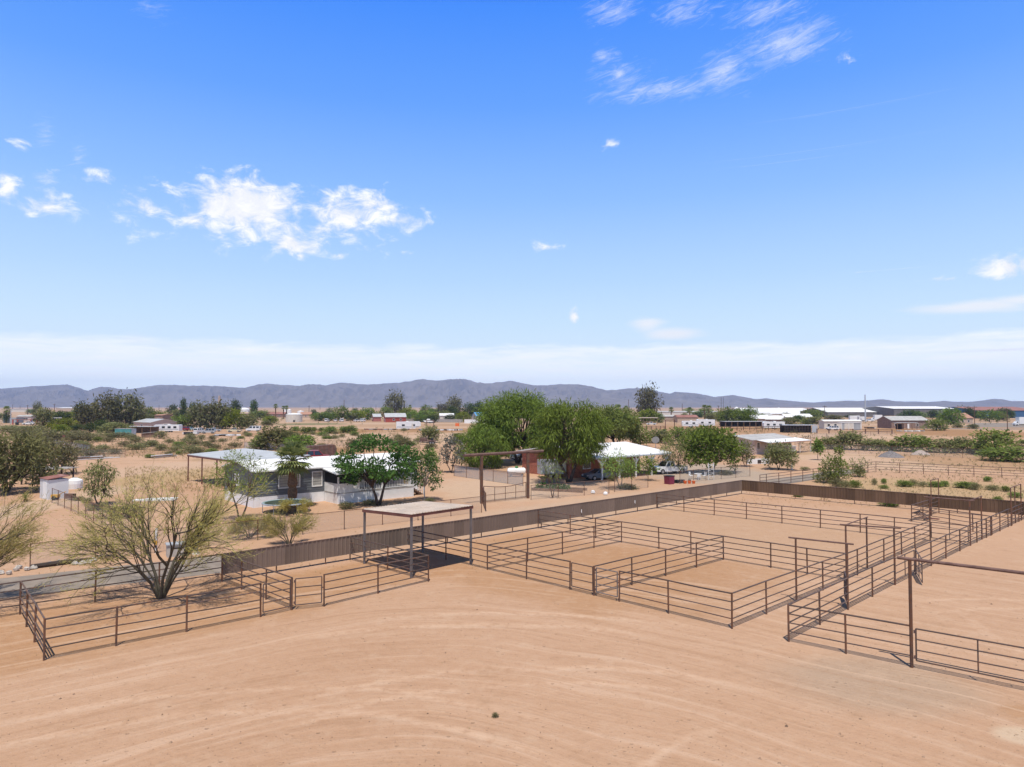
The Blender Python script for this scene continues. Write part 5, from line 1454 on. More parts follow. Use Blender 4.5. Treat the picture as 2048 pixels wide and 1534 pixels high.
for x in (-2.6, -.9, .8, 2.6):
    for y in (-1.3, 1.3): part('post', MB().tube((x, y, 0), (x, y, 2.2 + .5 * ((x * 7) % 1)), .1), M_dark, ps)
b = MB(); r = random.Random(3)
for i in range(11): b.box(r.uniform(-.3, .3), -1.5 + i * .3, 2.0 + r.uniform(0, .08), 6.2, .27, .05, r.uniform(-.04, .04))
part('roof', b, M_greywood, ps)
tk = thing('water_tank', 'squat white plastic tank right of the small shed', 'tank', P(149, 977)); part('tank', MB().lathe([(.85, 0), (.9, .6), (.85, 1.0), (.4, 1.25), (.2, 1.3)], 18), M_white, tk); part('lid', MB().lathe([(.22, 1.3), (.22, 1.36), (.05, 1.38)], 12), M_concrete, tk)
yb = thing('yard_tools', 'yellow and grey yard gear leaning by the shed', 'gear', P(124, 1000)); part('cart', MB().box(-.7, 0, .45, .7, .5, .3).tube((-.4, .2, .6), (.3, .2, .9), .03), M_pyellow, yb); part('wheels', MB().disc_y((-.7, -.3, .22), .22, .08).disc_y((-.7, .3, .22), .22, .08), M_tyre, yb); part('frame', MB().box(.8, .1, .4, .9, .6, .5), M_rusty, yb)
for i, (xa, ya, xb, yb_, lab, mt) in enumerate(((92, 926, 190, 917, 'long stack of pale boards along the back of the sandy lot, left', M_greywood), (150, 921, 245, 915, 'long white pipes and boards along the back of the sandy lot', M_white), (285, 919, 360, 912, 'pile of white sheets and dark timbers left of the flat shade roof', M_white))):
    A_, B_ = P(xa, ya), P(xb, yb_); o = thing('board_stack', lab, 'boards', A_, 0, 'board piles at the back of the lot'); r = random.Random(i); d = B_ - A_
    for k in range(4):
        t0, t1 = r.uniform(0, .4), r.uniform(.55, 1.0); off = Vector((r.uniform(-.3, .3), r.uniform(-.5, .5), .12 + .13 * k))
        part('board', MB().beam(d * t0 + off, d * t1 + off, .35, .11), (mt, M_greywood, M_wood, mt)[k], o)
o = thing('white_sheets', 'white boards lying flat behind the palo verde, in the yard of the grey home', 'boards', P(310, 1001), R(8)); part('sheets', MB().box(0, 0, .07, 4.2, 1.0, .12).box(.6, .3, .18, 3.0, .8, .06, .1), M_white, o)

# ================================================================ brick house with the white-post arcade
bA = Vector((11.9, 92, 0)); bang = 39.8
bu = Vector((math.cos(R(bang)), math.sin(R(bang)), 0)); bv = Vector((-bu.y, bu.x, 0))
bh = thing('brick_house', 'red brick house with a broad white roof and an arcade of white posts', 'house', bA, R(bang))
bl0, bl1 = -1.5, 14.8
part('wall', MB().add([(bl0 + .5, 4.5, 0), (bl1 - 1.2, 4.5, 0), (bl1 - 1.2, 15, 0), (bl0 + .5, 15, 0), (bl0 + .5, 4.5, 3.3), (bl1 - 1.2, 4.5, 3.3), (bl1 - 1.2, 15, 2.9), (bl0 + .5, 15, 2.9)], [(3, 2, 1, 0), (4, 5, 6, 7), (0, 1, 5, 4), (1, 2, 6, 5), (2, 3, 7, 6), (3, 0, 4, 7)]), M_brick, bh)
rf = MB(); rr_ = 4.25
for y0_, y1_, z0_, z1_ in ((-.3, 8.2, 3.0, rr_), (16.5, 8.2, 3.0, rr_)):
    xr = (bl1 + .4, bl1 - .1)
    vs = [(bl0, y0_, z0_), (xr[0], y0_, z0_), (xr[1], y1_, z1_), (bl0, y1_, z1_)]
    rf.add(vs + [(a, b_, c_ + .14) for a, b_, c_ in vs], [(3, 2, 1, 0), (4, 5, 6, 7), (0, 1, 5, 4), (1, 2, 6, 5), (2, 3, 7, 6), (3, 0, 4, 7)])
part('roof', rf, M_whiteroof, bh)
part('gutter', MB().box((bl0 + bl1) / 2, -.36, 2.98, bl1 - bl0, .12, .16), M_psilver, bh)
for x in (0.4, 3.9, 7.4, 10.9, 14.4):
    o = part('arcade_post', MB().box(x, .1, 1.4, .2, .2, 2.8), M_white, bh)
    br = MB()
    for s_ in (-1, 1): br.path([(x + s_ * .1, .1, 2.0), (x + s_ * .35, .1, 2.4), (x + s_ * .8, .1, 2.75)], [.11, .13, .1], 6)
    link('arch_bracket', br.mesh('arch_bracket', M_white), o)
for s_, w_ in ((2.0, 1.6), (6.5, 1.6)):
    m = MB().box(s_, 4.46, 1.7, w_, .06, 1.2); o = part('window', m, M_white, bh); link('pane', MB().box(s_, 4.43, 1.7, w_ - .2, .04, 1.0).mesh('pane', M_glass), o)
o = part('door', MB().box(9.6, 4.46, 1.05, 1.0, .06, 2.1), M_white, bh); link('handle', MB().box(9.95, 4.41, 1.05, .08, .06, .08).mesh('handle', M_chrome), o)
vehicle('pickup', 'parked_pickup', 'white pickup truck parked at the right end of the white-post arcade', P(1337, 947), 205, M_pwhite, s=1.0)
vehicle('sedan', 'parked_car', 'dark blue-grey car parked at the left end of the arcade', P(1199, 959), 205, M_pblue)
ct = thing('cargo_trailer', 'pale grey enclosed trailer under the drooping mesquite', 'trailer', P(1103, 955), R(12))
part('body', slab(MB(), [(-1.8, .55), (-1.8, 2.5), (1.5, 2.5), (1.85, 2.2), (1.85, .55)], 2.0), M_psilver, ct)
part('door', MB().box(-.3, -1.02, 1.4, .8, .03, 1.6), M_pwhite, ct)
for x in (-.4, .4):
    for y in (-1, 1): wheel(ct, x, y * .98, .34)
part('tow_bar', MB().beam((1.8, 0, .5), (2.8, 0, .5), .1, .1), M_black, ct)
vehicle('pickup', 'parked_pickup', 'white and dark work truck behind the trunk of the biggest mesquite', P(1052, 921), 200, M_pwhite)
pc = thing('patio_set', 'white table and chairs near the wire enclosure', 'furniture', P(1396, 958), R(20))
part('table', MB().lathe([(.08, 0), (.05, .68), (.55, .7), (.55, .74)], 12), M_white, pc)
for i in range(3):
    a = i * 2.1; o = part('chair', MB().box(math.cos(a), math.sin(a), .42, .45, .45, .05, a).box(math.cos(a) * 1.22, math.sin(a) * 1.22, .68, .06, .45, .5, a), M_white, pc)
    for dx_, dy_ in ((-.18, -.18), (.18, .18), (-.18, .18), (.18, -.18)): link('leg', MB().tube((math.cos(a) + dx_, math.sin(a) + dy_, 0), (math.cos(a) + dx_, math.sin(a) + dy_, .4), .02).mesh('leg', M_white), o)

# ================================================================ pink house with the patio roof
pA = P(1503, 910); pang = 40
pu = Vector((math.cos(R(pang)), math.sin(R(pang)), 0))
pL = (on_line(pA, pA + pu * 30, 1583) - pA).length
ph = house('pink_house', 'pale pink sided house with a weathered roof and a white patio cover', pA, pang, pL, 8.5, 3.0, .75, M_pink, M_offroof, .4,
           [('l', 'window', 6.0, 1.7, .8, 1.3), ('l', 'door', 1.6, 1.2, 1.9, 2.3, None, M_greywood), ('f', 'window', 2.6, 1.75, 1.2, 1.5), ('f', 'window', 7.0, 1.8, 2.0, 1.3), ('f', 'door', 10.2, 1.1, 1.0, 2.1), ('f', 'window', 13.4, 1.9, 1.8, 1.0)], chimney=(3, 5.5), lap=.3)
vs = [(1.4, -3.6, 2.45), (pL + 2.5, -3.6, 2.45), (pL + 1.6, -.02, 3.0), (1.4, -.02, 3.0)]
part('patio_roof', MB().add(vs + [(a, b_, c_ + .1) for a, b_, c_ in vs], [(3, 2, 1, 0), (4, 5, 6, 7), (0, 1, 5, 4), (1, 2, 6, 5), (2, 3, 7, 6), (3, 0, 4, 7)]), M_whiteroof, ph)
for x in (1.7, 5.6, 9.5, 13.4, pL + 1.8): part('patio_post', MB().box(x, -3.4, 1.22, .14, .14, 2.44), M_cream, ph)
part('fascia', MB().box((1.4 + pL + 2.5) / 2, -3.63, 2.48, pL + 1.2, .05, .2), M_terra, ph)
sp_ = thing('play_box', 'small white and lilac hutch on legs at the right end of the patio', 'hutch', P(1583, 909)); part('box', MB().box(0, 0, 1.2, 1.4, 1.0, 1.0), M_cream, sp_); part('roof', MB().box(0, -.1, 1.75, 1.8, 1.3, .08), M_greyroof, sp_)
for x in (-.6, .6): part('leg', MB().box(x, -.35, .35, .09, .09, .7).box(x, .35, .35, .09, .09, .7), M_wood, sp_)
o = thing('low_wall', 'low whitewashed block wall in front of the pink house', 'wall', P(1516, 928), R(12)); part('blocks', MB().box(0, 0, .45, 4.0, .25, .9).box(2.2, .9, .45, .25, 1.6, .9), M_white, o); part('hatch', MB().box(.2, -.14, .42, .7, .05, .6), M_dark, o)
o = thing('white_post', 'short white standpipe on the dirt right of the pink house', 'post', P(1584, 940)); part('pipe', MB().tube((0, 0, 0), (0, 0, .95), .11), M_white, o)
for key, pxc, base, w_, h_, lab, mt, sd_ in (('d', 1782, 914, 50, 12, 'dark grey gravel heap behind the weedy lot', M_gravel, 1), ('p', 1841, 909, 36, 9, 'pale gravel heap right of the dark one', M_gravel2, 2)):
    b_ = P(pxc, base); k = b_.y / FPX; r = random.Random(sd_); m = MB(); n = 22
    m.lathe([(w_ * k / 2, -.05), (w_ * k * .33, h_ * k * .42), (w_ * k * .14, h_ * k * .84), (w_ * k * .03, h_ * k)], n)
    m.v = [(x * r.uniform(.93, 1.08), y * r.uniform(.93, 1.08), z * r.uniform(.93, 1.05)) for x, y, z in m.v]
    o = link('gravel_heap', m.mesh('gravel_heap', mt), None, b_); tag(o, lab, 'heap')
# ================================================================ the settlement beyond: houses, sheds, vehicles
def H(label, px, py, ang, pxr, W, eave, rise, wm, rm, ops=(), name='house', cat='house', **k):
    A = P(px, py); u = Vector((math.cos(R(ang)), math.sin(R(ang)), 0))
    L = (on_line(A, A + u * 10, pxr) - A).length
    return house(name, label, A, ang, L, W, eave, rise, wm, rm, openings=[(o[0], o[1], (o[2] * L if o[0] in 'fb' else o[2] * W)) + tuple(o[3:]) for o in ops], cat=cat, **k)
win = lambda f, s, z=1.6, w_=1.3, h_=1.2: (f, 'window', s, z, w_, h_)
door = lambda f, s: (f, 'door', s, 1.05, 1.0, 2.1)
# left
H('pale pink house with a grey metal roof left of the white trailer', 267, 858.5, -38, 301, 11, 3.1, 1.3, M_pink, M_greyroof, [win('r', .55, 1.9, 1.6), door('r', .75), win('f', .5)])
H('small pink house with a window behind the white car, far left', 33, 843, 12, 62, 8, 3.2, .8, M_pink, M_offroof, [win('f', .6, 1.6, 3.0, 1.6), win('f', .2)])
pa = thing('patio_awning', 'rust red flat awning on posts beside the white car, far left', 'awning', P(54, 849), R(6))
part('roof', MB().box(0, 0, 2.75, 13, 4.5, .22), M_redroof, pa)
for x in (-6, -3.6, 3, 6): part('post', MB().box(x, -2, 1.35, .5, .4, 2.7), M_redwall, pa)
H('house with a blue-grey roof half hidden by the feathery tree, far left', 92, 838, 8, 124, 9, 3.0, 1.8, M_cream, M_greyroof, [win('f', .3), win('f', .7)])
gw_ = thing('block_wall', 'grey block wall enclosure beside the light pole, far left', 'wall', P(6, 846), 0)
q = P(32, 846) - P(6, 846); part('blocks', MB().box(q.x / 2, 0, 1.6, q.x, .3, 3.2).box(q.x, 3, 1.6, .3, 6, 3.2), M_greywall, gw_)
H('low long white building on the horizon, far left', 20, 824, 0, 75, 20, 4.5, .6, M_cream, M_offroof, name='long_building', cat='building')
H('white flat-roofed building on the horizon left of the eucalyptus group', 112, 824, -5, 155, 30, 6.5, 1, M_tanwall, M_whiteroof, name='long_building', cat='building')
H('terracotta roofed house among trees behind the pink house', 331, 841, -30, 348, 10, 3.0, 2.0, M_tanwall, M_terra, [win('f', .5)])
H('brown hut roof peeking over the pink house', 309, 843, -20, 325, 7, 4.0, .5, M_brownwall, M_terra, [win('f', .5)], name='hut', cat='hut')
H('tan walled house right of the lime tree mass', 480, 838, 10, 506, 12, 4.2, .6, M_tanwall, M_tanwall, [win('f', .5)])
H('long low house with a red-brown roof left of the round white tank', 533, 835, 4, 569, 9, 3.0, 1.6, M_brownwall, M_redroof, [win('f', .3), win('f', .7)])
H('house with a terracotta roof right behind the round white tank', 601, 836, 12, 622, 10, 3.0, 1.8, M_tanwall, M_terra, [win('f', .5)])
H('pale house roof between the two round green trees', 655, 837, 5, 668, 9, 3.0, 1.6, M_cream, M_shingle, [win('f', .5)])
H('pale house partly hidden between the round trees and the red house', 697, 838, 5, 720, 9, 3.2, 1.6, M_cream, M_offroof, [win('f', .5)])
H('barn red gabled house with a pale grey roof', 771, 844.5, 16, 812, 11, 3.2, 2.2, M_redwall, M_greyroof, [win('l', .5, 1.8, 1.6), door('l', .25), win('f', .4), win('f', .75)])
H('smaller pinkish red gabled house left of the barn red one', 747, 843, 18, 762, 9, 3.0, 1.8, mk('faded red wall', (.42, .16, .13), .8), M_greyroof, [win('l', .5, 1.7, 2.0)])
H('white roofed house between yellow-green trees, left of the blue roof', 880, 839.5, 10, 908, 10, 3.0, 1.5, M_cream, M_whiteroof, [win('f', .4), door('f', .7)])
H('small house with a bright blue roof behind a white wall', 953, 842, 22, 978, 9, 3.4, 2.2, M_cream, M_blueroof, [win('l', .5, 1.8, 1.4), win('f', .5)])
ww = thing('garden_wall', 'long white garden wall in front of the blue-roofed house', 'wall', P(929, 846.5)); q = P(975, 847) - P(929, 846.5)
part('wall', MB().beam(ZUP * 1.1, q + ZUP * 1.1, .25, 2.2), M_white, ww); part('coping', MB().beam(ZUP * 2.26, q + ZUP * 2.26, .35, .12), M_cream, ww)
lw = thing('board_fence', 'long grey board fence right of the red house', 'fence', P(812, 843.5)); q = P(925, 845) - P(812, 843.5)
part('boards', MB().beam(ZUP * .95, q + ZUP * .95, .08, 1.9), M_greywood, lw)
for i in range(12): part('post', MB().box(*(q * (i / 11) + Vector((0, -.12, 1.0))), .16, .16, 2.0), M_greywood, lw)
wt = thing('storage_tank', 'big round white storage tank with a dark door, beyond the green strip', 'tank', P(588, 844)); k = P(588, 844).y / FPX
part('wall', MB().lathe([(16 * k, 0), (16 * k, 15.2 * k)], 28), M_cream, wt); part('roof', MB().lathe([(16.3 * k, 15.2 * k), (10 * k, 17 * k), (1 * k, 18 * k)], 28), M_whiteroof, wt)
part('door', MB().box(5 * k, -15.4 * k, 2.0 * k, 3 * k, .5, 4.2 * k), M_black, wt)
for i, (px, w_, top, base, lab) in enumerate(((570, 8, 817, 833, 'left upright white silo beyond the round white tank'), (578, 9, 818, 833, 'right upright white silo beyond the round white tank'), (601, 13, 821, 830, 'squat white tank right of the upright silos'))):
    b_ = P(px, base); k = b_.y / FPX; o = thing('silo', lab, 'silo', b_, 0, 'white silos behind the storage tank')
    part('wall', MB().lathe([(w_ * k / 2, 0), (w_ * k / 2, (base - top - 1.5) * k)], 18), M_white, o); part('roof', MB().lathe([(w_ * k / 2, (base - top - 1.5) * k), (.3, (base - top) * k)], 18), M_whiteroof, o)
for px, w_, top, base, lab in ((487, 24, 815.2, 824, 'low white dome roof on the horizon right of the grain elevator'), (1473, 8, 813.6, 824, 'white round dome above the green tree group'), (1557.5, 4, 814.5, 819, 'tiny white dome on the far flats')):
    b_ = P(px, base); k = b_.y / FPX; o = thing('dome_building', lab, 'dome', b_)
    hh = (base - top) * k; rr_ = w_ * k / 2
    part('wall', MB().lathe([(rr_, 0), (rr_, hh * .5)], 20), M_white, o)
    part('roof', MB().lathe([(rr_ * math.cos(a * math.pi / 16), hh * .5 + hh * .5 * math.sin(a * math.pi / 16)) for a in range(8)], 20), M_whiteroof, o, smooth=True)
ge = thing('grain_elevator', 'tall tan grain elevator tower with a sloping chute on the horizon', 'tower', P(438.5, 823)); k = P(438.5, 823).y / FPX
part('tower', MB().box(0, 0, 14 * k, 4 * k, 3 * k, 28 * k), M_tanwall, ge); part('head_house', MB().box(0, 0, 29.5 * k, 3 * k, 3 * k, 4 * k), M_tanwall, ge)
part('chute', MB().tube((1.5 * k, 0, 27 * k), (17 * k, 0, 12 * k), .35 * k), M_darkwall, ge); part('leg', MB().tube((17 * k, 0, 30 * k), (17 * k, 0, 0), .25 * k), M_darkwall, ge)
# lean-to, hut, container in the left scrub
ln = thing('lean_to', 'long low lean-to with a grey metal roof before the pink house', 'shed', P(282, 866), R(-10)); k = P(282, 866).y / FPX
part('roof', MB().box(0, 0, 2.4, 12, 4.5, .15), M_greyroof, ln)
for x in (-5.5, -2, 2, 5.5):
    for y in (-2, 2): part('post', MB().box(x, y, 1.15, .18, .18, 2.3), M_wood, ln)
part('back_wall', MB().box(0, 2.1, 1.1, 11.5, .1, 2.2), M_brownwall, ln)
cn = thing('container', 'faded teal metal container under a tree in the left scrub', 'container', P(251, 872), R(-8)); part('body', MB().box(0, 0, 1.2, 6.0, 2.4, 2.4), M_tealpaint, cn); part('doors', MB().box(3.03, 0, 1.2, .06, 2.2, 2.2), M_galv, cn); part('roof', MB().box(0, 0, 2.44, 6.1, 2.5, .08), M_offroof, cn)
ht_ = thing('timber_hut', 'tumbledown brown timber hut below the lean-to', 'hut', P(297, 875), R(15)); part('wall', MB().box(0, 0, .7, 3.6, 2.2, 1.4), M_wood, ht_); part('roof', MB().beam((-2.1, 0, 1.35), (2.1, 0, 1.75), 2.7, .1), M_greywood, ht_)
tpn = thing('covered_boat', 'pale tarped boat beside the pink house', 'boat', P(277, 857), R(-5)); part('hull', slab(MB(), [(-3.2, .5), (-3.3, 1.2), (3.4, 1.3), (2.6, .5)], 2.0), M_pwhite, tpn); part('cover', slab(MB(), [(-3.2, 1.2), (-2, 1.8), (2, 1.9), (3.3, 1.3)], 2.1, .5, 1.2), M_offroof, tpn)
for x in (-1, .6): part('trailer_wheel', MB().disc_y((x, -.9, .35), .35, .2), M_tyre, tpn)
sgn = thing('field_sign', 'small rust brown board sign on a post above the slatted fence, far left', 'sign', P(127.6, 884)); part('post', MB().tube((0, 0, 0), (0, 0, 1.6), .06), M_wood, sgn); part('board', MB().box(0, -.08, 1.6, .75, .06, .65), M_fascia, sgn)
# right
H('white roofed house with terracotta eaves in the middle right', 1496, 848, -32, 1530, 12, 3.0, 1.9, M_tanwall, M_whiteroof, [win('r', .5), win('f', .5)])
H('second white gabled roof with a rust edge, right of the first', 1532, 850, -22, 1566, 10, 3.0, 1.8, M_brownwall, M_whiteroof, [win('r', .5), win('f', .4)])
sl2 = thing('shade_roof', 'long low shade roof of pale metal before the white-roofed houses', 'shade roof', P(1488, 853), R(4)); k = P(1488, 853).y / FPX
part('roof', MB().box(0, 0, 2.5, 90 * k, 7, .18), M_greyroof, sl2)
for i in range(8):
    x = -43 * k + 86 * k * i / 7
    for y in (-3.2, 3.2): part('post', MB().box(x, y, 1.2, .2, .2, 2.4), M_wood, sl2)
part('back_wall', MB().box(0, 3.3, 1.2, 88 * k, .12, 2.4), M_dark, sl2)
hs_ = thing('horse_stalls', 'row of dark open stalls with a metal roof and a grey end panel', 'stalls', P(1598, 865), R(-2)); k = P(1598, 865).y / FPX
part('roof', MB().box(0, 0, 15 * k, 68 * k, 5, .18), M_galv, hs_)
part('end_panel', MB().box(26 * k, -2.4, 7 * k, 11 * k, .1, 13.6 * k), M_galv, hs_)
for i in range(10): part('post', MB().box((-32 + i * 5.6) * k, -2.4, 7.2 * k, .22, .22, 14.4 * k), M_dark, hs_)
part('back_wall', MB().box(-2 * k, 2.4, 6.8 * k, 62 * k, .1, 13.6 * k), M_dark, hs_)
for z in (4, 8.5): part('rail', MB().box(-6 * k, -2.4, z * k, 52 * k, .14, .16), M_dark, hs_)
for i, (px, lab) in enumerate(((1462, 'left pale garden parasol before the green tree group'), (1472, 'right pale garden parasol before the green tree group'))):
    o = thing('parasol', lab, 'parasol', P(px, 849)); part('pole', MB().tube((0, 0, 0), (0, 0, 3.4), .08), M_wood, o); part('canopy', MB().lathe([(2.0, 2.7), (.1, 3.7)], 8), M_cream, o)
mh = H('white single-wide mobile home with grey awning sheets and a white roof', 1648.5, 857.5, 1.5, 1723, 5, 3.3, .5, M_cream, M_whiteroof, [win('f', .12), win('f', .3)], name='mobile_home', cat='house')
aw = thing('tarp_awning', 'grey tarpaulin sides and posts under the white mobile home awning', 'awning', P(1680, 860), 0); q = P(1719, 860) - P(1680, 860)
part('roof', MB().box(q.x / 2, 0, 3.05, q.x + 1, 3.4, .1), M_whiteroof, aw)
for x0_, x1_ in ((.62, .95), (.02, .14)): part('tarp', MB().beam((q.x * x0_, -1.5, 1.45), (q.x * x1_, -1.5, 1.45), .06, 2.8), M_greywall, aw)
for x in (0, q.x * .36, q.x * .58, q.x): part('post', MB().box(x, -1.6, 1.5, .14, .14, 3.0), M_white, aw)
bhs = H('brown block house with a patched pale roof and a long porch', 1783, 857, 2, 1857, 11, 3.6, 1.7, M_brownwall, M_offroof, [win('f', .12), win('f', .7), door('f', .45)])
pr2 = thing('porch', 'long low porch roof along the brown block house', 'porch', P(1791, 858.6)); q = P(1844, 859.4) - P(1791, 858.6)
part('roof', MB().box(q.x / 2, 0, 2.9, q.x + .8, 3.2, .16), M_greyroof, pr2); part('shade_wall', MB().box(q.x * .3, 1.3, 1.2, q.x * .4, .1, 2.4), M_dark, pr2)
for i in range(5): part('post', MB().box(q.x * i / 4, -1.4, 1.4, .2, .2, 2.8), M_wood, pr2)
H('tan house with a hipped terracotta roof near the asphalt lot', 1917, 848, 6, 1946, 12, 3.4, 2.6, M_tanwall, M_terra, [win('f', .3), win('f', .7)])
for lab, px, py, pxr, W, ev, ri, wm, rm in (
    ('long white building with a thin blue-grey edge behind the fan palms', 1312, 831, 1440, 30, 3.6, 1.0, M_cream, M_offroof),
    ('low long roofs with a terracotta end left of the paired palms', 1312, 844, 1352, 10, 3.4, .9, M_tanwall, M_offroof),
    ('pale low house with a reddish porch roof below the palms', 1355, 845, 1396, 10, 3.2, 1.2, M_tanwall, M_redroof),
    ('huge white greenhouse roof stretching along the horizon at right', 1506, 832, 1655, 120, 2.2, 5.5, M_cream, M_whiteroof),
    ('white low sheds in front of the huge greenhouse roof', 1572, 842, 1627, 14, 2.6, 2.0, M_cream, M_whiteroof),
    ('white walled sheds with pale roofs left of the greenhouse', 1508, 838, 1545, 14, 3.0, 1.6, M_greywall, M_offroof),
    ('long warehouse with a white roof and a dark grey front', 1656, 834, 1790, 60, 4.4, 3.8, M_darkwall, M_whiteroof),
    ('taller dark warehouse with a white roof edge, right of the first', 1788, 835, 1914, 60, 7.6, 2.0, M_darkwall, M_whiteroof),
    ('long building with a dark red roof and deep blue walls at the right edge', 1955, 836, 2080, 60, 6.2, 3.0, M_bluewall, M_redroof)):
    H(lab, px, py, 0, pxr, W, ev, ri, wm, rm, [], name='long_building', cat='building')
fs = thing('shade_roof', 'long flat tan shade roof on thin posts below the tallest eucalyptus', 'shade roof', P(1278, 847)); k = P(1278, 847).y / FPX
part('roof', MB().box(0, 0, 11.6 * k, 72 * k, 8, .3), M_tan, fs)
for i in range(6):
    for y in (-3.6, 3.6): part('post', MB().box((-34 + i * 13.6) * k, y, 5.7 * k, .2, .2, 11.4 * k), M_wood, fs)
rp = thing('screen_panel', 'rust red screen panel under the flat tan shade roof', 'panel', P(1267, 851)); part('panel', MB().box(0, 0, 1.4, 14 * k, .12, 2.8), M_redwall, rp); part('posts', MB().box(-7 * k, -.1, 1.5, .2, .2, 3).box(7 * k, -.1, 1.5, .2, .2, 3), M_wood, rp)
# vehicles
vehicle('sedan', 'parked_car', 'small white car parked by the rust red awning, far left', P(57.5, 849.6), 185, M_pwhite, s=1.25)
vehicle('suv', 'parked_car', 'dark red car parked beyond the white trailer', P(366, 861.5), 165, M_pred)
vehicle('sedan', 'parked_car', 'pale teal car right of the dark red one', P(377, 861), 170, M_pteal)
vehicle('van', 'parked_van', 'white panel van with red marks left of the silver car', P(399, 866), 80, M_pwhite, s=.9)
vehicle('suv', 'parked_car', 'silver sport utility car in the row by the dark trees', P(417, 867), 190, M_psilver)
vehicle('pickup', 'parked_pickup', 'silver pickup behind the silver car', P(429, 863), 195, M_psilver, s=.9)
vehicle('pickup', 'parked_pickup', 'cream pickup under the lime tree', P(469, 864.5), 180, M_pcream, s=.95)
vehicle('van', 'parked_van', 'white van standing alone at the right end of the dark trees', P(507, 862.5), 180, M_pwhite)
vehicle('pickup', 'parked_pickup', 'white pickup parked under the flat tan shade roof', P(1303, 850), 160, M_pwhite, s=.9)
vehicle('suv', 'parked_car', 'white sport utility car in front of the white mobile home', P(1665, 860.5), 182, M_pwhite)
vehicle('pickup', 'parked_pickup', 'white pickup right of the box trailers by the warehouse', P(1739, 843), 180, M_pwhite)
for i, px in enumerate((654, 671, 683, 713, 724)):
    (vehicle('pickup' if i % 2 else 'van', 'parked_truck', 'white truck in the parked row under the round trees by the red house', P(px, 843.6), 90 + 12 * i, M_pwhite, group='white trucks parked in a row by the red house', cat='truck'))
rv_trailer('white travel trailer with dark windows parked before the pink house', P(336, 864.5), 176, 10.0, 2.9, wins=4)
rv_trailer('white fifth-wheel camper standing in the open junk-strewn field', P(817, 859.5), 8, 10.2, 3.4, True, wins=2, name='camper')
rv_trailer('left white camper below the fan palms', P(1380, 854.5), 175, 7.5, 3.0, wins=2)
rv_trailer('right white camper with two dark windows below the paired palms', P(1411, 853), 178, 8.6, 3.4, True, wins=2, name='camper')
rv_trailer('white camper parked between the shade roof and the stalls', P(1547, 858), 178, 9.0, 3.2, wins=3)
box_truck('left white box trailer before the long warehouse', P(1706, 842), 175, 8.0, 3.6, False, name='box_trailer')
box_truck('right white box trailer before the long warehouse', P(1720, 843), 180, 5.5, 3.2, False, name='box_trailer')
box_truck('white box truck right of the box trailers', P(1753, 842.5), 178, 6.5, 4.2)
box_truck('orange-yellow bus by the taller warehouse', P(1778, 841), 178, 8, 3.2, True, pm=M_pyellow, name='bus', group=None)
box_truck('white lorry cut by the right edge beside the asphalt lot', P(2046, 851.5), 183, 9, 4.4, group=None)
b_ = P(857, 846.5); bt = thing('motor_boat', 'small white boat with a windscreen in front of the board fence', 'boat', b_, R(170)); part('hull', slab(MB(), [(-2.6, .7), (-2.7, 1.5), (2.9, 1.6), (2.0, .7)], 2.1), M_pwhite, bt); part('cabin', slab(MB(), [(-.9, 1.5), (-.7, 2.6), (.6, 2.6), (1.1, 1.5)], 1.6), M_pwhite, bt); part('windscreen', MB().beam((1.12, 0, 1.6), (.64, 0, 2.6), 1.4, .05), M_glass, bt); part('trailer', MB().box(0, 0, .5, 5.4, 1.2, .2).disc_y((-.8, -.9, .32), .32, .2).disc_y((-.8, .9, .32), .32, .2), M_black, bt)
ft = thing('flatbed_trailer', 'dark rusted flatbed trailer under a grey-green shrub', 'trailer', P(855, 889), R(6)); k = P(855, 889).y / FPX
part('bed', MB().box(0, 0, .95, 33 * k, 1.9, .3).box(-8 * k, 0, 1.4, 15 * k, 1.9, .7), M_rusty, ft)
for x in (6, 11): 
    for y in (-1, 1): wheel(ft, x * k, y * .9, .42)
part('load', MB().box(9 * k, 0, 1.4, 5 * k, 1.2, .6), M_black, ft)
# portals, junk
for lab, pa_, pb_, h_ in (('brown pipe portal in the junk-strewn field by the white camper', (853.5, 856), (867.5, 856), 14.5), ('brown pipe portal in the far corral below the palms', (1331, 858.5), (1349, 858), 18)):
    A_, B_ = P(*pa_), P(*pb_); overhead(lab, A_, B_, h_ * A_.y / FPX, (.2, .2), .16, .15, group='brown pipe portals far off')
fence('far brown rail fence of the corral below the flat tan shade roof', P(1258, 860), P(1330, 859), 7, (1.5, 1.5), rr=.08, pr=.13, tr=.1, rails=(.98, .5), group='far brown rail fences')
fence('far brown rail fence before the long low shade roof', P(1436, 861), P(1562, 860), 9, (1.6, 1.6), rr=.08, pr=.13, tr=.1, rails=(.98, .5), group='far brown rail fences')
fence('far fence of thick dark posts before the white mobile home', P(1634, 866.5), P(1784, 868), (1658, 1681, 1706, 1731, 1757), (1.7, 1.7), rr=.05, pr=.2, tr=.06, rails=(.9, .5), group='far brown rail fences')
wirefence('wire mesh panel fence on the dirt left of the desert shrub row', [P(1590, 890), P(1634, 876), P(1790, 870)], 1.5, 5.0, cover=.1)
r = random.Random(5)
def junk(label, px0, px1, py, n, mats, hmax=1.2, group='junk heaps in the far fields'):
    A = P(px0, py); o = thing('junk_heap', label, 'junk', A, 0, group); q = P(px1, py) - A
    for i, m in enumerate(mats):
        b = MB()
        for _ in range(n): b.box(q.x * r.random(), r.uniform(-1.5, 1.5), hmax * .25, r.uniform(.5, 2.2), r.uniform(.4, 1.4), hmax * r.uniform(.3, .5), r.random() * 3)
        part(('sheets', 'boxes', 'scrap')[i % 3], b, m, o)
junk('white and grey junk strewn before the parked row, left field', 436, 475, 872, 6, (M_white, M_greywall, M_dark))
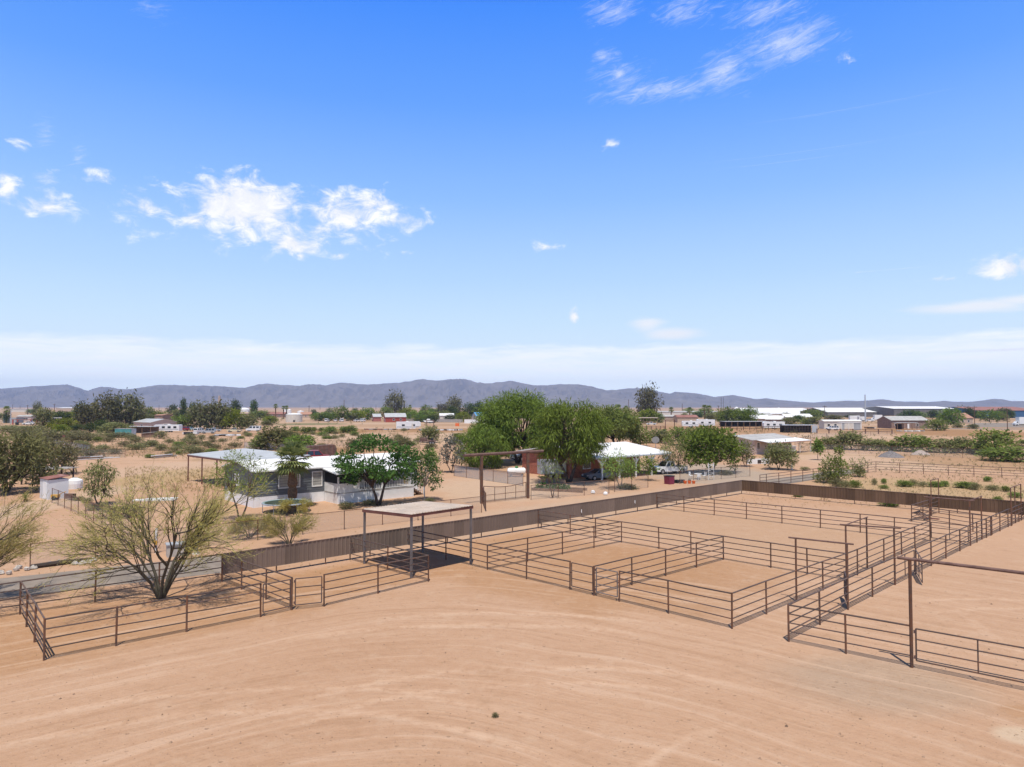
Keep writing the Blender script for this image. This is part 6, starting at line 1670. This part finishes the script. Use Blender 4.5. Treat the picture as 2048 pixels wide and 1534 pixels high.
junk('long line of dark scrap and blue tarps left of the camper', 725, 790, 859.5, 7, (M_dark, M_greywall, M_redroof), .9)
junk('grey scrap strewn right of the camper', 840, 925, 861, 9, (M_greywall, M_white, M_dark), 1.3)
junk('white appliances and a dark stove by the silver car', 374, 392, 869, 3, (M_white, M_greywall, M_black), 2.0)
junk('small pale rubble right of the far mobile home', 1735, 1752, 857, 4, (M_wood, M_cream, M_dark), 1.4)
junk('pale stones and scrap before the brown block house', 1795, 1850, 863, 5, (M_greywall, M_white, M_concrete), 1.0)
o = thing('plastic_barrier', 'bright orange plastic barrier before the white garden wall', 'barrier', P(914.5, 852.5)); part('panel', MB().box(0, 0, .8, 1.9, .4, 1.4), M_orange, o); part('feet', MB().box(-.7, 0, .06, .4, .9, .12).box(.7, 0, .06, .4, .9, .12), M_orange, o)
dsh = thing('satellite_dish', 'grey satellite dish on a post right of the olive mesquite', 'dish', P(1311.5, 896)); part('post', MB().tube((0, 0, 0), (0, 0, 1.5), .07), M_galv, dsh); part('dish', MB().path([(0, -.1, 1.8), (-.1, -.35, 1.95)], [.3, .9], 14), M_darkwall, dsh)
sw = thing('swing_frame', 'blue and white A-frame swing set, far left', 'swing set', P(107, 847), R(5))
for x in (-3, 2.2): part('leg', MB().tube((x, -1.2, 0), (x, 0, 3.2), .16).tube((x, 1.2, 0), (x, 0, 3.2), .16), M_bluewall if x > 0 else M_white, sw)
part('top_bar', MB().tube((-3, 0, 3.2), (4.5, 0, 3.2), .14), M_white, sw); part('slide', MB().beam((3, 0, 2.4), (5.5, -.8, .2), .7, .12), M_white, sw)
o = thing('waste_bin', 'dark waste bin left of the rust red awning', 'bin', P(34, 850)); part('body', MB().box(0, 0, .7, 1.2, 1.0, 1.4), M_black, o); part('lid', MB().box(0, 0, 1.45, 1.3, 1.1, .12), M_darkwall, o)

# poles
for px, base, top, arm, lab in (
    (55, 829, 809.5, 1, 'timber pole above the pink house at the far left'), (108.5, 833, 808, 1, 'tall timber pole left of the eucalyptus group'), (1437, 832, 811, 1, 'timber pole with a crossarm left of the green tree group'),
    (1649.5, 842.5, 811, 1, 'tall timber pole with a crossarm behind the white mobile home'), (1949.5, 851.5, 811.5, 1, 'tall timber pole with a crossarm beside the tan house'), (2015, 859.5, 814.5, 1, 'dark timber pole near the right edge of the asphalt lot'),
    (1257, 833, 799, 0, 'bare tall timber pole left of the tallest eucalyptus'), (1364.5, 823, 807, 0, 'slim bare pole between the fan palms'), (1605, 841, 822, 0, 'slim pole before the huge greenhouse roof'),
    (1808, 837, 818, 0, 'slim pole before the taller dark warehouse'), (618, 832, 811, 1, 'timber pole right of the round white tank'), (688, 836, 800, 0, 'tall thin antenna pole behind the round green trees'),
    (2003.5, 832, 815, 0, 'slim pole before the dark red roof'), (1574, 838, 823, 0, 'short slim pole left of the white low sheds')):
    upole(lab, px, base, top, bool(arm))
upole('very tall pale steel mast rising above the far hills', 1731, 843.5, 789, False, None, M_galv, .42, name='steel_mast')
upole('left thin lattice mast against the far hills', 1442.6, 822, 793, False, 'thin twin masts', M_darkwall, .5, name='radio_mast')
upole('right thin lattice mast against the far hills', 1446.8, 822, 794, False, 'thin twin masts', M_darkwall, .5, name='radio_mast')
lp = upole('pale light pole by the grey block wall, far left', 21.3, 848, 818.5, False, None, M_galv, .16, name='light_pole'); part('lamp_arm', MB().box(.8, 0, Hat(818.5, lp.location.y) - .1, 1.8, .25, .2), M_galv, lp)
fp = upole('thin flagpole above the pink house', 285.5, 842, 822, False, None, M_galv, .12, name='flagpole'); part('flag', MB().box(.55, 0, Hat(822.8, fp.location.y), 1.0, .06, .8), M_orange, fp)
for i, px in enumerate((25, 40, 300, 318, 742, 752, 846, 905, 640, 660, 706, 1800, 1895)):
    upole('distant slim pole standing on the flats before the mountains', px, 819.5, 809 + (i * 7 % 5), False, 'distant poles on the flats', M_pole, .55)

# trees of the settlement
E = 'eucalyptus group at the left'
for a in (
    ('euc', 176, 857, 809, 46, 'broad dull green eucalyptus, left end of the eucalyptus group'), ('euc', 216, 858, 793, 50, 'tall eucalyptus left of the tallest in the left group'),
    ('euc', 251, 857, 789.5, 54, 'tallest eucalyptus of the left group'), ('euc', 275, 856, 803, 30, 'lower eucalyptus at the right end of the left group'),
    ('olive', 88, 861, 820, 36, 'feathery grey tree standing alone left of the lime palo verde'), ('dark', 162, 850, 809, 26, 'dark green tree behind the left eucalyptus group'), ('euc', 74, 842, 806, 17, 'slim tall tree above the pink house, far left'),
    ('cypress', 190, 835, 802, 5, 'thin dark cypress above the eucalyptus group'), ('yellow', 128, 861, 838, 46, 'lime palo verde left of the eucalyptus group'),
    ('yellow', 121, 867, 850, 26, 'low lime bushy palo verde before the larger one'), ('dark', 180, 864, 847, 20, 'dark green round bush right of the hedge'), ('dark', 157, 862, 850, 28, 'dark green hedge clump below the eucalyptus group'),
    ('dark', 205, 865, 842, 24, 'dark bushy tree at the foot of the tall eucalyptus'), ('olive', 232, 868, 846, 56, 'grey green bushes below the tallest eucalyptus'),
    ('mesquite', 296, 842, 814, 21, 'round green tree right of the eucalyptus group'), ('mesquite', 318, 842, 822, 30, 'spreading mesquite behind the pink house'),
    ('dark', 345, 838, 812, 20, 'dark round tree above the terracotta roof'), ('conifer', 367, 842, 802, 17, 'dark pine above the terracotta roof'), ('dark', 385, 838, 809, 18, 'round topped dark tree right of the pine'),
    ('lightmesquite', 366, 858, 830, 44, 'light green mesquite behind the white trailer'), ('euc', 400, 858, 808, 42, 'dull green eucalyptus, left of the dark tree mass'), ('euc', 424, 858, 806, 46, 'tall dull green eucalyptus in the middle dark mass'),
    ('euc', 445, 858, 810, 34, 'dark eucalyptus leaning on the lime tree'), ('yellow', 467, 858, 821, 44, 'big lime green palo verde over the cream pickup'), ('dark', 471, 836, 803, 20, 'dark tree above the lime palo verde'),
    ('olive', 496, 858, 832, 40, 'grey green tree behind the white van'), ('conifer', 508, 838, 805, 18, 'dark conical pine right of the white dome'), ('yellow', 541, 848, 833, 26, 'yellow-green bush left of the round white tank'),
    ('olive', 533, 852, 842, 22, 'low grey green bush under the yellow-green one'),
    ('mesquite', 640, 842, 825, 34, 'spreading green tree right of the terracotta roof'), ('mesquite', 683, 842, 813.5, 32, 'round green tree under the antenna pole'), ('mesquite', 735, 840, 816, 32, 'second round green tree left of the red house'),
    ('dark', 628, 832, 820, 12, 'small dark tree behind the timber pole'), ('dark', 710, 834, 818, 14, 'small dark tree between the round green trees'),
    ('lightmesquite', 770, 838, 815, 30, 'light green tree at the foot of the tall eucalyptus in the middle'), ('euc', 790, 836, 787, 36, 'tall three-headed eucalyptus standing in the middle distance'),
    ('yellow', 816, 838, 817, 32, 'yellow-green tree behind the red house roof'), ('lightmesquite', 848, 840, 822, 26, 'round light green tree right of the red house'), ('mesquite', 852, 832, 811, 24, 'green tree behind the round light one'),
    ('yellow', 868, 838, 825, 18, 'small yellow-green tree left of the white roofed house'), ('euc', 886, 834, 808, 26, 'dull green tree over the white roofed house'), ('euc', 910, 836, 796, 32, 'tall dark pointed tree left of the blue roof'),
    ('dark', 903, 838, 815, 24, 'dark lower tree under the tall pointed one'), ('dark', 940, 838, 809, 28, 'dark tree over the blue roof, left part'), ('dark', 960, 838, 806.5, 26, 'dark tree over the blue roof, right part'), ('yellow', 924, 844, 825, 26, 'yellow-green tree beside the blue-roofed house'),
    ('euc', 1295, 843, 776, 44, 'very tall grey green eucalyptus breaking the mountain line'), ('yellow', 1296, 846, 820, 36, 'lime green dome tree at the foot of the very tall eucalyptus'), ('mesquite', 1318, 846, 826, 18, 'green bushy tree right of the lime dome tree'),
    ('dark', 1238, 836, 820, 22, 'dark bush below the palms behind the mesquites'),
    ('mesquite', 1454, 850, 816.5, 38, 'left tree of the dense green group beside the crossarm pole'), ('mesquite', 1484, 850, 818, 34, 'middle tree of the dense green group'), ('mesquite', 1501, 850, 815, 26, 'right tree of the dense green group'),
    ('olive', 1420, 845, 828, 22, 'grey bush under the paired palms'), ('olive', 1545, 846, 833, 30, 'grey green bush behind the white gabled roof'), ('olive', 1580, 852, 836, 34, 'grey green scrub right of the gabled roofs'), ('olive', 1625, 850, 834, 40, 'scrub clump before the white low sheds'),
    ('olive', 1668, 843, 831, 36, 'scrub clump left of the box trailers'), ('lightmesquite', 1614, 850, 840, 24, 'low green bush among the scrub before the low sheds'), ('dark', 1700, 836, 830, 20, 'dark bush at the foot of the long warehouse'),
    ('lightmesquite', 1873, 861, 838, 38, 'light grey-green mesquite before the right end of the brown house'), ('mesquite', 1902, 850, 817, 42, 'round mesquite between the brown and the tan house'), ('euc', 1924, 834, 814, 22, 'tall dull tree behind the tan house'), ('dark', 1938, 838, 817, 18, 'dark tree right behind the tan house roof'),
    ('mesquite', 1979, 843, 821, 36, 'broad dark green tree before the dark red roof'), ('olive', 2006, 843, 827, 20, 'smaller grey tree right of the broad dark green one'), ('lightmesquite', 1835, 836, 824, 30, 'green bushes before the taller dark warehouse'), ('dark', 1868, 836, 822, 24, 'dark bushes at the right end of the taller warehouse'),
    ('olive', 1946, 858, 849, 20, 'grey bush at the foot of the crossarm pole by the lot'), ('olive', 1915, 856, 848, 18, 'grey bush before the tan house'),
    ('dark', 14, 846, 826, 12, 'small dark tree behind the grey block wall'),
    # mid field big shrubs
    ('olive', 556, 899, 857, 76, 'big grey-green mesquite clump beyond the flat shade roof, left part'), ('mesquite', 604, 903, 871, 52, 'right lower part of the mesquite clump beyond the flat shade roof'), ('olive', 580, 900, 866, 48, 'middle of the mesquite clump beyond the flat shade roof'), ('lightmesquite', 520, 899, 876, 40, 'left skirt of the mesquite clump beyond the flat shade roof'),
    ('olive', 858, 885, 855, 40, 'grey-green round shrub tree growing through the flatbed trailer'), ('olive', 1316, 886, 860, 48, 'grey-green shrub mass behind the white arcade roof'), ('lightmesquite', 1356, 890, 856, 44, 'green shrub tree right of the satellite dish'), ('lightmesquite', 1390, 888, 855, 44, 'green shrub tree behind the broad fresh green tree'),
    ('olive', 1702, 899, 866, 56, 'tall grey stemmed shrub at the left of the right-hand shrub row'), ('olive', 1660, 898, 876, 42, 'shrub left of the grey stemmed one in the right-hand row'), ('olive', 1744, 901, 880, 44, 'dark hearted shrub in the right-hand row'), ('lightmesquite', 1780, 901, 884, 42, 'low shrub before the dark gravel heap'),
    ('lightmesquite', 1826, 903, 871, 72, 'widest green shrub of the right-hand row'), ('olive', 1890, 905, 880, 56, 'shrub left of the large one in the right-hand row'), ('olive', 1925, 905, 877, 40, 'dark shrub next to the large right-hand one'),
    ('lightmesquite', 1990, 910, 862, 84, 'largest shrub of the right-hand row, near the right edge'), ('olive', 1962, 908, 884, 30, 'dead brown bush left of the largest right-hand shrub'), ('lightmesquite', 2016, 922, 895, 90, 'low spreading shrub at the right edge before the largest')):
    far(*a)
for px, top, base, wp, lab in ((551, 806.5, 838, 10, 'tall slim fan palm left of the silos'), (567, 810, 838, 9, 'left of the two fan palms at the silos'), (573, 810, 838, 9, 'right of the two fan palms at the silos'), (820, 808.5, 834, 8, 'small fan palm right of the three-headed eucalyptus'),
                          (13, 813.5, 846, 16, 'bushy fan palm at the far left edge'), (1236, 812.5, 836, 18, 'feathery palm left of the bare tall pole'), (1252, 812, 836, 11, 'fan palm right beside the bare tall pole'), (1342.5, 815, 838, 12, 'fan palm before the long white building'),
                          (1379, 816.5, 840, 14, 'leaning fan palm right of the slim bare pole'), (1409, 810, 842, 14, 'left head of the paired fan palms by the campers'), (1418, 811, 842, 14, 'right head of the paired fan palms by the campers')):
    b_ = P(px, base); k = b_.y / FPX; fanpalm(lab, b_, (base - top) * k * .98, wp * k * .62, max(.3, 1.0 * k), int(px), 26)
G1 = 'desert shrubs scattered on the left field'; G2 = 'shrub row on the field edge before the green strip'; G3 = 'green weeds along the outside of the back metal fence'
for px, base, top, wp in ((275, 899, 887, 34), (298, 893, 881, 34), (321, 877, 862, 24), (321, 901, 888, 22), (348, 904, 892, 22), (382, 881, 870, 22), (388, 891, 879, 32), (381, 906, 889, 36), (402, 880, 869, 16), (425, 880, 871, 14), (433, 898, 889, 20), (272, 886, 874, 26), (240, 875, 865, 40), (262, 879, 868, 26), (455, 904, 896, 16),
                          (140, 907, 893, 26), (182, 915, 893, 44), (115, 915, 897, 30), (160, 886, 866, 46), (104, 880, 862, 60), (60, 866, 852, 50), (20, 864, 851, 50), (205, 902, 889, 26), (130, 878, 864, 40), (84, 872, 858, 46), (40, 874, 860, 40), (150, 874, 861, 44), (190, 880, 868, 30), (250, 893, 881, 24), (218, 884, 874, 22), (75, 893, 874, 46), (165, 897, 884, 30), (305, 889, 880, 20), (340, 886, 878, 18), (360, 897, 887, 20), (412, 890, 882, 18), (445, 884, 877, 16), (470, 895, 884, 26), (230, 908, 896, 24)):
    far('shrub', px, base, top, wp, 'grey green desert shrub scattered on the dry field at the left', G1)
for px, base, top, wp in ((591, 862, 853, 14), (612, 867, 854, 26), (628, 862, 854, 10), (643, 863, 855, 10), (661, 867, 853, 24), (687, 866, 853, 18), (702, 866, 851, 20)):
    far('greenbush', px, base, top, wp, 'round green shrub in the row beyond the dry rust grass', G2)
for px, base, top, wp in ((1674, 973, 957, 22), (1689, 977, 961, 22), (1711, 975, 961, 20), (1749, 970, 957, 10), (1768, 967, 957, 9), (1808, 973, 961, 26), (1827, 971, 959, 12), (1845, 973, 962, 16), (1870, 974, 963, 22), (1889, 973, 962, 16), (1930, 976, 963, 30), (1950, 980, 966, 18), (2011, 983, 972, 14), (1986, 980, 971, 24), (1768, 977, 970, 14), (1975, 963, 953, 14), (2030, 995, 984, 20), (1996, 1005, 993, 16), (1597, 993.5, 987, 16), (1778, 1012, 1004, 30)):
    far('greenbush' if px % 3 else 'shrub', px, base, top, wp, 'low green weed clump on the ground behind the brown metal fence', G3)
for i, (px, base, top, wp, lab) in enumerate(((705, 903, 876, 26, 'grey-brown thin shrub behind the dark layered tree'), (805, 893, 873, 34, 'pale grey shrub right behind the dark layered tree'), (590, 868, 866.5, 8, 'tiny scrub tuft in the middle field'), (1340, 963, 953, 16, 'low dark shrub by the pickup'), (1452, 950, 940, 24, 'blue-grey agave clump inside the wire enclosure'), (1255, 977, 968, 34, 'low grey shrub at the fence before the arcade'),
                                                 (1610, 941, 933, 16, 'round grey shrub alone on the dirt right of the pink house'), (157, 1001, 993, 20, 'dark green low bush under the small grey-green tree'), (175, 1006, 996, 16, 'lime weed by the wire fence at the left'), (240, 1034, 1008, 60, 'grey mesquite scrub behind the palo verde crown'), (195, 1019, 1008, 34, 'dark ground bush by the left wire fence'),
                                                 (692, 1018, 1004, 26, 'dry brown weed at the deck foot'), (740, 1010, 999, 30, 'bare dry bush by the forked trunk'), (860, 1003, 996, 18, 'small dark green bush at the pale trunk'), (575, 1010, 1000, 30, 'low weeds under the fan palm'), (1226, 962, 950, 20, 'bushy weeds behind the garden bed'), (990, 1434, 1426, 12, 'lone small weed on the bare dirt in the foreground'))):
    far('shrub', px, base, top, wp, lab)
r = random.Random(17); n = 0
free = [(100, 480, 872, 916), (480, 700, 868, 880), (640, 930, 862, 905), (1290, 1640, 862, 886), (1560, 2050, 878, 908)]
while n < 105:
    a, b_, c_, d_ = r.choice(free); px, base = r.uniform(a, b_), r.uniform(c_, d_)
    k = (base - 812) / 90; hp = r.uniform(4, 10) * k + 2; n += 1
    if 1400 < px < 1620 and base > 868 or 600 < px < 670 and base > 896: continue
    far(r.choice(('shrub', 'shrub', 'greenbush')), px, base, base - hp, hp * r.uniform(1.5, 2.6), 'small olive scrub bush dotted over the open lots', 'scrub bushes dotted over the open lots')
r = random.Random(91)
busy = [(540, 700, 843, 870), (1640, 1860, 840, 870), (560, 612, 820, 846), (300, 370, 845, 870), (1925, 2048, 842, 862), (735, 815, 828, 852), (930, 980, 822, 850), (1360, 1430, 838, 858), (1500, 1650, 816, 834), (1650, 1920, 816, 838), (1240, 1320, 830, 852), (28, 72, 828, 852)]
n = 0
while n < 95:
    px, base = r.uniform(-20, 2070), 826 + 20 * r.random() ** .8
    if any(a - 8 < px < b_ + 8 and c_ < base < d_ for a, b_, c_, d_ in busy): continue
    n += 1; hp = r.uniform(6, 15) * (base - 812) / 24 + 3
    far(r.choice(('mesquite', 'mesquite', 'olive', 'olive', 'lightmesquite', 'dark', 'yellow')), px, base, base - hp, hp * r.uniform(1.3, 2.4), 'low bushy tree in the green belt among the distant houses', 'bushy trees of the green belt among the distant houses')
# ---------------------------------------------------------------- loose stones, clods and dry tufts (nobody could count them)
r = random.Random(42); m = MB()
for i in range(5200):
    if i < 3000: px, py = r.uniform(-60, 2110), 1180 + 380 * r.random() ** 1.1
    else: px, py = r.uniform(-40, 2090), r.uniform(960, 1200)
    p = P(px, py); s_ = r.uniform(.010, .028) * (1 + (r.random() < .03) * 1.4); a = r.random() * 6
    c_, q_ = math.cos(a) * s_, math.sin(a) * s_
    m.add([(p.x + c_, p.y + q_, 0), (p.x - q_, p.y + c_, 0), (p.x - c_, p.y - q_, 0), (p.x + q_, p.y - c_, 0), (p.x + .2 * s_, p.y, s_ * r.uniform(.6, 1.1))], [(0, 1, 4), (1, 2, 4), (2, 3, 4), (3, 0, 4)])
tag(link('loose_stones', m.mesh('loose_stones', mk('small desert stones', (.33, .215, .14), .95, .6, 1.5))), kind='stuff')
r = random.Random(43); m = MB()
def tufts(n, px0, px1, py0, py1, h0, h1):
    for i in range(n):
        p = P(r.uniform(px0, px1), r.uniform(py0, py1))
        for _ in range(5):
            d = Vector((r.uniform(-1, 1), r.uniform(-1, 1), r.uniform(.6, 1.6))).normalized(); h = r.uniform(h0, h1)
            leafquad(m, p, d, rdir(r), h, h * .12)
tufts(800, 1640, 2090, 950, 1004, .12, .3); tufts(300, 1760, 2090, 908, 950, .15, .3); tufts(700, 250, 450, 935, 985, .2, .5); tufts(500, 100, 480, 884, 918, .3, .7); tufts(500, 540, 800, 860, 906, .3, .7); tufts(250, 1480, 1820, 985, 1016, .1, .25); tufts(220, 20, 1000, 1040, 1150, .06, .2)
tufts(60, 0, 2048, 1200, 1500, .03, .08)
r = random.Random(61); m2 = MB()
def scrub(n, px0, px1, py0, py1):
    for i in range(n):
        p = P(r.uniform(px0, px1), r.uniform(py0, py1)); k = p.y / 180
        for _ in range(7):
            d = Vector((r.uniform(-1, 1), r.uniform(-1, 1), r.uniform(.5, 1.4))).normalized(); h = r.uniform(.25, .6) * k
            leafquad(m2, p + rdir(r) * .25 * k + ZUP * .2 * k, d, rdir(r), h, h * .22)
scrub(500, 100, 480, 876, 914); scrub(350, -20, 220, 855, 885); scrub(260, 480, 800, 858, 904); scrub(160, 780, 930, 866, 905); scrub(260, 1290, 1640, 856, 884); scrub(420, 1600, 2080, 872, 906); scrub(240, 1720, 2080, 908, 948); scrub(260, 1640, 2080, 952, 1000); scrub(300, 0, 2048, 838, 852)
tag(link('low_scrub', m2.mesh('low_scrub', L_shrub)), kind='stuff')
tag(link('dry_grass', m.mesh('dry_grass', L_dry)), kind='stuff')
